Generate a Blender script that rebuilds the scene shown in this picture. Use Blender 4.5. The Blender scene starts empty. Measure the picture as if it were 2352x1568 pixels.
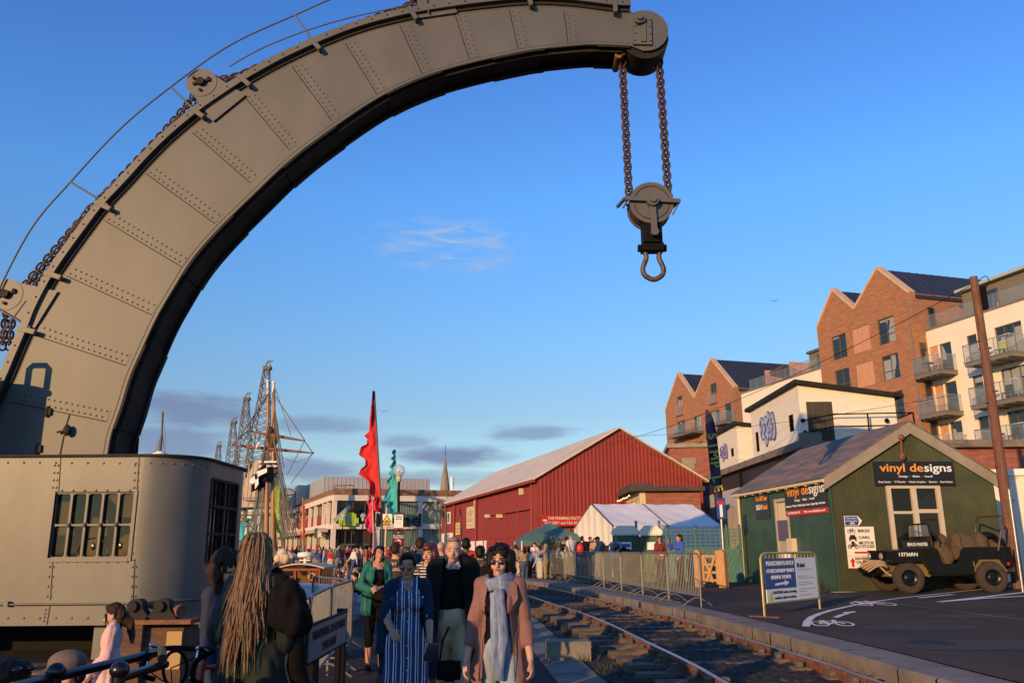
import bpy, bmesh, math, random
import numpy as np
from mathutils import Vector, Matrix, noise
random.seed(7)
S = bpy.context.scene; COL = S.collection
R_ = math.radians
# ------------------------------------------------------------------ camera
F = 1900.0; PITCH = R_(14.0); ROLL = -0.0076; CH = 1.65
cam_d = bpy.data.cameras.new("camera"); cam = bpy.data.objects.new("camera", cam_d); COL.objects.link(cam)
cam_d.sensor_width = 36; cam_d.lens = F/2352*36; cam_d.clip_end = 5000; cam_d.clip_start = 0.05
CR = Matrix.Rotation(math.pi/2+PITCH, 3, 'X') @ Matrix.Rotation(ROLL, 3, 'Z')
cam.matrix_world = Matrix.Translation((0, 0, CH)) @ CR.to_4x4()
S.camera = cam
def ray(x, y): return CR @ Vector(((x-1176)/F, (784-y)/F, -1))
def at(x, y, Y):
    r = ray(x, y); return Vector((0, 0, CH)) + r*(Y/r.y)
def gr(x, y, z=0.0):
    r = ray(x, y); return Vector((0, 0, CH)) + r*((z-CH)/r.z)
def along(p, d, x):
    a = CR.transposed() @ (Vector(p)-Vector((0, 0, CH))); b = CR.transposed() @ Vector(d); k = (x-1176)/F
    return Vector(p)+Vector(d)*(-(a.x+k*a.z)/(b.x+k*b.z))
# ------------------------------------------------------------------ materials
MATS = {}
def mat(name, col, rough=0.6, metal=0.0, var=0.12, scale=3.0, bump=0.0, bscale=40.0, col2=None, alpha=1.0, spec=0.5, emis=0.0, stretch=None, detail=5.0, trans=0.0, thr=None):
    if name in MATS: return MATS[name]
    m = bpy.data.materials.new(name); m.use_nodes = True; MATS[name] = m
    nt = m.node_tree; b = nt.nodes['Principled BSDF']; N = nt.nodes.new; L = nt.links.new
    b.inputs['Roughness'].default_value = rough; b.inputs['Metallic'].default_value = metal
    b.inputs['Specular IOR Level'].default_value = spec
    b.inputs['Alpha'].default_value = alpha; b.inputs['Transmission Weight'].default_value = trans
    c = tuple(col)+(1,)
    b.inputs['Base Color'].default_value = c
    m.diffuse_color = c
    if emis:
        b.inputs['Emission Color'].default_value = c; b.inputs['Emission Strength'].default_value = emis
    if var > 0 or bump > 0 or col2:
        tc = N('ShaderNodeTexCoord'); vec = tc.outputs['Object']
        if stretch:
            mp = N('ShaderNodeMapping'); mp.inputs['Scale'].default_value = stretch; L(vec, mp.inputs['Vector']); vec = mp.outputs[0]
        nz = N('ShaderNodeTexNoise'); nz.inputs['Scale'].default_value = scale; nz.inputs['Detail'].default_value = detail; nz.inputs['Roughness'].default_value = 0.62
        L(vec, nz.inputs['Vector'])
        rp = N('ShaderNodeValToRGB'); L(nz.outputs['Fac'], rp.inputs['Fac'])
        t0, t1 = thr or (0.3, 0.7)
        rp.color_ramp.elements[0].position = t0; rp.color_ramp.elements[1].position = t1
        rp.color_ramp.elements[0].color = tuple(max(0, x*(1-var)) for x in col)+(1,)
        rp.color_ramp.elements[1].color = (tuple(col2) if col2 else tuple(min(1, x*(1+var)) for x in col))+(1,)
        L(rp.outputs['Color'], b.inputs['Base Color'])
        if bump > 0:
            n2 = N('ShaderNodeTexNoise'); n2.inputs['Scale'].default_value = bscale; n2.inputs['Detail'].default_value = 4
            L(vec, n2.inputs['Vector'])
            bp = N('ShaderNodeBump'); bp.inputs['Strength'].default_value = bump; bp.inputs['Distance'].default_value = 0.02
            L(n2.outputs['Fac'], bp.inputs['Height']); L(bp.outputs[0], b.inputs['Normal'])
    return m
def brick(name, c1, c2, mortar, bw=0.225, bh=0.075, ms=0.012, rough=0.85, var=0.35, paint=None):
    if name in MATS: return MATS[name]
    m = bpy.data.materials.new(name); m.use_nodes = True; MATS[name] = m; m.diffuse_color = tuple(c1)+(1,)
    nt = m.node_tree; b = nt.nodes['Principled BSDF']; N = nt.nodes.new; L = nt.links.new
    b.inputs['Roughness'].default_value = rough
    tc = N('ShaderNodeTexCoord'); sx = N('ShaderNodeSeparateXYZ'); L(tc.outputs['Object'], sx.inputs[0])
    ad = N('ShaderNodeMath'); ad.operation = 'ADD'; L(sx.outputs[0], ad.inputs[0]); L(sx.outputs[1], ad.inputs[1])
    cb = N('ShaderNodeCombineXYZ'); L(ad.outputs[0], cb.inputs[0]); L(sx.outputs[2], cb.inputs[1])
    bt = N('ShaderNodeTexBrick'); L(cb.outputs[0], bt.inputs['Vector']); bt.inputs['Scale'].default_value = 1
    bt.inputs['Brick Width'].default_value = bw; bt.inputs['Row Height'].default_value = bh; bt.inputs['Mortar Size'].default_value = ms
    bt.inputs['Color1'].default_value = tuple(c1)+(1,); bt.inputs['Color2'].default_value = tuple(c2)+(1,); bt.inputs['Mortar'].default_value = tuple(mortar)+(1,)
    nz = N('ShaderNodeTexNoise'); nz.inputs['Scale'].default_value = 1.6; nz.inputs['Detail'].default_value = 8; nz.inputs['Roughness'].default_value = .7; mq = N('ShaderNodeMapping'); mq.inputs['Scale'].default_value = (.7, 3.2, 1); L(cb.outputs[0], mq.inputs['Vector']); L(mq.outputs[0], nz.inputs['Vector'])
    mr = N('ShaderNodeMapRange'); L(nz.outputs['Fac'], mr.inputs['Value']); mr.inputs['From Min'].default_value = 0.3; mr.inputs['From Max'].default_value = 0.7
    mr.inputs['To Min'].default_value = 1-var; mr.inputs['To Max'].default_value = 1+var
    mx = N('ShaderNodeVectorMath'); mx.operation = 'SCALE'; L(bt.outputs['Color'], mx.inputs[0]); L(mr.outputs[0], mx.inputs['Scale'])
    L(mx.outputs[0], b.inputs['Base Color'])
    bp = N('ShaderNodeBump'); bp.inputs['Strength'].default_value = 0.4; bp.inputs['Distance'].default_value = 0.01; bp.invert = True
    L(bt.outputs['Fac'], bp.inputs['Height']); L(bp.outputs[0], b.inputs['Normal'])
    return m
def glassmat(name, col=(0.02, 0.025, 0.03), light=(0.3, 0.3, 0.28), amount=0.35, sc=(0.9, 0.9, 0.35), rough=0.04, spec=.4):
    """opaque window pane: dark room with pale blinds and curtains seen behind a glossy surface"""
    if name in MATS: return MATS[name]
    m = bpy.data.materials.new(name); m.use_nodes = True; MATS[name] = m
    nt = m.node_tree; b = nt.nodes['Principled BSDF']; N = nt.nodes.new; L = nt.links.new
    b.inputs['Roughness'].default_value = rough; b.inputs['Specular IOR Level'].default_value = spec
    tc = N('ShaderNodeTexCoord'); mp = N('ShaderNodeMapping'); mp.inputs['Scale'].default_value = sc; L(tc.outputs['Object'], mp.inputs['Vector'])
    v = N('ShaderNodeTexVoronoi'); v.inputs['Scale'].default_value = 1.0; v.distance = 'CHEBYCHEV'; v.inputs['Randomness'].default_value = .7; L(mp.outputs[0], v.inputs['Vector'])
    sp = N('ShaderNodeSeparateColor'); L(v.outputs['Color'], sp.inputs[0])
    rp = N('ShaderNodeValToRGB'); rp.color_ramp.interpolation = 'CONSTANT'; L(sp.outputs[0], rp.inputs['Fac'])
    rp.color_ramp.elements[0].color = tuple(col)+(1,); rp.color_ramp.elements[1].position = 1-amount; rp.color_ramp.elements[1].color = tuple(light)+(1,)
    L(rp.outputs['Color'], b.inputs['Base Color'])
    n = N('ShaderNodeTexNoise'); n.inputs['Scale'].default_value = 0.7; L(tc.outputs['Object'], n.inputs['Vector'])
    bp = N('ShaderNodeBump'); bp.inputs['Strength'].default_value = 0.06; bp.inputs['Distance'].default_value = 0.1; L(n.outputs['Fac'], bp.inputs['Height']); L(bp.outputs[0], b.inputs['Normal'])
    return m
def clearglass(name, col=(0.75, 0.85, 0.95), alpha=0.3):
    return mat(name, col, rough=0.05, var=0, alpha=alpha, spec=0.8)
# ------------------------------------------------------------------ mesh builder
class MB:
    def __init__(s, M=None): s.v = []; s.f = []; s.m = []; s.M = M or Matrix.Identity(4); s.mi = 0; s.sm = []; s.smooth = False; s.split = True
    def add(s, vs, fs):
        n = len(s.v)
        s.v += [s.M @ Vector(p) for p in vs]
        for f in fs: s.f.append([n+i for i in f]); s.m.append(s.mi); s.sm.append(s.smooth)
        return s
    def box(s, x0, x1, y0, y1, z0, z1):
        return s.add([(x, y, z) for z in (z0, z1) for y in (y0, y1) for x in (x0, x1)], [(0, 2, 3, 1), (4, 5, 7, 6), (0, 1, 5, 4), (2, 6, 7, 3), (0, 4, 6, 2), (1, 3, 7, 5)])
    def bar(s, p, q, w, h, up=(0, 0, 1)):
        p = Vector(p); q = Vector(q); d = (q-p).normalized(); up = Vector(up)
        a = d.cross(up)
        if a.length < 1e-4: a = d.cross(Vector((0, 1, 0)))
        a.normalize(); b = a.cross(d)
        o = [a*(-w/2)-b*(h/2), a*(w/2)-b*(h/2), a*(w/2)+b*(h/2), a*(-w/2)+b*(h/2)]
        return s.add([p+k for k in o]+[q+k for k in o], [(3, 2, 1, 0), (4, 5, 6, 7), (0, 1, 5, 4), (1, 2, 6, 5), (2, 3, 7, 6), (3, 0, 4, 7)])
    def tube(s, pts, r, n=8, closed=False, cap=True):
        pts = [Vector(p) for p in pts]; k = len(pts); rs = r if isinstance(r, (list, tuple)) else [r]*k
        vs = []; a = None
        for i, p in enumerate(pts):
            d = (pts[(i+1) % k]-pts[i-1]) if closed else (pts[min(i+1, k-1)]-pts[max(i-1, 0)])
            d = d.normalized() if d.length > 1e-9 else Vector((0, 0, 1))
            if a is None:
                a = d.orthogonal().normalized()
            else:
                a = (a-d*a.dot(d)); a = a.normalized() if a.length > 1e-6 else d.orthogonal().normalized()
            b = d.cross(a)
            vs += [p+(a*math.cos(2*math.pi*j/n)+b*math.sin(2*math.pi*j/n))*rs[i] for j in range(n)]
        fs = []
        for i in range(k if closed else k-1):
            i2 = (i+1) % k
            for j in range(n): fs.append((i*n+j, i*n+(j+1) % n, i2*n+(j+1) % n, i2*n+j))
        o = s.smooth; s.smooth = n > 5
        if cap and not closed and not s.split: fs += [tuple(range(n))[::-1], tuple((k-1)*n+j for j in range(n))]
        s.add(vs, fs); s.smooth = False
        if cap and not closed and s.split: s.add(vs[:n], [tuple(range(n))[::-1]]); s.add(vs[-n:], [tuple(range(n))])
        s.smooth = o; return s
    def cyl(s, p, q, r, r2=None, n=12): return s.tube([p, q], [r, r if r2 is None else r2], n)
    def prism(s, poly, y0, y1, ax='xz'):
        """poly in the local x-z plane extruded from y0 to y1"""
        n = len(poly)
        mk = {'xz': lambda a, b, y: (a, y, b), 'yz': lambda a, b, y: (y, a, b), 'xy': lambda a, b, y: (a, b, y)}[ax]
        return s.add([mk(a, b, y0) for a, b in poly]+[mk(a, b, y1) for a, b in poly],
                     [tuple(range(n)), tuple(range(2*n-1, n-1, -1))]+[(i, n+i, n+(i+1) % n, (i+1) % n) for i in range(n)])
    def ball(s, c, r, nu=12, nv=8, top=1.0):
        c = Vector(c); rx, ry, rz = r if isinstance(r, (tuple, list)) else (r, r, r); vs = []; fs = []
        for i in range(nv+1):
            t = math.pi*i/nv
            for j in range(nu):
                p = 2*math.pi*j/nu; vs.append(c+Vector((rx*math.sin(t)*math.cos(p), ry*math.sin(t)*math.sin(p), rz*math.cos(t))))
        for i in range(nv):
            for j in range(nu): fs.append((i*nu+j, (i+1)*nu+j, (i+1)*nu+(j+1) % nu, i*nu+(j+1) % nu))
        o = s.smooth; s.smooth = True; s.add(vs, fs); s.smooth = o; return s
    def torus(s, c, R, r, ax='y', n=24, m=8, sx=1.0):
        pts = []
        for i in range(n):
            t = 2*math.pi*i/n; a, b = R*math.cos(t)*sx, R*math.sin(t)
            pts.append(Vector(c)+Vector({'y': (a, 0, b), 'x': (0, a, b), 'z': (a, b, 0)}[ax]))
        return s.tube(pts, r, m, closed=True)
    def lathe(s, c, prof, n=24, ax='z', caps=True):
        c = Vector(c); vs = []; fs = []; k = len(prof)
        for r, h in prof:
            for j in range(n):
                t = 2*math.pi*j/n; a, b = r*math.cos(t), r*math.sin(t)
                vs.append(c+Vector({'z': (a, b, h), 'y': (a, h, b), 'x': (h, a, b)}[ax]))
        for i in range(k-1):
            for j in range(n): fs.append((i*n+j, i*n+(j+1) % n, (i+1)*n+(j+1) % n, (i+1)*n+j))
        if caps: fs += [tuple(range(n)), tuple((k-1)*n+j for j in range(n))]
        o = s.smooth; s.smooth = True; s.add(vs, fs); s.smooth = o; return s
    def build(s, name, mats, parent=None, loc=None, auto=True):
        me = bpy.data.meshes.new(name); me.from_pydata([tuple(p) for p in s.v], [], s.f)
        mats = mats if isinstance(mats, (list, tuple)) else [mats]
        for m in mats: me.materials.append(m)
        me.polygons.foreach_set('material_index', s.m); me.polygons.foreach_set('use_smooth', s.sm)
        bm = bmesh.new(); bm.from_mesh(me); bmesh.ops.recalc_face_normals(bm, faces=bm.faces); bm.to_mesh(me); bm.free()
        o = bpy.data.objects.new(name, me); COL.objects.link(o)
        if parent: o.parent = parent
        if loc is not None: o.location = loc
        return o
def tag(o, label=None, cat=None, group=None, kind=None):
    if label: o['label'] = label
    if cat: o['category'] = cat
    if group: o['group'] = group
    if kind: o['kind'] = kind
    return o
def thing(name, label, cat, loc=(0, 0, 0), rz=0.0, group=None):
    o = bpy.data.objects.new(name, None); COL.objects.link(o); o.location = loc; o.rotation_euler = (0, 0, rz); o.empty_display_size = 0.2
    return tag(o, label, cat, group)
def copy_tree(o, parent=None):
    c = o.copy(); COL.objects.link(c)
    if parent: c.parent = parent
    for ch in list(o.children): copy_tree(ch, c)
    return c
def inv(o): return (Matrix.Translation(o.location) @ o.rotation_euler.to_matrix().to_4x4()).inverted()
_ft = {}
def text(body, size, m, parent=None, loc=(0, 0, 0), rot=(R_(90), 0, 0), align='CENTER', width=None, ext=0.003, name='lettering', bold=0.0, shear=0.0):
    cu = bpy.data.curves.new(name, 'FONT'); cu.body = body; cu.size = size; cu.extrude = ext; cu.align_x = align; cu.align_y = 'CENTER'; cu.offset = bold*size; cu.shear = shear
    cu.resolution_u = 3
    t = bpy.data.objects.new('tmp', cu); COL.objects.link(t)
    dg = bpy.context.evaluated_depsgraph_get(); me = bpy.data.meshes.new_from_object(t.evaluated_get(dg)); bpy.data.objects.remove(t)
    if width:
        xs = [v.co.x for v in me.vertices]; w = max(xs)-min(xs)
        for v in me.vertices: v.co.x *= width/w
    me.materials.clear(); me.materials.append(m)
    o = bpy.data.objects.new(name, me); COL.objects.link(o); o.location = loc; o.rotation_euler = rot
    if parent: o.parent = parent
    return o
def wall(mb, x0, x1, z0, z1, holes, y=0.0, dep=0.15, flip=1):
    """front sheet at y with real openings and reveals dep deep (inward = +y)"""
    xs = sorted({x0, x1}|{h[0] for h in holes}|{h[1] for h in holes}); zs = sorted({z0, z1}|{h[2] for h in holes}|{h[3] for h in holes})
    xs = [x for x in xs if x0 <= x <= x1]; zs = [z for z in zs if z0 <= z <= z1]
    for a, b in zip(xs, xs[1:]):
        for c, d in zip(zs, zs[1:]):
            mx, mz = (a+b)/2, (c+d)/2
            if any(h[0] < mx < h[1] and h[2] < mz < h[3] for h in holes): continue
            mb.add([(a, y, c), (b, y, c), (b, y, d), (a, y, d)], [(0, 1, 2, 3)])
    for a, b, c, d in holes:
        e = y+dep
        mb.add([(a, y, c), (b, y, c), (b, y, d), (a, y, d), (a, e, c), (b, e, c), (b, e, d), (a, e, d)], [(0, 1, 5, 4), (1, 2, 6, 5), (2, 3, 7, 6), (3, 0, 4, 7)])
def window(parent, a, b, c, d, fm, gm, y=0.12, nx=1, nz=1, t=0.07, name='window', zs=None, dx=None):
    f = MB(); f.box(a, a+t, y-0.06, y+0.02, c, d).box(b-t, b, y-0.06, y+0.02, c, d).box(a+t, b-t, y-0.06, y+0.02, c, c+t).box(a+t, b-t, y-0.06, y+0.02, d-t, d)
    for i in range(1, nx):
        x = a+(b-a)*i/nx; f.box(x-t*0.4, x+t*0.4, y-0.05, y+0.02, c+t, d-t)
    for z in (zs or [c+(d-c)*i/nz for i in range(1, nz)]): f.box(a+t, b-t, y-0.045, y+0.015, z-t*0.4, z+t*0.4)
    o = f.build(name, fm, parent)
    g = MB(); g.box(a+0.01, b-0.01, y+0.0, y+0.012, c+0.01, d-0.01); g.build('pane', gm, o)
    return o
SKY_TINT = (0.60, 0.92, 1.28); CLOUD_COL = (1.0, 1.25, 2.2); SUN_E = 4.0; SUN_COL = (1.0, 0.60, 0.25); EXPO = 0.3
# ------------------------------------------------------------------ palette
M_crane = mat('grey_crane_paint', (.086, .086, .079), 0.5, 0.0, 0.16, 1.3, 0.06, 60, detail=12, stretch=(1, 1, .5))
M_crane_dk = mat('dark_crane_tone', (.022, .02, .018), 0.7, 0, 0.3, 4, spec=.2)  # on the flange this tone paints the shade of the walkway gap
M_house = mat('grey_house_paint', (.108, .104, .094), 0.45, 0.0, 0.24, 1.6, 0.03, 30, detail=12, stretch=(1, 1, .5))
M_rust = mat('rusty_iron', (.19, .07, .03), 0.75, 0.3, 0.4, 14, 0.3, 80, col2=(0.30, 0.13, 0.07))
M_chain = mat('rusted_chain_iron', (0.06, 0.032, 0.022), 0.7, 0.4, 0.4, 20, col2=(0.15, 0.07, 0.04))
M_black = mat('black_paint', (.006, .006, .006), 0.7, 0, 0.2, 6, spec=.12)
M_rail_black = mat('black_rail_paint', (.006, .006, .007), 0.28, 0, 0.2, 8)
M_galv = mat('galvanised_steel', (0.42, 0.42, 0.40), 0.4, 0.7, 0.2, 12)
M_concrete = mat('kerb_concrete', (.185, .15, .115), 0.9, 0, 0.35, 1.6, 0.5, 30, detail=9)
M_tarmac = mat('tarmac', (.060, .044, .034), 0.9, 0, 0.42, 0.35, 0.5, 120, detail=14, spec=.2)
M_path = mat('path_tarmac', (.040, .031, .025), 0.9, 0, 0.3, 0.7, 0.4, 90, detail=10, spec=.2)
M_ballast = mat('ballast', (.034, .026, .018), 0.95, 0, 0.7, 9, 1.0, 26, col2=(0.09, 0.075, 0.06), detail=9, spec=.1)
M_sleeper = mat('old_sleeper_timber', (.095, .07, .048), 0.9, 0, 0.4, 3, 0.6, 30, stretch=(1, 8, 8), col2=(0.2, 0.155, 0.115))
M_railtop = mat('worn_rail_steel', (0.40, 0.38, 0.36), 0.28, 0.9, 0.15, 4)
M_white = mat('white_road_paint', (0.62, 0.60, 0.56), 0.8, 0, 0.25, 8, thr=(0.25, 0.5), col2=(0.72, 0.70, 0.66))
M_yellowline = mat('faded_yellow_paint', (0.50, 0.45, 0.28), 0.8, 0, 0.3, 5)
M_red = mat('red_shed_paint', (.27, .036, .026), 0.7, 0, 0.12, 0.8, 0.1, 20)
M_red_dk = mat('red_door_paint', (0.25, 0.03, 0.02), 0.6, 0, 0.1, 1)
M_shedroof = mat('pale_sheet_roof', (.66, .54, .38), 0.7, 0, 0.15, 0.6)
M_cream = mat('cream_sign_board', (0.62, 0.52, 0.33), 0.7, 0, 0.06, 2)
M_whitep = mat('white_paint', (0.78, 0.76, 0.72), 0.6, 0, 0.06, 2)
M_render = mat('white_render', (.80, .70, .55), 0.85, 0, 0.05, 0.5, 0.1, 60)
M_brick = brick('new_orange_brick', (0.40, 0.15, 0.055), (0.29, 0.10, 0.04), (0.33, 0.21, 0.13), var=.3)
M_brick_red = brick('old_red_brick', (0.33, 0.085, 0.05), (0.25, 0.06, 0.04), (0.26, 0.14, 0.10))
M_whitebrick = brick('white_painted_brick', (0.84, 0.78, 0.64), (0.80, 0.73, 0.60), (0.68, 0.62, 0.50), var=0.1)
M_coping = mat('buff_stone_coping', (0.55, 0.38, 0.24), 0.8, 0, 0.1, 2)
M_zinc = mat('dark_zinc_roof', (.035, .038, .042), 0.5, 0.2, 0.15, 0.6)
M_olive = mat('olive_grey_cladding', (0.17, 0.15, 0.095), 0.6, 0, 0.12, 0.8)
M_frame_dk = mat('bronze_window_frame', (0.10, 0.09, 0.065), 0.5, 0, 0.1, 3)
M_glass = glassmat('apartment_window_glass', spec=.9)
M_glass2 = glassmat('dark_window_glass', light=(0.09, 0.08, 0.06), amount=0.3)
M_larch = mat('larch_boarding', (0.52, 0.27, 0.17), 0.8, 0, 0.2, 2.0, stretch=(9, 9, 0.5))
M_balus = clearglass('balustrade_glass', (0.28, 0.36, 0.42), 0.16)
M_slab = mat('balcony_steel', (0.17, 0.155, 0.135), 0.6, 0, 0.1, 2)
M_decking = mat('grey_decking_boards', (0.20, 0.165, 0.13), 0.8, 0, 0.2, 3)
M_hut = mat('green_hut_paint', (0.035, 0.075, 0.045), 0.55, 0, 0.3, 1.4, 0.1, 30, detail=9)
M_corr = mat('faded_green_corrugated_iron', (.075, .098, .058), 0.27, 0.45, 0.35, 1.5, 0.06, 40, detail=9, col2=(0.095, 0.10, 0.06))
M_hutroof = mat('weathered_hut_roof', (.155, .14, .125), 0.85, 0, 0.25, 3.0, 0.5, 20, stretch=(1, 0.25, 1), col2=(0.25, 0.15, 0.095), detail=12, thr=(0.44, 0.6))
M_barge = mat('weathered_grey_timber', (0.27, 0.235, 0.18), 0.85, 0, 0.2, 2, 0.2, 40)
M_timber = mat('pale_gate_timber', (0.47, 0.25, 0.10), 0.75, 0, 0.2, 3, stretch=(4, 4, 1))
M_pole = mat('brown_telegraph_timber', (0.15, 0.06, 0.035), 0.8, 0, 0.4, 3, 0.5, 30, stretch=(8, 8, 0.7), col2=(0.23, 0.105, 0.065))
M_sign_blk = mat('black_sign_board', (0.012, 0.012, 0.014), 0.4, 0, 0.1, 3)
M_sign_wh = mat('white_sign_board', (0.78, 0.77, 0.74), 0.45, 0, 0.04, 3)
M_sign_blue = mat('blue_sign_board', (0.015, 0.055, 0.24), 0.45, 0, 0.08, 3)
M_sign_red = mat('red_sign_board', (0.50, 0.02, 0.02), 0.5, 0, 0.06, 3)
M_orange = mat('orange_lettering', (0.85, 0.33, 0.03), 0.5, 0, 0.03, 3)
M_wletter = mat('white_lettering', (0.80, 0.80, 0.78), 0.5, 0, 0.02, 3)
M_kletter = mat('black_lettering', (0.015, 0.013, 0.013), 0.5, 0, 0.02, 3)
M_yellow = mat('yellow_sign_paint', (0.75, 0.52, 0.03), 0.5, 0, 0.05, 3)
M_teal = mat('teal_fence_paint', (0.02, 0.115, 0.105), 0.6, 0, 0.15, 2)
M_wc = mat('green_plastic', (0.01, 0.065, 0.03), 0.45, 0, 0.1, 2)
M_canvas = mat('white_tent_canvas', (.78, .75, .70), 0.7, 0, 0.06, 1.2, 0.25, 2.0)
M_gazebo = mat('green_gazebo_canvas', (0.07, 0.15, 0.13), 0.75, 0, 0.1, 2)
M_flagred = mat('red_flag_cloth', (0.60, 0.02, 0.025), 0.8, 0, 0.12, 3)
M_flagpink = mat('pink_flag_cloth', (0.70, 0.05, 0.11), 0.8, 0, 0.12, 3)
M_flagteal = mat('turquoise_flag_cloth', (0.05, 0.42, 0.42), 0.8, 0, 0.2, 5)
M_varnish = mat('varnished_mast', (.34, .155, .06), 0.4, 0, 0.2, 2, stretch=(3, 3, 0.5))
M_lattice = mat('dark_lattice_steel', (.085, .08, .07), 0.6, 0.2, 0.2, 1)
M_cab = mat('pale_crane_cab_paint', (.42, .34, .25), 0.6, 0, 0.15, 0.5)
M_mahog = mat('mahogany_varnish', (0.26, 0.065, 0.02), 0.25, 0, 0.25, 3, stretch=(1, 1, 6))
M_water = mat('harbour_water', (0.02, 0.03, 0.03), 0.06, 0, 0.1, 1, 0.5, 3.0)
M_quay = mat('quay_stone_wall', (0.20, 0.155, 0.10), 0.9, 0, 0.4, 2.0, 0.6, 9)
M_cork = mat('tan_rope', (.36, .24, .14), 0.9, 0, 0.15, 20)
M_khaki = mat('khaki_canvas', (.085, .055, .027), 0.9, 0, 0.2, 4, 0.5, 9)
M_olivepaint = mat('olive_drab_paint', (0.14, 0.11, 0.03), 0.6, 0, 0.15, 4)
M_jeep = mat('black_gloss_paint', (0.006, 0.006, 0.006), 0.32, 0, 0.2, 6, spec=.3)
M_tyre = mat('dusty_tyre_rubber', (0.045, 0.032, 0.023), 0.9, 0, 0.3, 12)
M_chrome = mat('chrome', (0.6, 0.6, 0.6), 0.12, 1.0, 0, 1)
M_redlens = mat('red_lens', (0.55, 0.01, 0.01), 0.25, 0, 0, 1)
# ------------------------------------------------------------------ world, sun
SUN_AZ = 33.0; SUN_EL = 11.5     # the sun stands behind the camera, 33 degrees to its left
w = bpy.data.worlds.new("World"); S.world = w; w.use_nodes = True
nt = w.node_tree; N = nt.nodes.new; L = nt.links.new
bg = nt.nodes['Background']; bg.inputs['Strength'].default_value = 0.15
sky = N('ShaderNodeTexSky'); sky.sky_type = 'NISHITA'; sky.sun_disc = False
sky.sun_elevation = R_(SUN_EL); sky.sun_rotation = R_(180+SUN_AZ)
sky.air_density = 1.0; sky.dust_density = 0.05; sky.ozone_density = 2.5; sky.altitude = 100
def mth(op, a, b=None, c=None, clamp=False):
    n = N('ShaderNodeMath'); n.operation = op; n.use_clamp = clamp
    for i, x in enumerate((a, b, c)):
        if x is None: continue
        if isinstance(x, (int, float)): n.inputs[i].default_value = x
        else: L(x, n.inputs[i])
    return n.outputs[0]
geo = N('ShaderNodeNewGeometry'); sep = N('ShaderNodeSeparateXYZ'); tcw = N('ShaderNodeTexCoord'); L(tcw.outputs['Generated'], sep.inputs[0])
AZ = mth('ARCTAN2', sep.outputs[0], sep.outputs[1]); EL = mth('ARCSINE', sep.outputs[2])
cv = N('ShaderNodeCombineXYZ'); L(mth('MULTIPLY', AZ, 9.0), cv.inputs[0]); L(mth('MULTIPLY', EL, 34.0), cv.inputs[1])
cn = N('ShaderNodeTexNoise'); cn.inputs['Scale'].default_value = 1.0; cn.inputs['Detail'].default_value = 7; cn.inputs['Roughness'].default_value = 0.58; L(cv.outputs[0], cn.inputs['Vector'])
def cloud(x, y, sx, sy, amp=1.0, nz=2.6):
    r = ray(x, y).normalized(); a0 = math.atan2(r.x, r.y); e0 = math.asin(r.z)
    u = mth('DIVIDE', mth('SUBTRACT', AZ, a0), sx/1900); v = mth('DIVIDE', mth('SUBTRACT', EL, e0), sy/1900)
    d = mth('SQRT', mth('ADD', mth('MULTIPLY', u, u), mth('MULTIPLY', v, v)))
    d = mth('ADD', d, mth('MULTIPLY', mth('SUBTRACT', cn.outputs['Fac'], 0.5), nz))
    mr = N('ShaderNodeMapRange'); mr.interpolation_type = 'SMOOTHSTEP'; L(d, mr.inputs['Value'])
    mr.inputs['From Min'].default_value = 1.15; mr.inputs['From Max'].default_value = 0.35; mr.inputs['To Min'].default_value = 0; mr.inputs['To Max'].default_value = amp
    return mr.outputs[0]
dark = None
for c in ((450, 945, 150, 42, .8), (400, 1020, 150, 45, .7), (720, 975, 130, 22, .55), (700, 1075, 190, 28, .75), (1040, 1045, 170, 27, .85), (1215, 992, 120, 20, .6), (900, 1100, 300, 24, .6), (560, 1130, 250, 30, .6), (930, 1015, 70, 18, .5)):
    k = cloud(*c, nz=2.0); dark = k if dark is None else mth('MAXIMUM', dark, k)
cw = N('ShaderNodeCombineXYZ'); L(mth('ADD', mth('MULTIPLY', AZ, 20.0), mth('MULTIPLY', EL, 14.0)), cw.inputs[0]); L(mth('MULTIPLY', EL, 95.0), cw.inputs[1])
wn_ = N('ShaderNodeTexNoise'); wn_.inputs['Scale'].default_value = 1.0; wn_.inputs['Detail'].default_value = 6; wn_.inputs['Distortion'].default_value = .6; L(cw.outputs[0], wn_.inputs['Vector'])
wm = N('ShaderNodeMapRange'); wm.interpolation_type = 'SMOOTHSTEP'; L(wn_.outputs['Fac'], wm.inputs['Value']); wm.inputs['From Min'].default_value = .36; wm.inputs['From Max'].default_value = .78
wisp = None
for c in ((1030, 560, 230, 75, .62), (1100, 600, 160, 40, .4)):
    r = ray(c[0], c[1]).normalized(); u = mth('DIVIDE', mth('SUBTRACT', AZ, math.atan2(r.x, r.y)), c[2]/1900); v = mth('DIVIDE', mth('SUBTRACT', EL, math.asin(r.z)), c[3]/1900)
    g = mth('MULTIPLY', mth('SUBTRACT', 1.0, mth('SQRT', mth('ADD', mth('MULTIPLY', u, u), mth('MULTIPLY', v, v))), None, True), c[4]*1.6); k = mth('MULTIPLY', g, wm.outputs[0]); wisp = k if wisp is None else mth('MAXIMUM', wisp, k)
def mixv(c, k):
    n = N('ShaderNodeVectorMath'); n.operation = 'SCALE'; L(c, n.inputs[0]); n.inputs['Scale'].default_value = k; return n.outputs[0]
def mix(f, a, b):
    n = N('ShaderNodeMix'); n.data_type = 'RGBA'; n.clamp_factor = True
    if isinstance(f, (int, float)): n.inputs[0].default_value = f
    else: L(f, n.inputs[0])
    for i, x in ((6, a), (7, b)):
        if isinstance(x, tuple): n.inputs[i].default_value = x+(1,)
        else: L(x, n.inputs[i])
    return n.outputs[2]
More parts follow.
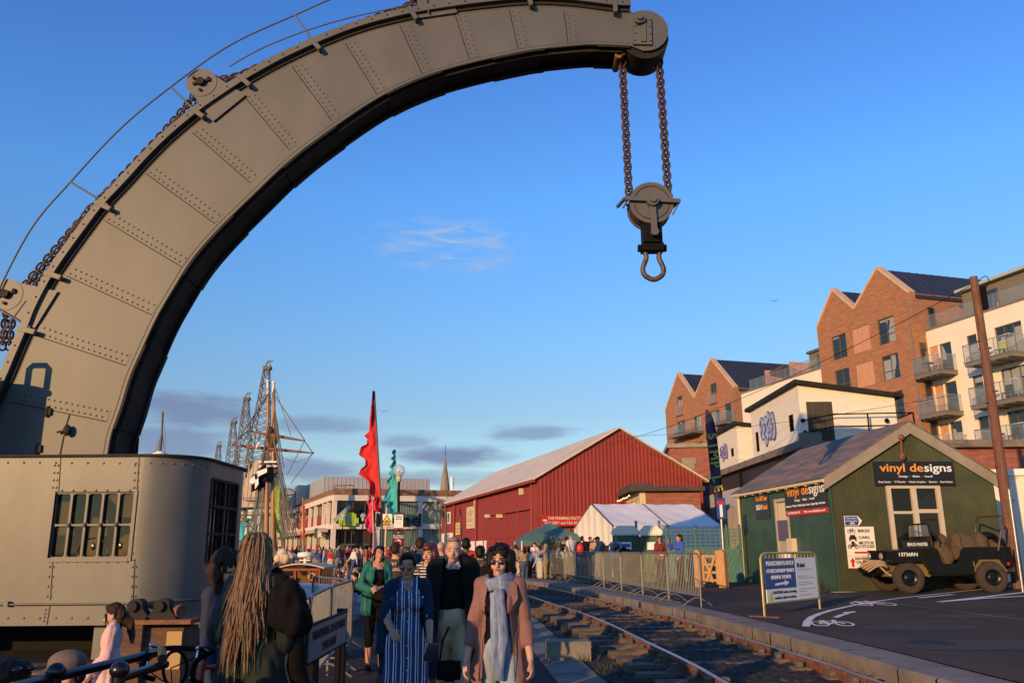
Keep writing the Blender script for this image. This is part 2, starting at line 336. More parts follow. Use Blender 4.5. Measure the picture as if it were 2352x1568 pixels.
# clear evening air: the Nishita sky tinted towards the strong blue of the day
tint = N('ShaderNodeMix'); tint.data_type = 'RGBA'; tint.blend_type = 'MULTIPLY'; tint.inputs[0].default_value = 1.0
L(sky.outputs[0], tint.inputs[6])
rmp = N('ShaderNodeValToRGB'); L(mth('MULTIPLY', EL, 2/math.pi), rmp.inputs['Fac']); rmp.color_ramp.elements.new(.5); rmp.color_ramp.elements.new(.6)
for el_, (p_, c_) in zip(rmp.color_ramp.elements, ((.10, (1.16, .78, .60)), (.155, (1.17, .96, .82)), (.26, (1.1, 1.17, 1.18)), (.40, (.88, 1.0, 1.22)))): el_.position = p_; el_.color = tuple(a*b*.6 for a, b in zip(c_, SKY_TINT))+(1,)
L(mixv(rmp.outputs['Color'], 1/.6), tint.inputs[7])
c1 = mix(wisp, tint.outputs[2], (2.6, 3.0, 3.6))
c2 = mix(dark, c1, CLOUD_COL)
L(c2, bg.inputs['Color'])
sl = bpy.data.lights.new('sun', 'SUN'); sl.energy = SUN_E; sl.angle = R_(0.5); sl.color = SUN_COL
so = bpy.data.objects.new('sun', sl); COL.objects.link(so)
a, e = R_(SUN_AZ), R_(SUN_EL)
to_sun = Vector((-math.sin(a)*math.cos(e), -math.cos(a)*math.cos(e), math.sin(e)))
so.rotation_euler = (-to_sun).to_track_quat('-Z', 'Y').to_euler(); so.location = to_sun*60
S.view_settings.view_transform = 'Standard'; S.view_settings.look = 'None'; S.view_settings.gamma = 1.0; S.view_settings.exposure = EXPO
# ------------------------------------------------------------------ the steam crane
YJ = 14.0
def resample(pts, n):
    pts = [Vector(p) for p in pts]; sm = []
    for i in range(len(pts)-1):
        p0 = pts[max(i-1, 0)]; p1 = pts[i]; p2 = pts[i+1]; p3 = pts[min(i+2, len(pts)-1)]
        for k in range(12):
            t = k/12; sm.append(0.5*((2*p1)+(p2-p0)*t+(2*p0-5*p1+4*p2-p3)*t*t+(3*p1-p0-3*p2+p3)*t**3))
    sm.append(pts[-1])
    for _ in range(3): sm = [sm[0]]+[(sm[i-1]+sm[i]*2+sm[i+1])/4 for i in range(1, len(sm)-1)]+[sm[-1]]
    L_ = [0]
    for a, b in zip(sm, sm[1:]): L_.append(L_[-1]+(b-a).length)
    out = []; j = 0
    for i in range(n):
        s = L_[-1]*i/(n-1)
        while j < len(sm)-2 and L_[j+1] < s: j += 1
        t = (s-L_[j])/max(1e-9, L_[j+1]-L_[j]); out.append(sm[j].lerp(sm[j+1], t))
    return out
outer_px = [(-70, 1110), (-30, 1010), (0, 930), (30, 868), (49, 822), (79, 753), (95, 712), (130, 645), (165, 592), (210, 530), (250, 478), (300, 425), (345, 375), (395, 325), (465, 266), (525, 224), (588, 184), (682, 134), (808, 81), (923, 49), (1058, 26), (1206, 11), (1311, 14), (1400, 25), (1447, 27)]
inner_px = [(225, 1120), (245, 1045), (254, 997), (277, 931), (297, 865), (323, 806), (360, 726), (400, 658), (440, 595), (500, 526), (588, 440), (660, 372), (741, 309), (870, 223), (977, 174), (1084, 143), (1206, 117), (1250, 111), (1324, 104), (1368, 102), (1447, 105)]
NJ = 110
OUT = resample([at(x, y, YJ) for x, y in outer_px], NJ); INN = resample([at(x, y, YJ) for x, y in inner_px], NJ)
crane = thing('harbour_crane', 'huge grey riveted steam crane with swan neck jib curving over the quay', 'crane', (-8.2, 14.5, 0))
CM = inv(crane)
def jw(i): return 0.98-0.24*i/(NJ-1)
def yv(p, y): return Vector((p.x, y, p.z))
mb = MB(CM)
for i in range(NJ-1):
    a, b, c, d = OUT[i], OUT[i+1], INN[i+1], INN[i]; w0, w1 = jw(i), jw(i+1)
    A, B, C, D = yv(a, YJ+w0), yv(b, YJ+w1), yv(c, YJ+w1), yv(d, YJ+w0)
    mb.add([a, b, c, d, A, B, C, D], [(0, 3, 2, 1), (4, 5, 6, 7), (0, 1, 5, 4), (3, 7, 6, 2)])
# rounded tip
tc_ = at(1482, 70, YJ); tr = (at(1535, 70, YJ)-tc_).length
tipr = [OUT[-1]]
for k in range(0, 17):
    t = R_(118-k*(118+98)/16); tipr.append(tc_+Vector((math.cos(t)*tr, 0, math.sin(t)*tr)))
tipr.append(INN[-1]); n = len(tipr); wt = jw(NJ-1)
mb.add([p for p in tipr]+[yv(p, YJ+wt) for p in tipr], [tuple(range(n)), tuple(range(2*n-1, n-1, -1))]+[(i, n+i, n+(i+1) % n, (i+1) % n) for i in range(n)])
jib = mb.build('jib', M_crane, crane)
# soffit: dark plates of the underside in lapped lengths
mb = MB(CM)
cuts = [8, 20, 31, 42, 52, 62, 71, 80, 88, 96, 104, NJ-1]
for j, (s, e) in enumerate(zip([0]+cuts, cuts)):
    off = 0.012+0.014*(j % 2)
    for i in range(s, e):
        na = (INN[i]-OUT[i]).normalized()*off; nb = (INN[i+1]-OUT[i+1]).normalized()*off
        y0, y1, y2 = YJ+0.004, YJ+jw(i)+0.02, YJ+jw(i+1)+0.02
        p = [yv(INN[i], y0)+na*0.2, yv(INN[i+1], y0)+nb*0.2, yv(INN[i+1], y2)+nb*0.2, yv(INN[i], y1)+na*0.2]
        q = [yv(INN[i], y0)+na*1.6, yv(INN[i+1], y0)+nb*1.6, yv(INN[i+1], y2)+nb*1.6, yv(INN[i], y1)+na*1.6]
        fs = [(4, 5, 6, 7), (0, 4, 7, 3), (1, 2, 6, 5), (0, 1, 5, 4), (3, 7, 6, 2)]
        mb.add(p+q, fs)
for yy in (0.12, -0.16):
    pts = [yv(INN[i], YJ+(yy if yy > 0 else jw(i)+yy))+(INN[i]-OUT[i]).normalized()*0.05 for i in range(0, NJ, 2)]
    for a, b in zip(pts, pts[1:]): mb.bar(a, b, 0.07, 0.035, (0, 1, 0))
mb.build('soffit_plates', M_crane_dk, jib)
# butt straps with double rivet rows, edge rivets
J = [((30, 908), (247, 952)), ((87, 756), (293, 824)), ((160, 620), (353, 708)), ((250, 495), (425, 600)), ((345, 388), (500, 500)), ((453, 295), (583, 408)), ((574, 215), (674, 333)), ((682, 145), (773, 268)), ((805, 93), (876, 207)), ((931, 54), (981, 161)), ((1058, 30), (1090, 129)), ((1183, 21), (1203, 107)), ((1309, 24), (1318, 97))]
st = MB(CM); rv = MB(CM); seam = MB(CM)
def rivet(m, p, r=0.018, d=(0, -1, 0)):
    p = Vector(p); d = Vector(d); a = d.orthogonal().normalized(); b = d.cross(a)
    n = 6; vs = [p+(a*math.cos(k*math.pi/3)+b*math.sin(k*math.pi/3))*r for k in range(n)]+[p+(a*math.cos(k*math.pi/3)+b*math.sin(k*math.pi/3))*r*0.6+d*r*0.6 for k in range(n)]+[p+d*r*0.8]
    m.smooth = True; m.add(vs, [(k, (k+1) % n, n+(k+1) % n, n+k) for k in range(n)]+[(n+k, n+(k+1) % n, 2*n) for k in range(n)]); m.smooth = False
for a, b in J:
    A = at(*a, YJ); B = at(*b, YJ); d = (B-A).normalized(); w_ = Vector((-d.z, 0, d.x))
    if w_.x < 0 and abs(w_.x) > abs(w_.z): w_ = -w_
    A -= d*0.0; B += d*0.03; hw = 0.105
    q = [A-w_*hw, B-w_*hw, B+w_*hw, A+w_*hw]
    st = MB(CM); st.add([yv(p, YJ-0.005) for p in q]+[yv(p, YJ+0.01) for p in q], [(0, 1, 2, 3), (0, 4, 5, 1), (1, 5, 6, 2), (2, 6, 7, 3), (3, 7, 4, 0)]); st.build('butt_strap', M_crane, jib)
    s = -1 if w_.z < 0 else 1
    c = w_*(hw+0.012)*(-1 if w_.x*0.3+w_.z > 0 else 1)
    seam.bar(yv(A+c, YJ-0.003), yv(B+c, YJ-0.001), 0.014, 0.008, (0, 1, 0))
    n = int((B-A).length/0.105)
    for k in range(n):
        for o_ in (-0.055, 0.055):
            rivet(rv, yv(A+d*((k+0.5+(0.5 if o_ > 0 else 0))*(B-A).length/(n+0.5))+w_*o_, YJ-0.005), 0.021)
for i in range(0, NJ*3):
    f = i/3; k = min(int(f), NJ-2); t = f-k
    p = INN[k].lerp(INN[k+1], t); o = OUT[k].lerp(OUT[k+1], t); d = (p-o).normalized()
    rivet(rv, yv(p-d*0.06, YJ), 0.017); rivet(rv, yv(o+d*0.05, YJ), 0.017)
for k in range(14):
    t = R_(105-k*200/13); rivet(rv, yv(tc_+Vector((math.cos(t)*(tr-.06), 0, math.sin(t)*(tr-.06))), YJ), 0.016)
rv.build('rivets', M_crane, jib); seam.build('plate_seams', M_crane_dk, jib)
# tip bracket
tp = MB(CM)
A = at(1475, 100, YJ); u = Vector((0.03, 0, 1)).normalized(); r_ = Vector((1, 0, -0.03))
tp.bar(yv(A-u*0.05, YJ-0.03), yv(A+u*0.52, YJ-0.03), 0.36, 0.035, (0, 1, 0))
tp.bar(yv(A+r_*0.02, YJ-0.05), yv(A+r_*0.02+u*0.45, YJ-0.05), 0.1, 0.05, (0, 1, 0))
tp.cyl(yv(A+u*0.47-r_*0.06, YJ-0.13), yv(A+u*0.47-r_*0.06, YJ+0.02), 0.11, n=16).cyl(yv(A+u*0.47-r_*0.06, YJ-0.18), yv(A+u*0.47-r_*0.06, YJ-0.12), 0.06, n=12)
for dx in (-0.14, 0.15):
    for k in range(4): tp.cyl(yv(A+r_*dx+u*(0.04+0.15*k), YJ-0.07), yv(A+r_*dx+u*(0.04+.15*k), YJ-0.04), 0.022, n=6)
tp.build('axle_bracket', M_crane, jib)
dr = MB(CM); dr.cyl(yv(tc_-Vector((0, 0, .12)), YJ+0.06), yv(tc_-Vector((0, 0, .12)), YJ+wt-0.06), tr*1.02, n=28)
dr.build('head_sheave', M_crane_dk, jib)
at_ = MB(CM); c_ = at(1420, 140, YJ+.35)
at_.cyl(c_-Vector((.02, .2, 0)), c_+Vector((-.02, .3, 0)), 0.07, n=12).box(c_.x-.05, c_.x+.1, c_.y-.2, c_.y+.2, c_.z, c_.z+.2)
at_.build('chain_anchor', M_rust, jib)
# top flange: dark strip painting the gap's shade, and the pale walkway stringer
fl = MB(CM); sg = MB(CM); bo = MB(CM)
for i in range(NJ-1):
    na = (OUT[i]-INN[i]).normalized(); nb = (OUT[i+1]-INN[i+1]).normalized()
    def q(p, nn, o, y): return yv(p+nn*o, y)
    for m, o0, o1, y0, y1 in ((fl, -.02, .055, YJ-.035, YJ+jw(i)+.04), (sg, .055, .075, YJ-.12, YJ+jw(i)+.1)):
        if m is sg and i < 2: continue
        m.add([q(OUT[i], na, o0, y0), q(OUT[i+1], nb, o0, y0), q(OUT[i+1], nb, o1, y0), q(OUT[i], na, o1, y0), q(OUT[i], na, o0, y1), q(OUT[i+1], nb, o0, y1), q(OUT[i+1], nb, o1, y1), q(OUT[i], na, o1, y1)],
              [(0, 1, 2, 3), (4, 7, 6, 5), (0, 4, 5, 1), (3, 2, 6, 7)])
    if i > 2: 
        s0 = 0.075; s1 = 0.19
        sg.add([q(OUT[i], na, s0, YJ-.12), q(OUT[i+1], nb, s0, YJ-.12), q(OUT[i+1], nb, s1, YJ-.12), q(OUT[i], na, s1, YJ-.12), q(OUT[i], na, s0, YJ-.1), q(OUT[i+1], nb, s0, YJ-.1), q(OUT[i+1], nb, s1, YJ-.1), q(OUT[i], na, s1, YJ-.1)],
              [(0, 1, 2, 3), (4, 7, 6, 5), (0, 4, 5, 1), (3, 2, 6, 7)])
    if i % 2 == 0: rivet(bo, q(OUT[i], na, .12, YJ-.12), 0.02)
fl.build('flange_shade_strip', M_crane_dk, jib); sg.build('walkway_stringer', M_crane, crane); bo.build('bolts', M_crane_dk, jib)
tags = MB(CM)
for p in ((70, 760), (135, 640), (245, 478), (460, 268), (571, 195), (726, 112), (960, 44), (1223, 12), (1405, 27)):
    A = at(*p, YJ); k = min(range(NJ), key=lambda i: (OUT[i]-A).length); d = (OUT[k]-INN[k]).normalized(); t = Vector((-d.z, 0, d.x))
    tags = MB(CM); tags.bar(yv(OUT[k]+d*.2, YJ-.13), yv(OUT[k]-d*.13, YJ-.13), .085, .03, (0, 1, 0)); tags.cyl(yv(OUT[k]-d*.1, YJ-.17), yv(OUT[k]-d*.1, YJ), .035, n=8); tags.build('stringer_bracket', M_crane, crane)
# handrail
hr = MB(CM); top = [(-40, 760), (0, 660), (75, 520), (162, 418), (275, 297), (392, 200), (530, 103), (678, 35), (775, -8), (900, -60), (960, -90)]
yh = YJ-0.1
hr.tube(resample([at(x, y, yh) for x, y in top], 60), 0.016, 6)
for a, b in (((162, 418), (248, 470)), ((392, 200), (468, 272)), ((678, 35), (727, 108)), ((-20, 700), (70, 752)), ((960, -90), (985, 30))): hr.tube([at(*a, yh), at(*b, yh)], 0.018, 6)
for pts in (((155, 538), (190, 490), (205, 470), (230, 478)), ((220, 455), (270, 412), (345, 340), (430, 275)), ((527, 153), (600, 112), (700, 72), (800, 42), (900, 20), (955, 8)), ((60, 690), (20, 745), (-20, 800))): hr.tube(resample([at(*p, yh+.05) for p in pts], 20), 0.013, 6)
hr.build('handrail', M_crane, crane)
# guide sheaves on the back of the jib
def sheave(px, py, foot):
    c = at(px, py, YJ+.25); d = MB(CM); R0 = .29
    for y in (YJ-.06, YJ+.55): d.cyl(yv(c, y), yv(c, y+.035), R0, n=24)
    d.cyl(yv(c, YJ-.02), yv(c, YJ+.55), R0*.8, n=20)
    f = at(*foot, YJ); fr = MB(CM)
    t = (f-yv(c, YJ)).normalized(); s = Vector((-t.z, 0, t.x))
    q = [yv(c, 0)-s*R0*.9, yv(c, 0)+s*R0*.9, yv(f, 0)+s*R0*1.5, yv(f, 0)-s*R0*1.2]
    for y in (YJ-.05, YJ+.56): d.add([yv(p, y) for p in q]+[yv(p, y+.03) for p in q], [(0, 1, 2, 3), (4, 7, 6, 5), (0, 4, 5, 1), (1, 5, 6, 2), (2, 6, 7, 3), (3, 7, 4, 0)])
    o = d.build('guide_sheave', M_crane, crane)
    h = MB(CM); h.cyl(yv(c, YJ-.14), yv(c, YJ-.05), .075, n=12)
    for k in range(3):
        t_ = 2.1*k+.5; h.cyl(yv(c+Vector((math.cos(t_)*.16, 0, math.sin(t_)*.16)), YJ-.1), yv(c+Vector((math.cos(t_)*.16, 0, math.sin(t_)*.16)), YJ-.05), .03, n=8)
    h.bar(yv(c+Vector((-.15, 0, -.04)), YJ-.085), yv(c+Vector((.17, 0, .05)), YJ-.085), .05, .03, (0, 1, 0))
    h.build('hub', M_crane_dk, o)
sheave(38, 688, (105, 720)); sheave(476, 210, (525, 255)); sheave(992, -8, (1000, 40))
# notice under the jib, door hatch, padlock
pl = MB(CM); A = at(316, 880, 14.2); pl.box(0, 0.02, 0, .5, 0, .62); 
for v in range(len(pl.v)): pass
plate = pl.build('notice_plate', M_sign_wh, crane)
plate.location = CM @ at(309, 880, YJ+.25); plate.rotation_euler = (0, R_(17), 0)
for k in range(3): text(('DANGER DO NOT', 'STAND UNDER JIB', 'DO NOT CLIMB')[k], .075, M_kletter, plate, (.024, .25, .5-.19*k), (R_(90), 0, R_(90)), width=.42)
for o in (plate,): o.data.transform(Matrix.Translation((0, 0, -.3)))
for ch in plate.children: ch.location.z -= .3
hz = MB(CM)
for x, y in ((108, 945), (85, 1030)):
    A = at(x, y, YJ-.03); hz.cyl(A+Vector((0, 0, .09)), A-Vector((0, 0, .09)), .025, n=8).box(A.x+.02, A.x+.07, A.y-.01, A.y+.03, A.z-.06, A.z+.06)
hz.bar(at(160, 952, YJ-.003), at(150, 982, YJ-.003), .02, .012, (0, 1, 0)).bar(at(147, 1000, YJ-.003), at(137, 1048, YJ-.003), .02, .012, (0, 1, 0))
A = at(150, 988, YJ-.06); hz.bar(A-Vector((.14, 0, .03)), A+Vector((.02, 0, 0)), .03, .03, (0, 1, 0)).ball(A+Vector((.04, -.02, 0)), (.07, .05, .1), 10, 6)
hz.build('hatch_latch', M_crane_dk, crane)
# ---- house
YH = 12.5
zt = at(300, 1048, YH).z; zb = at(200, 1437, YH).z; xl = -12.5; xr = -4.8; xc = xr-.75
plan = [(xl, YH)]+[(xc+.75*math.sin(R_(t)), YH+.75-.75*math.cos(R_(t))) for t in range(0, 91, 5)]+[(xr, 14.75)]+[(xr-.8+.8*math.cos(R_(t)), 14.75+.8*math.sin(R_(t))) for t in range(10, 91, 10)]+[(xl, 15.55)]
wx0, wx1 = at(120, 1200, YH).x, at(302, 1200, YH).x; wz0, wz1 = at(200, 1280, YH).z, at(200, 1131, YH).z
hm = MB(CM); wall(hm, xl, xc, zb, zt, [(wx0, wx1, wz0, wz1)], YH, .16)
sw0, sw1, sz0, sz1 = 13.32, 14.62, wz0-.08, zt-.27
hm.smooth = True
for run in (plan[1:20], plan[20:29]):
    hm.add([(a, b, z) for a, b in run for z in (zb, zt)], [(2*i, 2*i+2, 2*i+3, 2*i+1) for i in range(len(run)-1)])
hm.smooth = False; hm.add([(plan[28][0], plan[28][1], zb), (xl, 15.55, zb), (xl, 15.55, zt), (plan[28][0], plan[28][1], zt)], [(0, 1, 2, 3)])
for y0, y1, z0, z1 in ((13.25, sw0, zb, zt), (sw1, 14.75, zb, zt), (sw0, sw1, zb, sz0), (sw0, sw1, sz1, zt)): hm.add([(xr, y0, z0), (xr, y1, z0), (xr, y1, z1), (xr, y0, z1)], [(0, 1, 2, 3)])
for y in (sw0, sw1): hm.add([(xr, y, sz0), (xr-.14, y, sz0), (xr-.14, y, sz1), (xr, y, sz1)], [(0, 1, 2, 3)])
for z in (sz0, sz1): hm.add([(xr, sw0, z), (xr-.14, sw0, z), (xr-.14, sw1, z), (xr, sw1, z)], [(0, 1, 2, 3)])
hm.prism([(x, y) for x, y in plan], zb, zb+.01, 'xy')
house = hm.build('crane_house', M_house, crane)
rf = MB(CM); rf.prism([(x+(.045 if x > xc else 0), y+(.03 if y > 14 else -.045)) for x, y in plan], zt, zt+.035, 'xy'); rf.build('roof', M_crane_dk, house)
rr = MB(CM); sm_ = MB(CM)
def hp(px, py): return at(px, py, YH)
def rowr(a, b, n):
    A, B = hp(*a), hp(*b)
    for k in range(n): rivet(rr, yv(A.lerp(B, (k+.5)/n), YH), .02)
rowr((0, 1062), (330, 1064), 9); rowr((0, 1419), (330, 1419), 9)
for x0, x1 in ((137, 131), (318, 314)):
    for o in (-10, -4): rowr((x0+o, 1055), (x1+o, 1128), 4) if False else None
for xs_ in ((133, 1060, 127, 1128), (317, 1060, 314, 1128), (122, 1290, 114, 1380), (311, 1290, 308, 1380), (112, 1395, 106, 1430)):
    rowr((xs_[0]-6, xs_[1]), (xs_[2]-6, xs_[3]), 4); rowr((xs_[0]+2, xs_[1]), (xs_[2]+2, xs_[3]), 4)
rowr((130, 1126), (312, 1126), 7); rowr((120, 1290), (305, 1290), 8); rowr((309, 1140), (305, 1280), 7)
for t in range(8, 90, 12): rivet(rr, (xc+.75*math.sin(R_(t)), YH+.75-.75*math.cos(R_(t)), zt-.1), .02, (math.sin(R_(t)), -math.cos(R_(t)), 0))
for a, b in (((140, 1050), (135, 1128)), ((320, 1050), (315, 1128)), ((122, 1283), (116, 1378)), ((310, 1283), (306, 1376)), ((115, 1390), (108, 1434))): sm_.bar(yv(hp(*a), YH), yv(hp(*b), YH), .012, .008, (0, 1, 0))
sm_.bar(yv(hp(122, 1286), YH), yv(hp(310, 1286), YH), .01, .008, (0, 1, 0)).bar(yv(hp(130, 1129), YH), yv(hp(315, 1129), YH), .01, .008, (0, 1, 0))
rr.build('rivets', M_house, house); sm_.build('plate_seams', M_crane_dk, house)
# window: ten round-cornered panes in a cast frame
wf = MB(CM)
n = 5; pw = (wx1-wx0)/n; ph = (wz1-wz0)/2; t = .028
for i in range(n+1): wf.box(wx0+i*pw-t*.6, wx0+i*pw+t*.6, YH+.02, YH+.07, wz0, wz1)
for j in range(3): wf.box(wx0, wx1, YH+.025, YH+.065, wz0+j*ph-t*.5, wz0+j*ph+t*.5)
for i in range(n):
    for j in range(2):
        for cx, sx in ((wx0+i*pw+t*.6, 1), (wx0+(i+1)*pw-t*.6, -1)):
            for cz, sz in ((wz0+j*ph+t*.5, 1), (wz0+(j+1)*ph-t*.5, -1)):
                wf.add([(cx, YH+.03, cz), (cx+sx*.028, YH+.03, cz), (cx, YH+.03, cz+sz*.028)], [(0, 1, 2)])
for i in range(1, n): wf.ball((wx0+i*pw, YH+.02, wz0+ph), .035, 8, 6)
wf.box(wx0-.05, wx0, YH-.02, YH+.05, wz0-.05, wz1+.03).box(wx1, wx1+.05, YH-.02, YH+.05, wz0-.05, wz1+.03).box(wx0, wx1, YH-.025, YH+.05, wz0-.06, wz0)
hw = wf.build('window', M_house, house)
M_pane = glassmat('crane_window_glass', (0.010, 0.010, 0.007), (0.075, 0.05, 0.02), 0.3, (4.2, 1, 3.7), 0.03)
g = MB(CM); g.box(wx0, wx1, YH+.08, YH+.09, wz0, wz1); g.build('pane', M_pane, hw)
gr_ = MB(CM)
gr_.torus(((wx0+wx1)/2+.02, YH+.075, wz0+.06), .22, .009, 'y', 20, 5)
for x in (0.02, .42): gr_.ball(((wx0+wx1)/2+x, YH+.07, wz0+.16+.02*x), (.03, .02, .055), 8, 6)
gr_.build('brass_lamp', mat('polished_brass', (0.7, 0.42, 0.12), .15, 1.0, 0), hw)
sf = MB(CM)
for y in (sw0, (sw0+sw1)/2, sw1): sf.box(xr-.05, xr+.012, y-.03, y+.03, sz0, sz1)
for k in range(4): z = sz0+(sz1-sz0)*k/3; sf.box(xr-.045, xr+.01, sw0, sw1, z-.022, z+.022)
for k in (1, 2, 4, 5): y = sw0+(sw1-sw0)*k/6; sf.box(xr-.04, xr, y-.012, y+.012, sz0, sz1)
so_ = sf.build('window', M_crane_dk, house)
M_pane2 = glassmat('side_window_glass', (0.012, 0.012, 0.016), (0.22, 0.075, 0.03), 0.45, (1, 7, 1.2), 0.05)
g = MB(CM); g.box(xr-.07, xr-.06, sw0, sw1, sz0, sz1); g.build('pane', M_pane2, so_)
pp = MB(CM); zp = at(200, 1382, YH).z
pth = [(-12.5, YH-.05, zp-.03), (xc, YH-.05, zp-.02)]+[(xc+.8*math.sin(R_(t)), YH+.75-.8*math.cos(R_(t)), zp) for t in range(10, 91, 10)]+[(xr+.05, 14.5, zp+.05)]
pp.tube(pth, .016, 6)
for x in (xc-1.75, xc+.1, xc-3.7): pp.box(x-.03, x+.03, YH-.08, YH, zp-.045, zp+.02)
pp.build('conduit', M_house, house)
bs = MB(CM); bs.box(-12, -5.6, 13.9, 15.2, .12, zb); bs.build('slewing_base', M_black, crane)
lg = MB(CM); 
for x in (at(235, 1470, 12.75).x, at(20, 1470, 12.75).x-1.5): lg.box(x-.09, x+.09, 12.65, 12.85, .1, zb)
lg.build('support_post', M_house, crane)
dv = MB(CM); dv.tube([at(305, 1050, 14.9), at(308, 1004, 14.9), at(312, 994, 14.9), at(317, 1004, 14.9), at(313, 1050, 14.9)], .025, 8); dv.build('roof_hoop', M_black, crane)
# boiler stack just outside the frame at the left whose shadow falls on the jib
bl = MB(CM); A = at(-128, 868, 13.0); bl.lathe((A.x, 13.0, zt), [(.40, 0), (.40, A.z-zt+.2), (.46, A.z-zt+.2), (.46, A.z-zt+.24)], 24); bl.tube([(A.x+.1, 13.0, A.z+.2), (A.x+.1, 13.0, A.z+.6), (A.x+.16, 13.0, A.z+.66), (A.x+.38, 13.0, A.z+.66), (A.x+.44, 13.0, A.z+.6), (A.x+.44, 13.0, A.z+.24)], .05, 8)
bl.build('boiler', M_rust, crane)
# crane base slab
bsb = MB(); bsb.box(-13, -3.7, 12.3, 16.2, -.02, .14); tag(bsb.build('crane_plinth', M_path), 'low concrete plinth under the grey steam crane', 'plinth')
# ------------------------------------------------------------------ chains
def chain_links(mb, pts, pitch=.075, wd=.052, r=.0135, twist=0.0):
    P = [Vector(p) for p in pts]; Ls = [0]
    for a, b in zip(P, P[1:]): Ls.append(Ls[-1]+(b-a).length)
    n = int(Ls[-1]/pitch); j = 0
    for i in range(n):
        s = (i+.5)*Ls[-1]/n
        while Ls[j+1] < s: j += 1
        t = (s-Ls[j])/(Ls[j+1]-Ls[j]); c = P[j].lerp(P[j+1], t); d = (P[j+1]-P[j]).normalized()
        a = d.cross(Vector((0, 1, 0))).normalized(); b = d.cross(a)
        ang = R_(45)+(R_(90) if i % 2 else 0)+twist; s_ = a*math.cos(ang)+b*math.sin(ang)
        hl = pitch*.86; k = 10; ring = []
        for q in range(k):
            th = 2*math.pi*q/k; ring.append(c+d*(math.cos(th)*hl*(1 if True else 1))+s_*(math.copysign(abs(math.sin(th))**.7, math.sin(th))*wd))
        mb.tube(ring, r, 5, closed=True)
yc = YJ+.36
for lab, a, b in (('left fall of rusty chain hanging from the crane jib to the hook pulley', (1429, 140), (1446, 468)), ('right fall of rusty chain hanging from the jib tip to the hook pulley', (1512, 118), (1536, 462))):
    m = MB(); chain_links(m, [at(*a, yc), at(*b, yc)], .108, .08, .021); tag(m.build('hoist_chain', M_chain), lab, 'chain', 'hoisting chains of the crane')
for pts, y, lab in ((((5, 800), (12, 740), (20, 700), (52, 662), (100, 605), (200, 490), (300, 385), (380, 300), (440, 228), (470, 180), (505, 182), (560, 170), (700, 104), (850, 45), (940, 12), (985, -35), (1100, -20)), YJ+.15, 'near run of the long rusty chain along the back of the crane jib'), (((20, 800), (28, 735), (45, 700), (75, 655), (125, 600), (215, 490), (320, 385), (400, 300), (452, 240), (478, 190), (510, 190), (580, 160), (700, 110), (850, 50), (940, 18), (990, -25), (1100, -10)), YJ+.45, 'far run of the long rusty chain along the back of the crane jib')):
    m = MB()
    chain_links(m, resample([at(*p, y) for p in pts], 60), .1, .055, .02)
    tag(m.build('hoist_chain', M_chain), lab, 'chain', 'hoisting chains of the crane')
# ------------------------------------------------------------------ hook block
hb = thing('hook_block', 'grey pulley block with dark shackle hanging on two chains below the crane', 'hook block', at(1493, 475, yc))
c = hb.location.copy(); BM = MB(inv(hb))
def hbm(): return MB(inv(hb))
R0 = (at(1543, 475, yc)-c).length
m = hbm()
for y in (-.2, .16): m.cyl(c+Vector((0, y, 0)), c+Vector((0, y+.05, 0)), R0, n=36)
m.build('cheek_plate', M_crane, hb)
m = hbm(); m.cyl(c+Vector((-.0, -.15, 0)), c+Vector((-.0, .16, 0)), R0*.94, n=32); m.torus(c+Vector((0, -.2, 0)), R0*.8, .012, 'y', 32, 5); m.build('sheave_wheel', M_chain, hb)
m = hbm(); z = c.z
m.bar(c+Vector((-R0*1.22, -.26, .06)), c+Vector((R0*1.25, -.26, 0)), .075, .04, (0, 1, 0)).bar(c+Vector((0, -.26, 0)), c+Vector((.01, -.26, -R0*1.55)), .11, .05, (0, 1, 0))
m.cyl(c+Vector((0, -.34, 0)), c+Vector((0, -.22, 0)), .11, n=16).cyl(c+Vector((0, -.38, 0)), c+Vector((0, -.3, 0)), .06, n=12)
m.cyl(c+Vector((.01, -.33, -R0*1.5)), c+Vector((.01, -.24, -R0*1.5)), .075, n=14)
for s in (-1, 1): m.bar(c+Vector((s*R0*1.22, -.27, .06-.03*(s+1))), c+Vector((s*R0*1.22-.08, .22, .1-.03*(s+1))), .05, .05)
m.bar(c+Vector((-R0*1.3, -.2, -.1)), c+Vector((-R0*1.08, -.2, .06)), .03, .05, (0, 1, 0)).bar(c+Vector((R0*1.25, -.2, 0)), c+Vector((R0*.95, -.15, -R0*.55)), .03, .05, (0, 1, 0))
m.build('strap_frame', M_crane, hb)
m = hbm(); m.box(c.x-.17, c.x+.17, c.y-.17, c.y+.17, z-R0*1.85, z-R0*.85).box(c.x-.2, c.x+.2, c.y-.12, c.y+.12, z-R0*2.2, z-R0*1.85).cyl(c+Vector((-.26, 0, -R0*2.02)), c+Vector((.26, 0, -R0*2.02)), .07, n=12)
m.build('swivel', M_black, hb)
m = hbm(); pr = []
for x, zz in ((-.17, -1.9), (-.17, -2.25), (-.15, -2.5), (-.21, -2.8), (-.25, -3.05), (-.22, -3.3), (-.1, -3.48), (0, -3.53), (.1, -3.48), (.22, -3.3), (.25, -3.05), (.21, -2.8), (.15, -2.5), (.17, -2.25), (.17, -1.9)): pr.append(c+Vector((x*.76, 0, zz*R0+.01)))
pr = resample(pr, 48); m.tube(pr, [.047 if i in range(4, 44) else .06 for i in range(48)], 10); m.build('shackle', mat('worn_shackle_iron', (.05, .042, .036), .55, .5, .4, 9, col2=(.2, .13, .09)), hb)
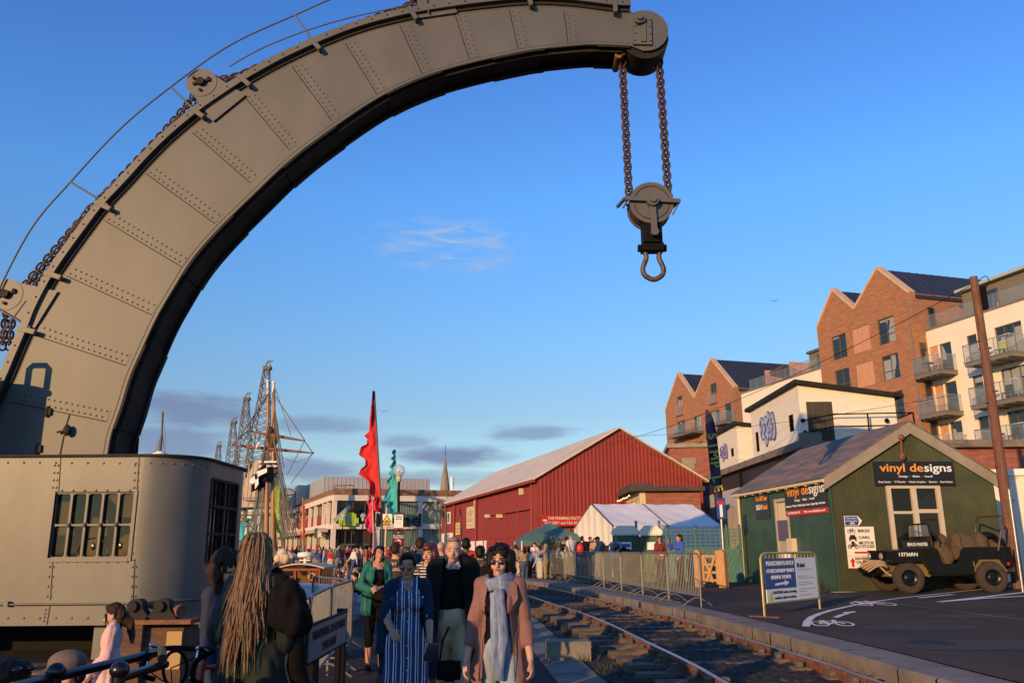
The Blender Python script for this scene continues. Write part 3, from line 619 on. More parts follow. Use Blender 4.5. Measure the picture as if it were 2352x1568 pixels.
# ------------------------------------------------------------------ chain winch in front of the house
wn = thing('hand_winch', 'rusty winch with iron axle on a timber block before the crane house', 'winch', gr(345, 1600, 0)*0+Vector((at(345, 1545, 10.6).x, 10.6, 0)))
WM = inv(wn); o = wn.location; zz = lambda y: at(360, y, 10.6).z
m = MB(WM); x0, x1 = at(300, 1450, 10.6).x, at(398, 1450, 10.6).x; m.box(x0, x1-.25, 10.3, 10.9, 0, zz(1428)).box(x1-.25, x1+.2, 10.4, 10.9, 0, zz(1438)); m.build('timber_block', mat('dark_wharf_timber', (.10, .055, .03), .85, 0, .4, 4, .4, 20, stretch=(1, 1, 5)), wn)
m = MB(WM); m.box(x0-.08, x1+.32, 10.28, 10.95, zz(1428), zz(1418)); m.build('deck_plate', M_rust, wn)
for px in (330, 390):
    m = MB(WM); x = at(px, 1400, 10.6).x; z0 = zz(1420); z1 = zz(1390)
    m.prism([(x-.2, z0), (x+.2, z0), (x+.09, z1-.02), (x+.08, z1+.06), (x+.04, z1+.09), (x-.04, z1+.09), (x-.08, z1+.06), (x-.09, z1-.02)], 10.35, 10.5).cyl((x-.02, 10.3, z1+.01), (x-.02, 10.54, z1+.01), .06, n=16)
    m.build('bearing_bracket', M_crane_dk, wn)
m = MB(WM); m.tube([(at(322, 1385, 10.55).x, 10.72, zz(1386)), (at(416, 1400, 10.4).x, 10.4, zz(1400))], .05, 14).cyl((at(412, 1400, 10.4).x, 10.41, zz(1399)), (at(418, 1400, 10.4).x, 10.39, zz(1400)), .075, n=14)
m.torus((at(366, 1398, 10.5).x, 10.5, zz(1400)), .09, .012, 'x', 14, 5); m.build('axle', M_rust, wn)
m = MB(WM); m.box(x1+.02, x1+.2, 10.36, 10.39, zz(1530), zz(1445)); m.build('notice', mat('buff_card', (.42, .27, .11), .8, 0, .06), wn)
# ------------------------------------------------------------------ ground, quay, water
GZ = 0.1
def rz(x): return 0.42+0.012*max(0.0, x-3.0)
def rg(px, py, dz=0.0):
    z = 0.45
    for _ in range(6): p = gr(px, py, z); z = rz(p.x)
    return Vector((p.x, p.y, z+dz))
def qx(y): return -4.0-(y-18)*0.075
m = MB()
m.add([(-700, -300, GZ), (700, -300, GZ), (700, 18, GZ), (-700, 18, GZ), (qx(18), 18, GZ), (qx(48), 48, GZ), (700, 48, GZ), (-23, 48, GZ), (-23, 1500, GZ), (700, 1500, GZ)],
      [(0, 1, 2, 4, 3), (4, 2, 6, 5), (7, 5, 6, 9, 8)])
tag(m.build('ground', M_path), kind='structure')
m = MB(); m.add([(-900, 17, -1.7), (0, 17, -1.7), (0, 1500, -1.7), (-900, 1500, -1.7)], [(0, 1, 2, 3)]); tag(m.build('harbour_water', M_water), kind='structure')
m = MB()
for a, b in (((-700, 18), (qx(18), 18)), ((qx(18), 18), (qx(48), 48)), ((qx(48), 48), (-23, 48)), ((-23, 48), (-23, 1500))): m.add([(*a, GZ-.003), (*b, GZ-.003), (*b, -2.5), (*a, -2.5)], [(0, 1, 2, 3)])
tag(m.build('quay_wall', M_quay), 'weathered stone quay wall dropping into the harbour water', 'quay wall')
m = MB()
pts = [(qx(y)+.25, y) for y in range(18, 49, 2)]
for (x, y), (x2, y2) in zip(pts, pts[1:]): m.box(min(x, x2)-.25, max(x, x2)+.2, y+.01, y2-.01, GZ-.05, GZ+.05)
for k in range(9): m.box(-8-k*1.9, -6.15-k*1.9, 48, 48.5, GZ-.05, GZ+.05)
tag(m.build('quay_kerb', M_concrete), kind='structure')
# far bank
m = MB(); m.add([(-900, 420, .0), (-23.5, 420, .0), (-23.5, 1500, 8), (-900, 1500, 8)], [(0, 1, 2, 3)]); tag(m.build('far_terrain', mat('far_bank', (.06, .07, .05), .9, 0, .3, .02)), kind='structure')
# track centre line: right and left rail
RR = [Vector(gr(x, y, .35)) for x, y in ((2030, 1568), (1889, 1520), (1723, 1469), (1551, 1417), (1417, 1385), (1221, 1342))]
d0 = (RR[0]-RR[2]).normalized(); RR = [RR[0]+d0*12, RR[0]+d0*4]+RR; d1 = (RR[-1]-RR[-2]).normalized()
RR += [RR[-1]+Vector((-2.9, 8, 0)), RR[-1]+Vector((-7.5, 17, 0)), RR[-1]+Vector((-14, 27, 0))]
RR = resample(RR, 90)
def offs(P, o):
    out = []
    for i, p in enumerate(P):
        d = (P[min(i+1, len(P)-1)]-P[max(i-1, 0)]).normalized(); out.append(p+Vector((d.y, -d.x, 0))*o)
    return out
RL = offs(RR, -1.5); CT = offs(RR, -.75)
def rail(name, P, lab):
    o = thing(name, lab, 'rail', P[20]); M = inv(o); a = MB(M); b = MB(M)
    for (p, q) in zip(P, P[1:]):
        d = (q-p).normalized(); q2 = q+d*.01
        a.bar(p-Vector((0, 0, .09)), q-Vector((0, 0, .09)), .022, .12); a.bar(p-Vector((0, 0, .155)), q-Vector((0, 0, .155)), .14, .03); a.bar(p-Vector((0, 0, .025)), q-Vector((0, 0, .025)), .072, .044)
        b.bar(p-Vector((0, 0, .002)), q-Vector((0, 0, .002)), .06, .006)
    a.build('rail_web', M_rust, o); b.build('running_surface', M_railtop, o)
rail('railway_rail', RR, 'right rusty rail with worn bright top beside the raised kerb')
rail('railway_rail', RL, 'left rusty rail with worn bright top beside the footpath')
m = MB(); m.box(-.13, .13, -1.3, 1.3, -.12, 0); proto = None
m = MB()
L_ = 0; nxt = .3; k = 0; sl_mesh = None
for i in range(len(CT)-1):
    seg = (CT[i+1]-CT[i]).length
    while nxt < L_+seg:
        p = CT[i].lerp(CT[i+1], (nxt-L_)/seg); d = (CT[i+1]-CT[i]).normalized(); nxt += .68
        if p.y < 6 or p.y > 62: continue
        if sl_mesh is None:
            q = MB(); q.box(-1.3, 1.3, -.125, .125, -.14, 0)
            for s in (-.75, .75): q.box(s-.17, s+.17, -.1, .1, 0, .035).box(s-.12, s-.06, -.06, .06, .035, .1).box(s+.06, s+.12, -.06, .06, .035, .1)
            sl_mesh = q.build('sleeper', M_sleeper); o = sl_mesh
        else: o = sl_mesh.copy(); COL.objects.link(o)
        o.location = (p.x+random.uniform(-.05, .05), p.y, .235+random.uniform(-.02, .012)); o.rotation_euler = (random.uniform(-.015, .015), 0, math.atan2(d.y, d.x)-math.pi/2+random.uniform(-.03, .03))
        tag(o, 'weathered timber sleeper lying across the railway track', 'sleeper', 'sleepers of the harbour railway track')
    L_ += seg
# kerb beside the road (right of the track) and the raised road
KR = offs(RR, .40); KR2 = offs(RR, .95)
m = MB()
nk = len(KR)
def flat(p, z): return Vector((p.x, p.y, z))
for i in range(nk-1):
    e = 0.004*math.sin(i*7.3); a, b, c, d = KR[i], KR[i].lerp(KR[i+1], .985), KR2[i].lerp(KR2[i+1], .985), KR2[i]; a = a+Vector((e*3, 0, 0)); b = b+Vector((e*3, 0, 0)); q = a.lerp(d, .05); r = b.lerp(c, .05)
    m.add([flat(a, .05), flat(b, .05), flat(b, .405+e), flat(a, .405+e), flat(r, .425+e), flat(q, .425+e), flat(c, .428), flat(d, .428), flat(b, .05), flat(c, .05)], [(0, 1, 2, 3), (3, 2, 4, 5), (5, 4, 6, 7), (8, 9, 6, 4, 2)])
kb = m.build('kerb', M_concrete); tag(kb, kind='structure')
m = MB()
for i in range(nk-1):
    a, b = KR2[i], KR2[i+1]
    xs = [0, .3, 1.2, 3, 6, 12, 30, 90, 300]
    for u, v in zip(xs, xs[1:]):
        P = [Vector((a.x+u, a.y, 0)), Vector((a.x+v, a.y, 0)), Vector((b.x+v, b.y, 0)), Vector((b.x+u, b.y, 0))]
        for p in P: p.z = rz(p.x) if p.x > 3 else .42
        m.add(P, [(0, 1, 2, 3)])
tag(m.build('road', M_tarmac), kind='structure')
# ballast bed
def pathedge(y):
    P = [(-14, 1.6), (8, 1.12), (11.3, .86), (18.7, .42), (26, -.5), (34, -2.2), (44, -6), (60, -13)]
    for (a, b), (c, d) in zip(P, P[1:]):
        if a <= y <= c: return b+(d-b)*(y-a)/(c-a)
    return P[-1][1]
m = MB(); nx = 46; rows = [KR[i] for i in range(nk)]
dense = []
for a, b in zip(rows, rows[1:]):
    n = 1 if a.y < 5 or a.y > 34 else 5
    dense += [a.lerp(b, k/n) for k in range(n)]
for r in dense:
    x0 = pathedge(r.y)+.1
    for j in range(nx+1):
        x = x0+(r.x+.02-x0)*j/nx; t = j/nx
        z = .10+.13*min(1, t*2.2)+(noise.noise(Vector((x*9, r.y*9, 0)))*.03+noise.noise(Vector((x*23, r.y*23, 3)))*.022 if 0 < j < nx else 0)
        m.v.append(Vector((x, r.y, max(z, .085 if j else .06))))
for i in range(len(dense)-1):
    for j in range(nx): k = i*(nx+1)+j; m.f.append([k, k+1, k+nx+2, k+nx+1]); m.m.append(0); m.sm.append(False)
tag(m.build('track_ballast', M_ballast), kind='stuff')
# edging strip of the footpath
m = MB(); ys = [y*1.0 for y in range(-6, 40)]
for a, b in zip(ys, ys[1:]): m.add([(pathedge(a)-.42, a+.01, GZ+.02), (pathedge(a)+.12, a+.01, GZ+.035), (pathedge(b)+.12, b-.01, GZ+.035), (pathedge(b)-.42, b-.01, GZ+.02), (pathedge(a)+.12, a+.01, GZ-.05), (pathedge(b)+.12, b-.01, GZ-.05), (pathedge(a)-.42, a+.01, GZ-.02), (pathedge(b)-.42, b-.01, GZ-.02)], [(0, 1, 2, 3), (1, 4, 5, 2), (0, 3, 7, 6)])
tag(m.build('path_edging', M_concrete), kind='structure')
# dry weeds between the sleepers
M_weed = mat('dry_weeds', (.045, .045, .02), .9, 0, .4, 6)
m = MB(); rnd = random.Random(3)
for _ in range(420):
    y = rnd.uniform(9.5, 26); i = min(range(nk), key=lambda q: abs(KR[q].y-y)); t = rnd.choice((rnd.uniform(.02, .4), rnd.uniform(.9, .99)))
    x0 = pathedge(y); x = x0+(KR[i].x-x0)*t; z0 = .1+.1*min(1, t*2.2)
    for _ in range(5):
        dx, dy = rnd.uniform(-.05, .05), rnd.uniform(-.05, .05); h = rnd.uniform(.05, .16)
        m.add([(x+dx-.006, y+dy, z0), (x+dx+.006, y+dy, z0), (x+dx*2.6, y+dy*2.6, z0+h)], [(0, 1, 2)])
for _ in range(70):
    h = rnd.uniform(.1, .5); x = 8.25+rnd.uniform(-.25, .2); y = 22.9+rnd.uniform(-.4, 1.6); x -= (y-22.5)*.086; x -= .1
    m.add([(x-.012, y, .47), (x+.012, y, .47), (x+rnd.uniform(-.12, .08), y+rnd.uniform(-.1, .1), .47+h)], [(0, 1, 2)])
tag(m.build('weeds', M_weed), kind='stuff')
# concrete block by the track
b = MB(); p = gr(1307, 1520, .1); b.box(-.3, .3, -.2, .2, -.02, .27); o = b.build('concrete_block', mat('pale_block', (.20, .175, .13), .85, 0, .2, 5, .3, 30)); o.location = (p.x, p.y+.2, GZ); o.rotation_euler = (0, 0, .06)
tag(o, 'pale square concrete box lying beside the left rail and footpath edging', 'concrete block')
# ------------------------------------------------------------------ road markings
def strip(px, wd, z=.008, name='road_marking', m_=None):
    P = [rg(x, y) for x, y in px]; w_ = wd if isinstance(wd, list) else [wd]*len(P); m = MB(); vs = []
    for i, p in enumerate(P):
        d = (P[min(i+1, len(P)-1)]-P[max(i-1, 0)]); d = Vector((d.x, d.y, 0)).normalized(); n = Vector((-d.y, d.x, 0))*w_[i]/2
        vs += [p+n+Vector((0, 0, z)), p-n+Vector((0, 0, z))]
    m.add(vs, [(2*i, 2*i+1, 2*i+3, 2*i+2) for i in range(len(P)-1)])
    return tag(m.build(name, m_ or M_white), kind='structure')
zr = lambda a, b: (1722.7+.2676*a, 1263.3+.2676*b)
strip([zr(*p) for p in ((482, 655), (490, 615), (530, 575), (600, 545), (700, 515), (900, 470), (1100, 437), (1300, 410), (1500, 388), (1900, 345), (2352, 298))], [.12, .12, .12, .11, .1, .1, .09, .09, .09, .09, .09])
strip([zr(*p) for p in ((1450, 410), (1740, 380))], .14)
strip([zr(*p) for p in ((1620, 445), (2000, 403), (2352, 362), (2600, 335))], .16)
strip([zr(*p) for p in ((1640, 444), (2000, 415), (2352, 396), (2600, 384))], .16, .012)
strip([zr(*p) for p in ((600, 380), (1000, 430), (1700, 515), (2352, 600), (2700, 645))], .05, .006, m_=M_concrete)
strip([zr(*p) for p in ((735, 578), (790, 555), (850, 543))], .1); strip([zr(*p) for p in ((800, 545), (850, 536), (905, 528))], [.0, .22, .02], .012)
dl = [(i, KR2[i]) for i in range(nk) if 3 < KR2[i].y < 40]
for o_ in (.13, .3):
    P = offs([p for _, p in dl], o_); m = MB(); vs = []
    for a, b in zip(offs(P, -.035), offs(P, .035)): vs += [flat(a, .429), flat(b, .429)]
    m.add(vs, [(2*i, 2*i+1, 2*i+3, 2*i+2) for i in range(len(P)-1)]); tag(m.build('double_yellow_line', M_yellowline), kind='structure')
rnd = random.Random(8); M_patch = mat('tarmac_patch', (.036, .029, .024), .85, 0, .35, 1.2, .5, 120)
for px, py, sx, sy in ((2110, 1440, .9, .6), (2300, 1480, 1.3, .6), (2230, 1415, .8, .5)):
    p = rg(px, py); P = [(p.x+sx*math.cos(t*.628)*rnd.uniform(.8, 1.1), p.y+sy*math.sin(t*.628)*rnd.uniform(.8, 1.1)) for t in range(10)]; m = MB(); m.add([(x, y, rz(x)+.004) for x, y in P], [tuple(range(10))]); tag(m.build('road_patch', M_patch), kind='structure')
for px, py in ((2090, 1452), (2290, 1440)):
    p = rg(px, py); m = MB(); x, y = p.x, p.y; vs = []
    for t in range(24): vs += [(x-.008-.006*math.sin(t), y, rz(x)+.005), (x+.008, y, rz(x)+.005)]; x += rnd.uniform(-.09, .12); y += rnd.uniform(.02, .14)
    m.add(vs, [(2*t, 2*t+1, 2*t+3, 2*t+2) for t in range(23)]); tag(m.build('road_crack', M_black), kind='structure')
p = rg(2150, 1475); m = MB(); m.cyl((p.x, p.y, rz(p.x)-.02), (p.x, p.y, rz(p.x)+.006), .3, n=24); tag(m.build('manhole_cover', M_crane_dk), 'round iron manhole cover set in the tarmac road', 'manhole cover')
def bike_mark(m, P, r, flat_=True):
    """a cycle symbol: P maps drawing (u,v) in 0..1.7 x 0..1 to a point"""
    def seg(a, b): m.bar(P(*a), P(*b), r, .002 if flat_ else r)
    for cx in (.36, 1.34):
        for k in range(18): t0, t1 = k*math.pi/9, (k+1)*math.pi/9; seg((cx+.33*math.cos(t0), .36+.33*math.sin(t0)), (cx+.33*math.cos(t1), .36+.33*math.sin(t1)))
    for a, b in (((.36, .36), (.62, .8)), ((.62, .8), (1.12, .78)), ((.62, .8), (.8, .34)), ((.8, .34), (1.12, .78)), ((.36, .36), (.8, .34)), ((1.34, .36), (1.08, .9)), ((1.08, .95), (1.26, .97)), ((.5, .88), (.72, .88)), ((.62, .8), (.6, .88))): seg(a, b)
for (ax, ay), (bx, by), ln in (((555, 655), (930, 655), 1.15), ((960, 480), (1310, 475), 1.5)):
    A = rg(*zr(ax, ay)); B = rg(*zr(bx, by)); u = (B-A)/1.7; v = Vector((-u.y, u.x, 0)).normalized()*ln
    m = MB(); bike_mark(m, lambda a, b: A+u*a+v*b+Vector((0, 0, .012)), .042); tag(m.build('cycle_symbol_marking', M_white), kind='structure')
# ------------------------------------------------------------------ green corrugated hut
hc = at(1927, 1360, 22.5); HZ = .46
hut = thing('corrugated_hut', 'small green corrugated iron workshop hut with gabled front and sign shop boards', 'hut', (hc.x, hc.y, HZ), math.atan2(.086, 1))
HW, HE, HP, HLn, HX = 4.68, 3.0, 4.42, 6.85, 2.42
wn0, wn1, wz0_, wz1_ = 1.62, 3.08, .98, 2.72
fr_ = MB(); nn = 62
def gz(x): return HE+(HP-HE)*(1-abs(x-HX)/(HX if x < HX else HW-HX))
xs = [HW*i/(nn*4) for i in range(nn*4+1)]
for a, b in zip(xs, xs[1:]):
    ya, yb = .023*math.cos(a/HW*nn*2*math.pi), .023*math.cos(b/HW*nn*2*math.pi)
    mid = (a+b)/2
    spans = [(0, 1.9), (1.9, 1e9)] if not wn0 < mid < wn1 else [(0, wz0_), (wz1_, 1e9)]
    for i_, (z0, z1) in enumerate(spans):
        off = -.006 if (z0 == 0 or not wn0 < mid < wn1) and z0 == 0 else 0
        fr_.smooth = True; fr_.add([(a, ya+off, z0), (b, yb+off, z0), (b, yb+off, min(z1, gz(b))), (a, ya+off, min(z1, gz(a)))], [(0, 1, 2, 3)])
fr_.smooth = False
fr_.build('corrugated_front', M_corr, hut)
bd = MB(); dx0, dx1 = 2.75, 3.78   # side door opening measured back from the corner
def side(xx): return xx
for y0, y1, z0, z1 in ((0, dx0, 0, HE), (dx1, HLn, 0, HE), (dx0, dx1, 2.62, HE)): bd.add([(0, y0, z0), (0, y1, z0), (0, y1, z1), (0, y0, z1)], [(0, 1, 2, 3)])
bd.add([(HW, 0, 0), (HW, HLn, 0), (HW, HLn, HE), (HW, 0, HE)], [(0, 1, 2, 3)])
bd.add([(0, HLn, 0), (HW, HLn, 0), (HW, HLn, HE), (HX, HLn, HP), (0, HLn, HE)], [(0, 1, 2, 3, 4)])
bd.box(.0, .04, -.03, .04, 0, HE); bd.box(.01, .03, dx0, dx1, 0, .05)
bd.build('side_walls', M_hut, hut)
rf = MB()
for s in (0, 1):
    x1 = -.2 if s == 0 else HW+.2; sl_ = (HP-HE)/(HX if s == 0 else HW-HX); z1 = HE-.2*sl_
    rf.add([(HX, -.12, HP+.06), (x1, -.12, z1+.06), (x1, HLn+.25, z1+.06), (HX, HLn+.25, HP+.06), (HX, -.12, HP+.1), (x1, -.12, z1+.1), (x1, HLn+.25, z1+.1), (HX, HLn+.25, HP+.1)], [(0, 1, 2, 3), (4, 7, 6, 5), (0, 4, 5, 1), (1, 5, 6, 2), (2, 6, 7, 3)])
rf.build('roof', M_hutroof, hut)
bg_ = MB()
for s in (0, 1):
    x1 = -.16 if s == 0 else HW+.16; sl_ = (HP-HE)/(HX if s == 0 else HW-HX); z1 = HE-.16*sl_
    bg_.add([(HX, -.11-.004*s, HP+.05), (x1, -.11-.004*s, z1+.05), (x1, -.11-.004*s, z1-.27), (HX, -.11-.004*s, HP-.27), (HX, -.06, HP+.05), (x1, -.06, z1+.05), (x1, -.06, z1-.27), (HX, -.06, HP-.27)], [(0, 1, 2, 3), (4, 7, 6, 5), (0, 4, 5, 1), (1, 5, 6, 2), (2, 6, 7, 3), (3, 7, 4, 0)])
bg_.build('barge_board', M_barge, hut)
gt = MB(); gt.tube([(-.17, -.1, HE-.12), (-.17, HLn+.2, HE-.12)], .05, 8); gt.tube([(-.05, HLn-.06, HE-.15), (-.05, HLn-.06, .05)], .045, 10)
for k in range(10): gt.box(-.2, 0, .35+k*.68, .38+k*.68, HE-.19, HE-.165)
gt.build('gutter', M_cream, hut)
wf = MB(); t = .09
for a, b, c, d in ((wn0-.03, wn0+t, wz0_-.05, wz1_+.06), (wn1-t, wn1+.03, wz0_-.05, wz1_+.06), (wn0+t, wn1-t, wz1_-.05, wz1_+.06), (wn0+t, wn1-t, wz0_-.05, wz0_+.07), ((wn0+wn1)/2-.07, (wn0+wn1)/2+.07, wz0_+.07, wz1_-.05)): wf.box(a, b, -.05, .03, c, d)
wf.box(wn0+t, (wn0+wn1)/2-.07, -.035, .03, 2.0, 2.07).box((wn0+wn1)/2+.07, wn1-t, -.035, .03, 2.02, 2.12)
o = wf.build('shop_window', mat('pale_window_timber', (.52, .45, .34), .6, 0, .08, 3), hut)
g = MB(); g.box(wn0, wn1, .035, .045, wz0_, wz1_); g.build('pane', glassmat('hut_window_glass', (.008, .008, .009), (.015, .015, .015), .3, (1, 1, 1), .03), o)
ln = MB(); ln.tube([(HX-.28, -.09, HP-.38), (HX-.3, -.08, HP-.92)], .035, 8).ball((HX-.28, -.1, HP-.38), (.1, .07, .09), 10, 6).ball((HX-.3, -.1, HP-.9), (.09, .07, .11), 10, 6)
ln.build('rusty_bracket', M_rust, hut)
sill = MB(); sill.box(-.25, 5.4, -.35, -.05, -.06, .03); sill.build('footing', mat('pale_stone_plinth', (.5, .38, .24), .85, 0, .2, 2, .3, 20), hut)
def hsign(name, lab, parts_fn, loc, rz_=0): 
    o = thing(name, lab, 'sign', Matrix.Translation(hut.location) @ Matrix.Rotation(hut.rotation_euler.z, 4, 'Z') @ Vector(loc), hut.rotation_euler.z+rz_); parts_fn(o); return o
def shop_text(o, w_, h_, extra):
    a = text('vinyl de', .30*h_/.62, M_orange, o, (-w_*.155, -.008, h_*.22), width=w_*.545, bold=.012); text('signs', .30*h_/.62, M_wletter, o, (w_*.3, -.008, h_*.22), width=w_*.345, bold=.014)
    for v in (a,): pass
    text('Design  ·  Make  ·  Install', .072*h_/.62, M_wletter, o, (0.02, -.006, -h_*.13), width=w_*.42, bold=.006)
    text(extra, .066*h_/.62, M_wletter, o, (0, -.006, -h_*.36), width=w_*.93, bold=.006)
def s1(o):
    m = MB(); m.box(-1.13, 1.13, 0, .025, -.32, .32); m.build('board', M_sign_blk, o); shop_text(o, 2.26, .64, 'Shop Fascias  ·  "A" Boards  ·  Vehicle Graphics  ·  Banners  ·  Boat Names')
hsign('shop_sign', 'long black shop sign with orange and white lettering over the hut window', s1, (2.41, -.08, 3.07))
def s2(o):
    m = MB(); m.box(-1.38, 1.38, 0, .025, -.3, .46); m.build('board', M_sign_blk, o)
    m = MB(); m.box(-1.38, 1.38, -.001, .025, -.45, -.3); m.build('red_strip', M_sign_red, o)
    a = text('vinyl de', .40, M_orange, o, (-.43, -.008, .23), width=1.5, bold=.012); text('signs', .40, M_wletter, o, (.83, -.008, .23), width=.96, bold=.014)
    text('Design  ·  Make  ·  Install', .085, M_wletter, o, (.0, -.006, -.03), width=1.3, bold=.006); text('Shop Fascias · "A" Boards · Vehicle Graphics · Banners · Magnetic Signs · Boat Names', .08, M_wletter, o, (0, -.006, -.18), width=2.6, bold=.006)
    text('Tel: 07966 269 224        Web: www.vinyldesigns.co.uk', .085, M_wletter, o, (0, -.006, -.375), width=2.5, bold=.006)
hsign('shop_sign', 'black and red shop sign with telephone number on the hut side wall by the corner', s2, (-.035, 1.5, 2.5), R_(-90))
def s3(o):
    m = MB(); m.box(-.56, .56, 0, .025, -.46, .42); m.build('board', M_sign_blk, o)
    text('For All Your', .22, M_orange, o, (0, -.008, .17), width=.95, bold=.012); text('SIGN', .24, M_wletter, o, (-.26, -.008, -.1), width=.46, bold=.014); text('Needs', .24, M_orange, o, (.24, -.008, -.1), width=.44, bold=.014)
hsign('shop_sign', 'small square black sign reading For All Your Sign Needs on the hut side wall', s3, (-.035, 4.72, 2.5), R_(-90))
dr_ = MB(); dr_.box(-.02, .05, dx0, dx0+.1, 0, 2.6).box(-.02, .05, dx1-.1, dx1, 0, 2.6).box(-.02, .05, dx0+.1, dx1-.1, 2.5, 2.6).box(.03, .07, dx0+.1, dx1-.1, 0, 1.55).box(.03, .06, dx0+.1, dx1-.1, 1.55, 1.7)
o = dr_.build('door', mat('pale_door_timber', (.42, .36, .27), .7, 0, .12, 3), hut); g = MB(); g.box(.06, .07, dx0+.1, dx1-.1, 1.7, 2.5); g.build('pane', M_cream, o)
po = MB(); po.box(-.005, .03, dx0+.15, dx1-.12, 1.35, 1.95); po.build('poster', mat('door_poster', (.30, .14, .06), .5, 0, .5, 9, col2=(.06, .10, .25)), o)
po = MB(); po.box(0, .03, dx0+.12, dx1-.3, .2, .95); po.build('notice', mat('paper_notices', (.75, .7, .62), .7, 0, .3, 12, thr=(.35, .45)), o)
eb = MB(); eb.box(-.16, -.005, 2.35, 2.72, 1.0, 1.4).box(-.05, -.005, 2.5, 2.56, .3, 1.0); eb.build('meter_box', mat('cream_meter_box', (.62, .54, .36), .5, 0, .05), hut)
# direction signs on the hut front
def s4(o):
    m = MB(); m.box(-.4, .4, 0, .015, -.53, .53); m.build('board', mat('cream_white_board', (.8, .74, .62), .5, 0, .04), o)
    for t_, z, x, wd, sz in (('BIKES', .42, .11, .33, .1), ('CARS', .25, .1, .29, .1), ('MOTOR', .11, .15, .41, .1), ('CYCLES', .02, .15, .41, .1), ('DELIVERIES &', -.29, .03, .48, .09), ('COLLECTION', -.385, .03, .43, .09), ('ONLY', -.475, .03, .18, .09)): text(t_, sz, M_kletter, o, (x, -.006, z), width=wd, bold=.022)
    m = MB(); m.add([(x, -.004, z) for x, z in ((-.2, -.11), (.15, -.11), (.15, -.07), (.33, -.135), (.15, -.2), (.15, -.16), (-.2, -.16))], [tuple(range(7))]); m.add([(x, -.004, z) for x, z in ((-.31, -.5), (-.24, -.5), (-.24, -.37), (-.2, -.37), (-.275, -.26), (-.35, -.37), (-.31, -.37))], [tuple(range(7))]); m.build('red_arrow', M_sign_red, o)
    m = MB(); bike_mark(m, lambda a, b: Vector((-.34+a*.13, -.005, .36+b*.13)), .01, False); m.build('cycle_symbol', M_kletter, o)
    m = MB(); m.box(-.31, -.11, -.006, 0, .2, .27).box(-.28, -.14, -.006, 0, .27, .32).box(-.31, -.27, -.006, 0, .16, .2).box(-.15, -.11, -.006, 0, .16, .2); m.build('car_symbol', M_kletter, o)
    m = MB(); m.torus((-.31, -.004, .02), .045, .012, 'y', 14, 5).torus((-.13, -.004, .02), .045, .012, 'y', 14, 5).bar((-.31, -.005, .02), (-.13, -.005, .05), .03, .01, (0, 1, 0)).ball((-.22, -.005, .1), (.05, .008, .06), 8, 6).bar((-.13, -.005, .02), (-.17, -.005, .11), .015, .01, (0, 1, 0)); m.build('motorcycle_symbol', M_kletter, o)
    m = MB(); m.box(.29, .42, -.006, .0, -.5, -.3); m.build('blue_panel', M_sign_blue, o); m = MB(); m.box(.335, .375, -.009, 0, -.49, -.36); m.build('white_stem', M_sign_wh, o); m = MB(); m.box(.305, .405, -.011, 0, -.36, -.32); m.build('red_bar', M_sign_red, o)
    m = MB(); m.box(-.4, .4, -.003, 0, -.222, -.216); m.build('rule', M_kletter, o)
hsign('direction_sign', 'tall white notice for bikes, cars and motor cycles with red arrows on the hut corner', s4, (.71, -.05, 1.14))
def s5(o):
    m = MB(); m.prism([(-.24, -.13), (.14, -.13), (.25, 0), (.14, .13), (-.24, .13)], 0, .012); m.build('border', M_sign_wh, o)
    m = MB(); m.prism([(-.225, -.115), (.12, -.115), (.16, 0), (.12, .115), (-.225, .115)], -.003, .002); m.build('panel', M_sign_blue, o)
    text('City centre', .07, M_wletter, o, (-.05, -.006, .07), width=.3); text('route for cycles', .055, M_wletter, o, (-.05, -.006, .0), width=.32)
    m = MB(); bike_mark(m, lambda a, b: Vector((-.1+a*.08, -.006, -.1+b*.08)), .007, False); m.build('cycle_symbol', M_wletter, o)
hsign('cycle_route_sign', 'small blue arrow shaped cycle route sign above the white notice on the hut', s5, (.56, -.05, 1.82))
# ------------------------------------------------------------------ telegraph pole, grey post, wires
def world_thing(name, lab, cat, loc, group=None): return thing(name, lab, cat, loc, 0, group)
pb = at(2337, 1330, 22.25); ptop = at(2236, 636, 22.25)
tp_ = thing('telegraph_pole', 'tall brown wooden telegraph pole rising beside the right corner of the hut', 'pole', (pb.x, pb.y, rz(pb.x)))
m = MB(inv(tp_)); P = [Vector((pb.x, pb.y, rz(pb.x))).lerp(ptop, k/14) for k in range(15)]; m.tube(P, [.155-.0035*k for k in range(15)], 12); m.build('shaft', M_pole, tp_)
m = MB(inv(tp_)); m.box(ptop.x+.1, ptop.x+.26, ptop.y-.08, ptop.y+.1, ptop.z-.95, ptop.z-.3); m.tube(resample([ptop+Vector((.05, -.1, -.15)), ptop+Vector((.3, -.1, .0)), ptop+Vector((.35, -.1, -.2)), ptop+Vector((.2, -.1, -.4))], 12), .012, 5)
for k in range(6): z = 2.2+k*.85; q = Vector((pb.x, pb.y, rz(pb.x))).lerp(ptop, z/8.3); m.bar(q+Vector((-.2*(k % 2), -.05, 0)), q+Vector((.2*(1-k % 2), -.05, 0)), .02, .02)
m.build('fittings', M_black, tp_)
def wire(name, a, b, sag, lab, r=.012):
    P = [Vector(a).lerp(Vector(b), t/16)-Vector((0, 0, sag*4*(t/16)*(1-t/16))) for t in range(17)]; m = MB(); m.tube(P, r, 5); tag(m.build(name, M_black), lab, 'wire')
wire('overhead_wire', ptop-Vector((0, 0, .2)), at(1400, 1020, 48), .5, 'overhead wire running from the telegraph pole top to the red shed gable', .011)
wire('overhead_wire', at(2200, 905, 30), at(1415, 1003, 50), .3, 'thin lower overhead wire crossing before the apartments to the red shed', .009)
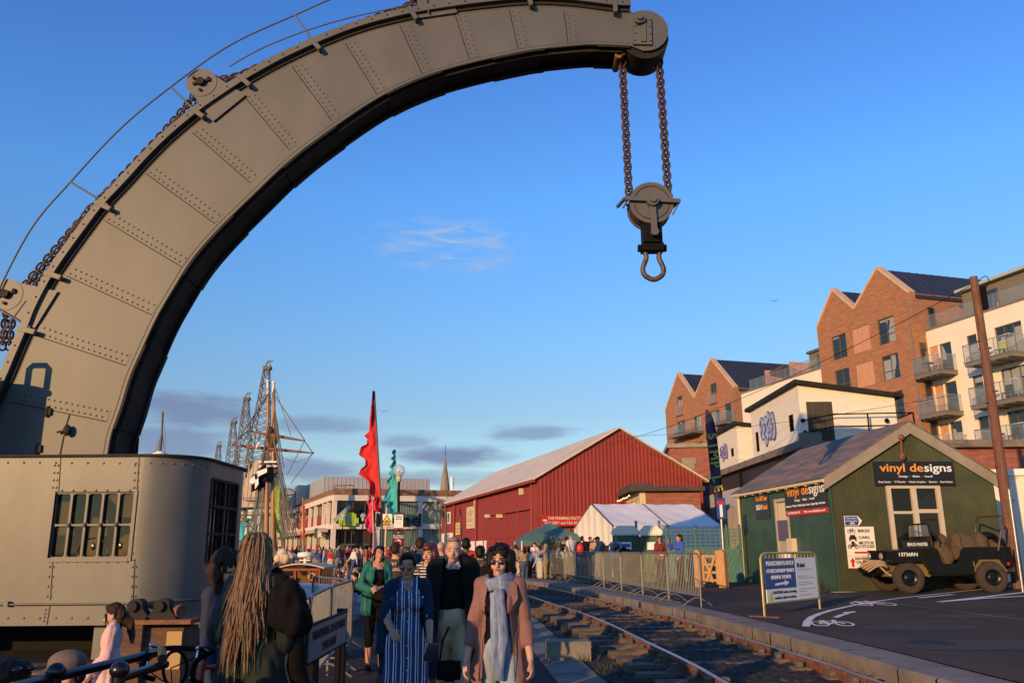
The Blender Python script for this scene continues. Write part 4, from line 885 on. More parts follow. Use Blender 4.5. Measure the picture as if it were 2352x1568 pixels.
gp0 = at(2346, 1335, 20.8); gp1 = at(2317, 1125, 20.8); m = MB(); m.tube([(gp0.x, gp0.y, rz(gp0.x)), gp1], .032, 10); m.ball(gp1, .04, 10, 6)
tag(m.build('sign_post', M_galv), 'bare grey steel post standing beside the telegraph pole behind the jeep', 'post')
# ------------------------------------------------------------------ barriers
M_bar = mat('barrier_steel', (.20, .20, .19), .5, .5, .2, 14)
def make_barrier(L_=2.3, H_=1.08):
    o = thing('crowd_barrier', 'x', 'barrier')
    m = MB(); r = .019; c = .12
    m.tube([(0.02, 0, .0), (.02, 0, H_-c), (.02+c*.3, 0, H_-c*.3), (.02+c, 0, H_), (L_-.02-c, 0, H_), (L_-.02-c*.3, 0, H_-c*.3), (L_-.02, 0, H_-c), (L_-.02, 0, 0)], r, 8); m.tube([(.02, 0, .22), (L_-.02, 0, .22)], .019, 8)
    m.build('frame', M_bar, o)
    m = MB(); n = 20
    for k in range(1, n): x = .02+(L_-.04)*k/n; m.tube([(x, 0, .22), (x, 0, H_)], .0062, 5)
    m.build('bars', M_bar, o)
    for x in (.28, L_-.28):
        m = MB(); m.tube([(x, -.32, .012), (x, -.2, .1), (x, -.06, .17), (x, .06, .17), (x, .2, .1), (x, .32, .012)], .016, 6); m.build('foot', M_bar, o)
    return o
bar0 = None
def barrier(a, b, lab, group):
    global bar0
    a = Vector(a); b = Vector(b)
    if bar0 is None: bar0 = make_barrier(); o = bar0
    else: o = copy_tree(bar0)
    o.location = a; o.rotation_euler = (0, 0, math.atan2((b-a).y, (b-a).x)); o.scale = ((b-a).length/2.3*.985, 1, 1); o['label'] = lab; o['group'] = group
A = rg(1612, 1394); B = rg(1299, 1331)
ordn = ['nearest steel barrier of the row, at the open end by the timber gate', 'second steel barrier from the gate end along the kerb', 'third steel barrier from the gate end, before the blue shirted woman', 'fourth steel barrier from the gate end, before the portable toilets', 'fifth steel barrier along the kerb, a leaning man behind it', 'sixth steel barrier along the kerb, before the red backpack', 'last steel barrier of the long row, at its far bend']
for k in range(7): barrier(A.lerp(B, k/7), A.lerp(B, (k+1)/7), ordn[k], 'crowd barriers along the track kerb')
C_ = rg(1178, 1319)
for k in range(4): 
    q0 = B.lerp(C_, k/4); q1 = B.lerp(C_, (k+1)/4); q0.z = q1.z = .42
    barrier(q0, q1, ('sunlit steel barrier just past the bend before the waiting crowd', 'sunlit steel barrier second past the bend of the row', 'sunlit steel barrier third past the bend, behind the woman in pink jacket', 'farthest steel barrier, partly behind the woman in pink jacket')[k], 'crowd barriers along the track kerb')
LB = [(-2.52, 13.5), (-2.38, 11.25), (-2.12, 9.0), (-1.83, 6.75), (-1.6, 4.5)]
for k, lab in enumerate(('steel barrier by the footpath with its end beside the woman in green', 'steel barrier second from the far end by the footpath, behind the street sign', 'steel barrier behind the black backpack beside the quay')): barrier((*LB[k+1], GZ), (*LB[k], GZ), lab, 'crowd barriers beside the harbour')
barrier((-3.6, 15.4, GZ), (-2.6, 13.7, GZ), 'steel barrier end on behind the woman in green by the quay edge', 'crowd barriers beside the harbour')
# ------------------------------------------------------------------ pedestrian board, roadworks sign, street sign
pa = rg(1757, 1417); pb2 = at(1883, 1390, 16.9)
pbd = thing('pedestrian_sign', 'blue and white pedestrians only board in a rounded yellowish steel frame on the road', 'sign', pa, math.atan2((pb2-pa).y, (pb2-pa).x))
Lw = 1.42; k_ = 1.0; pbd.scale = ((pb2-pa).xy.length/1.42, 1, .93)
m = MB(); m.tube([(0, 0, 0), (0, 0, 1.06), (.03, 0, 1.14), (.1, 0, 1.17), (Lw-.1, 0, 1.17), (Lw-.03, 0, 1.14), (Lw, 0, 1.06), (Lw, 0, 0)], .02, 10).tube([(0, 0, .24), (Lw, 0, .24)], .018, 8)
for k in range(14): x = .12+(Lw-.24)*k/13; m.tube([(x, 0, 1.07), (x, 0, 1.16)], .008, 5)
m.build('frame', mat('yellowed_galvanised_frame', (.52, .40, .17), .45, .4, .2, 8), pbd)
for x in (0, Lw): m = MB(); m.bar((x, -.28, .012), (x, .28, .012), .06, .02); m.build('foot', M_rust, pbd)
m = MB(); m.box(.05, .8, -.03, -.015, .5, 1.07); m.build('blue_panel', M_sign_blue, pbd)
m = MB(); m.box(.05, .8, -.03, -.015, .26, .498); m.build('white_panel', M_sign_wh, pbd)
m = MB(); m.box(.81, Lw-.05, -.03, -.015, .26, 1.07); o = m.build('notice_panel', M_sign_wh, pbd)
for t_, z, wd, sz in (('PEDESTRIANS ONLY', .97, .68, .12), ('CYCLISTS FOLLOW ROUTE', .83, .68, .1), ('AROUND THE REAR', .71, .5, .1)): text(t_, sz, M_wletter, pbd, (.425, -.034, z), width=wd, bold=.014)
text('CAUTION when crossing', .07, M_kletter, pbd, (.48, -.034, .43), width=.6, bold=.012); text('sunken rails in surface', .07, M_kletter, pbd, (.5, -.034, .33), width=.54, bold=.012)
m = MB(); m.add([(x, -.034, z) for x, z in ((.26, .555), (.5, .575), (.5, .54), (.62, .6), (.5, .655), (.5, .62), (.26, .60))], [tuple(range(7))]); m.build('white_arrow', M_wletter, pbd)
m = MB(); m.add([(.08, -.034, .29), (.2, -.034, .29), (.14, -.034, .45)], [(0, 1, 2)]); m.build('warning_triangle', M_yellow, pbd)
text('M shed', .12, M_kletter, pbd, (.95, -.034, .92), width=.2, bold=.02)
m = MB(); 
for z, x1 in ((.83, 1.25), (.7, 1.1), (.66, 1.3), (.58, 1.2), (.54, 1.25), (.45, 1.32), (.4, 1.05), (.33, 1.22)): m.box(.86, x1, -.033, -.03, z, z+.012)
m.build('printed_lines', mat('grey_print', (.35, .33, .33), .7, 0, 0), pbd)
# roadworks triangle
rp = rg(1688, 1335); rw = thing('roadworks_sign', 'red and white triangular roadworks sign with a digging man on a black frame', 'sign', rp, -.25)
m = MB(); s_ = .36; tri = lambda r, z0=.16: [(-s_*r, z0+.31*(1-r)), (s_*r, z0+.31*(1-r)), (0, z0+.31*(1-r)+.93*r)]
m.prism(tri(1), -.01, .01); m.build('red_border', M_sign_red, rw); m = MB(); m.prism(tri(.78), -.016, -.012); m.build('white_panel', M_sign_wh, rw)
m = MB(); f = -.022
m.ball((.03, f, .67), (.035, .008, .04), 10, 6).bar((.02, f, .62), (.05, f, .44), .07, .006, (0, 1, 0)).bar((.05, f, .44), (.11, f, .24), .04, .006, (0, 1, 0)).bar((.04, f, .44), (-.02, f, .24), .04, .006, (0, 1, 0)).bar((.02, f, .6), (-.1, f, .48), .03, .006, (0, 1, 0)).bar((.0, f, .6), (-.16, f, .32), .018, .006, (0, 1, 0)); m.add([(-.24, f, .24), (-.08, f, .24), (-.15, f, .34)], [(0, 1, 2)]); m.build('digging_man_symbol', M_kletter, rw)
m = MB(); m.bar((-.33, .02, 0), (-.33, .02, .2), .05, .03).bar((.33, .02, 0), (.33, .02, .2), .05, .03).bar((-.36, .02, .13), (.36, .02, .13), .05, .03).bar((.0, .04, .85), (.0, .5, .0), .05, .03).bar((.3, .04, .2), (.35, .55, .0), .05, .03); m.build('frame', M_black, rw)
# street name sign
n0 = at(706, 1440, 6.85); n1 = at(796, 1416, 8.5)
ns = thing('street_sign', 'white street name board reading Wapping Railway Wharf on two black posts', 'sign', (n0.x, n0.y, GZ), math.atan2((n1-n0).y, (n1-n0).x))
Ln = math.hypot(n1.x-n0.x, n1.y-n0.y); zt_ = n0.z-GZ
for x in (0, Ln): m = MB(); m.box(x-.05, x+.05, .0, .09, 0, zt_+.03); m.build('post', M_black, ns)
m = MB(); m.box(.05, Ln-.05, -.012, .012, zt_-.27, zt_); m.build('board', mat('dull_white_enamel', (.2, .2, .21), .5, 0, .08, 5), ns)
m = MB(); m.box(.05, Ln-.05, -.02, .016, zt_, zt_+.015).box(.05, Ln-.05, -.02, .016, zt_-.285, zt_-.27); m.build('frame', M_black, ns)
text('WAPPING RAILWAY', .1, M_kletter, ns, (Ln/2, -.016, zt_-.085), width=Ln*.84, bold=.008); text('WHARF', .1, M_kletter, ns, (Ln/2, -.016, zt_-.2), width=Ln*.36, bold=.008)
m = MB(); m.box(.35, .5, .0, .1, 0, zt_-.28); m.build('stub_post', M_black, ns)
# small black bollard post behind barriers by the track (dark finial)
bp_ = gr(1185, 1330, .1); 
# ------------------------------------------------------------------ jeep
jp = at(2095, 1363.5, 20.9); jz = rz(jp.x)
je = thing('vintage_jeep', 'black open vintage military jeep with khaki seats parked before the green hut', 'jeep', (jp.x, jp.y, jz))
def wheel(x, y, o_, parent=je):
    q = MB(); q.lathe((x, y, .37), [(.2, -.085), (.3, -.1), (.345, -.085), (.37, -.05), (.37, .05), (.345, .085), (.3, .1), (.2, .085)], 36, 'y', False)
    for k in range(36):
        a = 2*math.pi*k/36; c, s = math.cos(a), math.sin(a); q.bar((x+c*.345, y-.088, .37+s*.345), (x+c*.378, y-.01, .37+s*.378), .028, .02, (0, 1, 0)); q.bar((x+c*.345, y+.088, .37+s*.345), (x+c*.378, y+.01, .37+s*.378), .028, .02, (0, 1, 0))
    w_ = q.build('wheel', M_tyre, parent); q = MB(); q.lathe((x, y, .37), [(.0, -.06), (.06, -.075), (.09, -.05), (.15, -.03), (.17, -.075), (.215, -.085), (.21, .08), (.0, .08)], 28, 'y')
    for k in range(5): a = 1.26*k; q.cyl((x+.075*math.cos(a), y-.06, .37+.075*math.sin(a)), (x+.075*math.cos(a), y-.075, .37+.075*math.sin(a)), .012, n=6)
    q.build('rim', M_jeep, w_); return w_
for x, y in ((0, .1), (2.03, .1), (0, 1.35), (2.03, 1.35)): wheel(x, y, 0)
q = MB()   # tub side profile (near and far) with low door cut-outs
side_ = [(.55, .45), (1.62, .45), (1.66, .62), (1.8, .8), (2.3, .8), (2.42, .62), (2.62, .6), (2.62, 1.09), (1.5, 1.09), (1.38, 1.02), (1.3, .78), (1.22, .70), (.92, .70), (.86, .80), (.8, 1.06), (.55, 1.06)]
for y0, y1 in ((.12, .16), (1.29, 1.33)): q.prism(side_, y0, y1)
q.box(2.58, 2.62, .161, 1.289, .6, 1.08).box(.55, 2.6, .161, 1.289, .45, .5).box(.55, .6, .161, 1.289, .5, 1.06)
q.build('body_tub', M_jeep, je)
q = MB(); q.prism([(-.42, .78), (.56, .78), (.56, 1.06), (.2, 1.05), (-.38, 1.0)], .3, 1.15); q.box(-.35, .55, .285, .3, .80, .84); q.build('bonnet', M_jeep, je)
for y0, y1 in ((-.03, .3), (1.15, 1.48)): q = MB(); q.prism([(-.5, .77), (.42, .80), (.5, .74), (.62, .52), (.58, .5), (.44, .7), (.38, .755), (-.5, .73)], y0, y1); q.build('front_wing', M_jeep, je)
q = MB(); q.prism([(.08, .74), (.42, .74), (.62, .42), (.56, .38), (.35, .45)], .2, .26).box(-.4, .5, .3, 1.1, .5, .78); q.prism([(1.62, .45), (1.66, .62), (1.8, .8), (2.3, .8), (2.42, .62), (2.5, .5), (2.35, .5), (2.3, .66), (2.2, .74), (1.9, .74), (1.76, .6), (1.7, .45)], .165, .3); q.box(-.5, 2.5, .4, .48, .4, .47).box(-.5, 2.5, .95, 1.03, .4, .47); q.cyl((0, .1, .37), (0, 1.35, .37), .05, n=10).cyl((2.03, .1, .37), (2.03, 1.35, .37), .05, n=10)
q.build('chassis', M_olivepaint, je)
q = MB(); q.box(-.47, -.42, .3, 1.15, .5, 1.02)
for k in range(9): y = .42+k*.075; q.box(-.49, -.47, y, y+.03, .56, .96)
q.build('grille', M_black, je)
for y in (.38, 1.07): q = MB(); q.ball((-.49, y, .88), (.04, .085, .085), 14, 8); q.build('headlight', mat('headlight_glass', (.3, .3, .28), .1, .2, 0), je)
q = MB(); q.box(-.72, -.62, .15, 1.3, .48, .6).box(-.62, -.45, .35, .4, .48, .55).box(-.62, -.45, 1.05, 1.1, .48, .55); q.build('bumper', M_black, je)
q = MB(); q.box(2.6, 2.66, .15, 1.3, .5, .62); q.lathe((2.72, .72, .85), [(.12, -.08), (.3, -.09), (.36, -.04), (.36, .04), (.3, .09), (.12, .08)], 28, 'x', False); q.build('spare_wheel', M_tyre, je)
q = MB(); q.cyl((2.5, .105, .69), (2.5, .12, .69), .035, n=12); q.build('tail_light', M_redlens, je)
q = MB(); x = .74
q.tube([(x-.02, .17, 1.06), (x-.06, .17, 1.62), (x-.06, .25, 1.66), (x-.06, 1.2, 1.66), (x-.06, 1.28, 1.62), (x-.02, 1.28, 1.06)], .022, 8).bar((x-.03, .17, 1.34), (x-.03, 1.28, 1.34), .03, .03).bar((x-.05, .72, 1.34), (x-.05, .72, 1.66), .02, .02)
q.build('windscreen_frame', M_jeep, je)
q = MB(); q.box(x-.058, x-.052, .19, 1.26, 1.36, 1.64); q.build('windscreen', clearglass('windscreen_glass', (.35, .4, .42), .25), je)
q = MB(); q.box(x-.06, x-.03, .16, 1.29, 1.06, 1.36); q.build('scuttle', M_jeep, je)
# name board on the near side of the scuttle, lettering on the bonnet side
q = MB(); q.box(.05, .74, .27, .29, 1.055, 1.26); q.build('name_board', M_sign_blk, je); text('BEACH MASTER', .11, M_wletter, je, (.4, .262, 1.16), width=.5, bold=.012); text('13736RN', .12, M_wletter, je, (.15, .292, .92), width=.46, bold=.012)
q = MB(); tp_pts = [(1.9, -.2), (2.45, .15)]
r_ = .024; q.tube([(2.3, .12, 1.0), (2.46, .13, 1.5), (2.53, .14, 1.8), (2.53, .2, 1.84), (2.53, 1.25, 1.84), (2.53, 1.31, 1.8), (2.46, 1.32, 1.5), (2.3, 1.33, 1.0)], r_, 8).tube([(2.46, .13, 1.5), (2.36, .13, 1.3)], .02, 6); q.build('hood_bow', mat('bare_bow_tube', (.10, .07, .05), .5, .4, .2), je)
# khaki canvas seats and rolled tilt
q = MB()
def drapeblob(c, r, nz=.09): 
    n0 = len(q.v); q.ball(c, r, 18, 12)
    for i in range(n0, len(q.v)): v = q.v[i]; q.v[i] = v+Vector((0, 0, 1))*noise.noise(v*6)*nz+Vector((1, 0, 0))*noise.noise(v*5+Vector((9, 9, 9)))*nz
for yy in (.42, 1.03): drapeblob((.98, yy, .92), (.13, .24, .32)); drapeblob((1.1, yy, .78), (.28, .24, .1)); drapeblob((1.42, yy, 1.08), (.13, .25, .33))
drapeblob((1.75, .72, 1.08), (.42, .5, .36)); drapeblob((2.05, .72, 1.15), (.3, .5, .32)); drapeblob((2.4, .72, 1.1), (.22, .5, .2)); drapeblob((1.05, .2, .86), (.16, .09, .28)); drapeblob((1.35, .25, .95), (.2, .12, .2))
q.build('canvas_seats', M_khaki, je)
q = MB(); q.ball((2.3, .6, 1.36), (.22, .3, .1), 12, 8).ball((2.5, .5, 1.2), (.14, .3, .16), 12, 8); q.build('rolled_tilt', M_black, je)
q = MB(); q.torus((.95, .42, 1.18), .19, .015, 'x', 20, 6); q.build('steering_wheel', M_black, je)
q = MB(); q.ball((1.66, .115, .68), (.02, .01, .08), 6, 6); q.build('hinge', M_olivepaint, je)
q = MB(); q.tube([(.7, .14, 1.3), (.66, .02, 1.36)], .01, 6).ball((.66, 0, 1.4), (.015, .05, .06), 10, 8); q.build('mirror', M_black, je)
q = MB(); q.box(-.5, -.49, .2, .5, .55, .66); q.build('number_plate', M_sign_blk, je)
for y in (.14, 1.32): q = MB(); q.bar((2.66, y-.04, .7), (2.66, y-.04, 1.02), .03, .03); q.build('rear_bracket', M_black, je)
ro = MB(); rnd = random.Random(3)
for k in range(4):
    P = [(-.72-.26*math.sin(t)*(.9+.1*k)-.02*k, .1+.12*k*.3+.16*math.cos(t)*.7, .62+.05*math.cos(t*2)+.035*k-.04*math.sin(t)) for t in [i*math.pi/8 for i in range(16)]]; ro.tube(P, .026, 6, closed=True)
ro.tube([(-.7, .06, .66), (-.55, .03, .5), (-.45, .02, .42)], .026, 6)
o = ro.build('coiled_rope', M_cork); o.location = je.location; tag(o, 'coil of thick tan rope draped over the jeep front bumper', 'rope')
# ------------------------------------------------------------------ apartments on the right
TH = math.atan2(-1, .305); B2o = Vector((24.638, 64.662, .45)); uxB = Vector((math.cos(TH), math.sin(TH), 0)); uyB = Vector((-uxB.y, uxB.x, 0))
def gable_block(lab, org, s, rows, ex, W, E, P1, V, P2, cols, panels, special=None):
    o = thing('apartment_block', lab, 'apartments', org, TH, 'brick gabled apartment blocks'); E -= .45; z0s = 0
    holes = []
    for (a, b) in cols:
        for (c, d) in rows: holes.append((a, b, c-.45, d-.45))
    ph = [(a, b, c-.45, d-.45) for a, b in panels for c, d in ex]
    sp = [(a, b, c-.45, d-.45) for a, b, c, d in (special or [])]
    low = E-.02
    m = MB(); allh = holes+ph+sp
    wall(m, 0, W, 0, low, [h for h in allh if h[3] < low], 0, .16)
    top = [h for h in allh if h[3] >= low]
    x1, z1 = P1; xv, zv = V; x2, z2 = P2; z1 -= .45; zv -= .45; z2 -= .45
    def gzz(x):
        for (a, c), (b, d) in zip(((0, low), (x1, z1), (xv, zv), (x2, z2)), ((x1, z1), (xv, zv), (x2, z2), (W, low))):
            if a <= x <= b: return c+(d-c)*(x-a)/(b-a)
    xs = sorted({0, x1, xv, x2, W}|{h[0] for h in top}|{h[1] for h in top})
    for a, b in zip(xs, xs[1:]):
        hh = [h for h in top if h[0] <= a and b <= h[1]]
        zb_ = hh[0][3] if hh else low
        m.add([(a, 0, zb_), (b, 0, zb_), (b, 0, gzz(b)), (a, 0, gzz(a))], [(0, 1, 2, 3)])
    for a, b, c, d in top: m.add([(a, 0, c), (b, 0, c), (b, 0, d), (a, 0, d), (a, .16, c), (b, .16, c), (b, .16, d), (a, .16, d)], [(0, 1, 5, 4), (1, 2, 6, 5), (2, 3, 7, 6), (3, 0, 4, 7)])
    for x in (0, W): m.add([(x, 0, 0), (x, 11, 0), (x, 11, low), (x, 0, low)], [(0, 1, 2, 3)])
    m.build('wall', M_brick, o)
    r = MB()
    for a, b in (((0, low), (x1, z1)), ((x1, z1), (xv, zv)), ((xv, zv), (x2, z2)), ((x2, z2), (W, low))):
        r.add([(a[0], .3, a[1]-.05), (b[0], .3, b[1]-.05), (b[0], 12, b[1]-.05), (a[0], 12, a[1]-.05)], [(0, 1, 2, 3)])
    r.box(W, W+.12, .5, 12, low-.35, low-.1)
    ro = r.build('roof', M_zinc, o)
    sm = MB()
    for i in range(16):
        y = .7+i*.7; sm.bar((x2, y, z2-.03), (W, y, low-.03), .03, .05, (0, 1, 0)); sm.bar((x1, y, z1-.03), (xv, y, zv-.03), .03, .05, (0, 1, 0))
    sm.build('standing_seams', M_zinc, ro)
    c = MB()
    for k, (a, b) in enumerate((((-.05, low-.05), (x1, z1)), ((x1, z1), (xv, zv)), ((xv, zv), (x2, z2)), ((x2, z2), (W+.05, low-.05)))): c.bar((a[0], .2, a[1]+.06), (b[0], .2, b[1]+.06), .52+.01*k, .2, (0, 0, 1))
    c.build('coping', M_coping, o)
    for h in holes: window(o, *h, M_frame_dk, M_glass, .13, 2, 1, .06, zs=[h[2]+(h[3]-h[2])*.36])
    q = MB(); q.cyl((W-.25, -.07, 0), (W-.25, -.07, low-.4), .055, n=8); q.build('downpipe', M_slab, o)
    for a, b, cc, d in ph:
        q = MB(); q.box(a+.01, b-.01, .05, .15, cc+.01, d-.01)
        for k in range(1, 12): x = a+(b-a)*k/12; q.box(x-.07, x+.05, .035, .06, cc+.02, d-.02)
        q.build('timber_panel', M_larch, o)
    return o, low, sp
rowsB2 = [(15.62, 17.5), (13.0, 14.78), (10.2, 12.1), (7.5, 9.4), (4.8, 6.7), (1.6, 3.9)]
b2, lowB2, _ = gable_block('nearer brick apartment block with twin gables, timber panels and grey roof', B2o, 1, rowsB2, rowsB2[:5], 10.12, 18.65, (2.34, 21.2), (4.55, 19.0), (7.4, 21.3), [(1.6, 3.27), (6.75, 8.4)], [(4.0, 5.88)])
o = b2
for z in (15.5, 12.9, 10.2, 7.5):
    q = MB(); q.box(10.09, 10.16, 1.4 if z > 15 else .3, 2.0 if z > 15 else .85, z, z+1.75); w_ = q.build('window', M_frame_dk, b2); q = MB(); q.box(10.15, 10.165, 1.46 if z > 15 else .36, 1.94 if z > 15 else .79, z+.06, z+1.69); q.build('pane', M_glass, w_)
B1o = Vector((19.704, 105.66, .45))
rowsB1 = [(14.6, 16.75), (11.5, 13.65), (8.4, 10.55), (5.3, 7.45), (2.2, 4.4)]
b1, lowB1, spB1 = gable_block('farther brick apartment block with twin gables, the leftmost building of the row', B1o, 1, rowsB1, [], 16.47, 18.65, (3.85, 22.8), (7.6, 19.0), (12.0, 22.85), [(3.0, 4.9), (7.1, 8.95), (11.1, 13.05)], [], [(3.3, 4.6, 17.55, 19.85), (11.4, 12.75, 17.7, 19.9)])
for h in spB1: window(b1, *h, M_frame_dk, M_glass, .13, 2, 1, .06)
def balcony(parent, a, b, y0, y1, z, h=1.05, name='balcony', furn=0):
    """slab from the wall at y0 out to y1 (y1 < y0) with glass sides"""
    m = MB(); m.box(a, b, y1, y0, z-.3, z-.06).box(a-.04, b+.04, y1-.04, y0, z-.06, z)
    for k in range(4): x = a+(b-a)*(k+.5)/4; m.box(x-.06, x+.06, y1+.05, y0, z-.36, z-.3)
    o = m.build(name, M_slab, parent)
    g = MB(); g.box(a, b, y1, y1+.012, z+.06, z+h).box(a, a+.012, y1+.02, y0, z+.06, z+h).box(b-.012, b, y1+.02, y0, z+.06, z+h); g.build('glass_screen', M_balus, o)
    r = MB(); r.tube([(a, y0, z+h), (a, y1, z+h), (b, y1, z+h), (b, y0, z+h)], .022, 6)
    n = max(2, int((b-a)/1.1))
    for k in range(n+1): x = a+(b-a)*k/n; r.box(x-.02, x+.02, y1+.012, y1+.04, z, z+h)
    r.build('handrail', M_galv, o)
    if furn:
        f = MB(); x = a+(b-a)*.62; f.box(x-.25, x+.25, y1+.5, y1+.9, z+.42, z+.47).box(x-.25, x+.25, y1+.86, y1+.92, z+.47, z+.95)
        for dx in (-.22, .22):
            for dy in (.52, .88): f.box(x+dx-.02, x+dx+.02, y1+dy-.02, y1+dy+.02, z, z+.42)
        f.build('chair', (M_larch, mat('lime_plastic_chair', (.55, .6, .05), .5, 0, 0), M_black)[furn-1], o)
        f = MB(); x = a+(b-a)*.3; f.cyl((x, y1+.7, z), (x, y1+.7, z+.7), .03, n=8).cyl((x, y1+.7, z+.7), (x, y1+.7, z+.73), .38, n=18); f.build('table', M_black, o)
    return o
for a, b, z in ((2.56, 4.6, 17.55), (10.75, 12.8, 17.7)): 
    q = MB(); q.box(a+.35, b, -.2, 0, z-.45-.15, z-.45); bb = q.build('juliet_balcony', M_slab, b1); q = MB(); q.box(a+.35, b, -.2, -.19, z-.45, z+.65); q.build('glass_screen', M_balus, bb)
balcony(b1, 3.3, 9.4, 0, -1.6, 14.4); balcony(b1, 13.6, 16.4, 0, -1.6, 14.5)
q = MB(); q.box(14.4, 15.6, -.03, .02, 14.5, 16.7); w_ = q.build('window', M_frame_dk, b1); q = MB(); q.box(14.5, 15.5, -.05, -.03, 14.6, 16.6); q.build('pane', M_glass, w_)
# white building at the right
WBo = B2o+uxB*10.12+uyB*1.0
wb = thing('white_apartments', 'white rendered apartment building with glass balconies at the right edge', 'apartments', WBo, TH)
zz_ = lambda z: z-.45
Wl = 22.0; rows = [(12.9, 14.75), (10.2, 12.1), (7.6, 9.47), (4.9, 6.85), (2.2, 4.1)]
holes = []; hp_ = []
for c, d in rows:
    for base in (0, 11.0):
        holes += [(base+.98, base+1.98, zz_(c-.2 if base else c-.15), zz_(d)), (base+3.28, base+4.08, zz_(c), zz_(d)), (base+5.45, base+7.4, zz_(c-.3), zz_(d))]; hp_.append((base+.12, base+.86, zz_(c-.15), zz_(d)))
holes = [h for h in holes if h[1] < Wl and h[2] > 4]
gar = [(5.3, 8.2, 0.0, 2.9)]
m = MB(); wall(m, 0, Wl, 0, zz_(15.9), holes+hp_, 0, .18); m.add([(Wl, 0, 0), (Wl, 11, 0), (Wl, 11, zz_(15.9)), (Wl, 0, zz_(15.9))], [(0, 1, 2, 3)]); m.box(0, Wl, .18, 10, zz_(15.6), zz_(15.7)); m.build('wall', M_render, wb)
m = MB(); m.box(-.02, Wl, -.06, .3, zz_(15.9), zz_(16.05)); m.build('parapet_cap', M_slab, wb)
for h in holes: window(wb, *h, M_frame_dk, M_glass, .14, 3 if h[1]-h[0] > 1.3 else 1, 1, .07, zs=[] if h[1]-h[0] > .9 else [h[2]+.7])
m = MB(); 
for a, b, c, d in hp_: m = MB(); m.box(a, b, .06, .16, c, d); m.build('timber_panel', M_larch, wb)
fu = 0
for c, d in rows[:4]:
    balcony(wb, .05, 2.25, 0, -1.5, zz_(c-.15), furn=1 if fu < 1 else 0); balcony(wb, 4.3, 7.75, 0, -1.5, zz_(c-.2), furn=(2, 3, 3, 2)[fu]); fu += 1
    balcony(wb, 15.3, 18.7, 0, -1.5, zz_(c-.2))
m = MB(); m.box(1.6, Wl, 1.9, 9, zz_(15.9), zz_(18.35)); ph_ = m.build('penthouse', M_olive, wb)
m = MB(); m.box(1.4, Wl, 1.5, 9.2, zz_(18.35), zz_(18.55)); m.build('roof', mat('pale_roof_edge', (.40, .42, .36), .6, 0, .05), wb)
for a, b in ((3.2, 4.5), (7.0, 9.6), (12, 14.5)):
    q = MB(); q.box(a, b, 1.84, 1.9, zz_(16), zz_(17.9)); w_ = q.build('window', M_frame_dk, wb); q = MB(); q.box(a+.08, b-.08, 1.82, 1.84, zz_(16.05), zz_(17.82)); q.build('pane', M_glass, w_)
q = MB(); q.box(9.9, 10.0, .3, 1.9, zz_(16), zz_(18.1)); q.build('privacy_screen', M_larch, wb)
q = MB(); q.box(.1, Wl, .1, .112, zz_(16.05), zz_(16.95)); g_ = q.build('balustrade', M_balus, wb); q = MB(); q.tube([(.1, .1, zz_(16.97)), (Wl, .1, zz_(16.97))], .02, 6)
for k in range(20): q.box(.1+k*1.1, .14+k*1.1, .115, .14, zz_(16.05), zz_(16.95))
q.build('handrail', M_galv, wb)
q = MB(); q.box(1.85, 2.0, -.06, 0, zz_(2), zz_(14.5)); 
m = MB(); m.box(4.9, 8.6, -1.4, -.02, 0, .001)
# dark garage door and low wall seen beyond the hut at the right edge
gd = thing('garage_door', 'dark red brown garage door in a white wall beyond the grey post', 'garage door', (14.6, 26.0, .5), math.atan2(-.25, 1))
m = MB(); wall(m, 0, 7, 0, 3.2, [(1.2, 5.2, 0.02, 2.6)], 0, .2); m.box(0, 7, .21, 3, 3.1, 3.2); m.build('wall', M_render, gd)
m = MB(); m.box(1.2, 5.2, .15, .18, 0.02, 2.6)
for k in range(8): m.box(1.2, 5.2, .13, .15, .05+k*.32, .33+k*.32)
m.build('door', mat('dark_brown_door', (.07, .02, .015), .5, 0, .15, 2), gd)
m = MB(); m.box(-.1, 7.1, -.1, .25, 3.2, 3.4); m.build('coping', M_whitep, gd)
# white building between the two brick blocks
mw = thing('white_apartments', 'white parapet apartment building with dark penthouse between the two brick blocks', 'apartments', B2o+uyB*1.0, TH)
m = MB(); m.box(-13.2, -.02, 0, 10, 0, zz_(15.65)); m.build('wall', M_render, mw)
m = MB(); m.box(-13.25, -.02, -.05, .3, zz_(15.65), zz_(15.8)); m.build('parapet_cap', M_slab, mw)
m = MB(); m.box(-4.2, -.02, 1.2, 9, zz_(15.66), zz_(17.6)); m.build('penthouse', M_olive, mw); m = MB(); m.box(-4.3, -.02, 1.0, 9, zz_(17.6), zz_(17.8)); m.build('roof', M_frame_dk, mw)
q = MB(); q.box(-3.1, -.9, 1.14, 1.2, zz_(15.9), zz_(17.3)); w_ = q.build('window', M_frame_dk, mw); q = MB(); q.box(-3.0, -1.0, 1.12, 1.14, zz_(15.95), zz_(17.2)); q.build('pane', M_glass, w_)
for a in (-5.7, -9.4): q = MB(); q.box(a, a+.12, .2, 2.6, zz_(15.66), zz_(17.2)); q.build('privacy_screen', M_larch, mw)
q = MB(); q.box(-11.8, -.05, .1, .112, zz_(15.8), zz_(16.7)); q.build('balustrade', M_balus, mw); q = MB(); q.tube([(-11.8, .1, zz_(16.72)), (-.05, .1, zz_(16.72))], .02, 6)
for k in range(11): q.box(-11.8+k*1.1, -11.76+k*1.1, .115, .14, zz_(15.8), zz_(16.7))
q.build('handrail', M_galv, mw)
q = MB(); q.prism([(-9.5, zz_(17.0)), (-7.2, zz_(17.3)), (-7.0, zz_(17.05)), (-9.2, zz_(16.7))], .6, 2.2); q.build('parasol', M_khaki, mw)
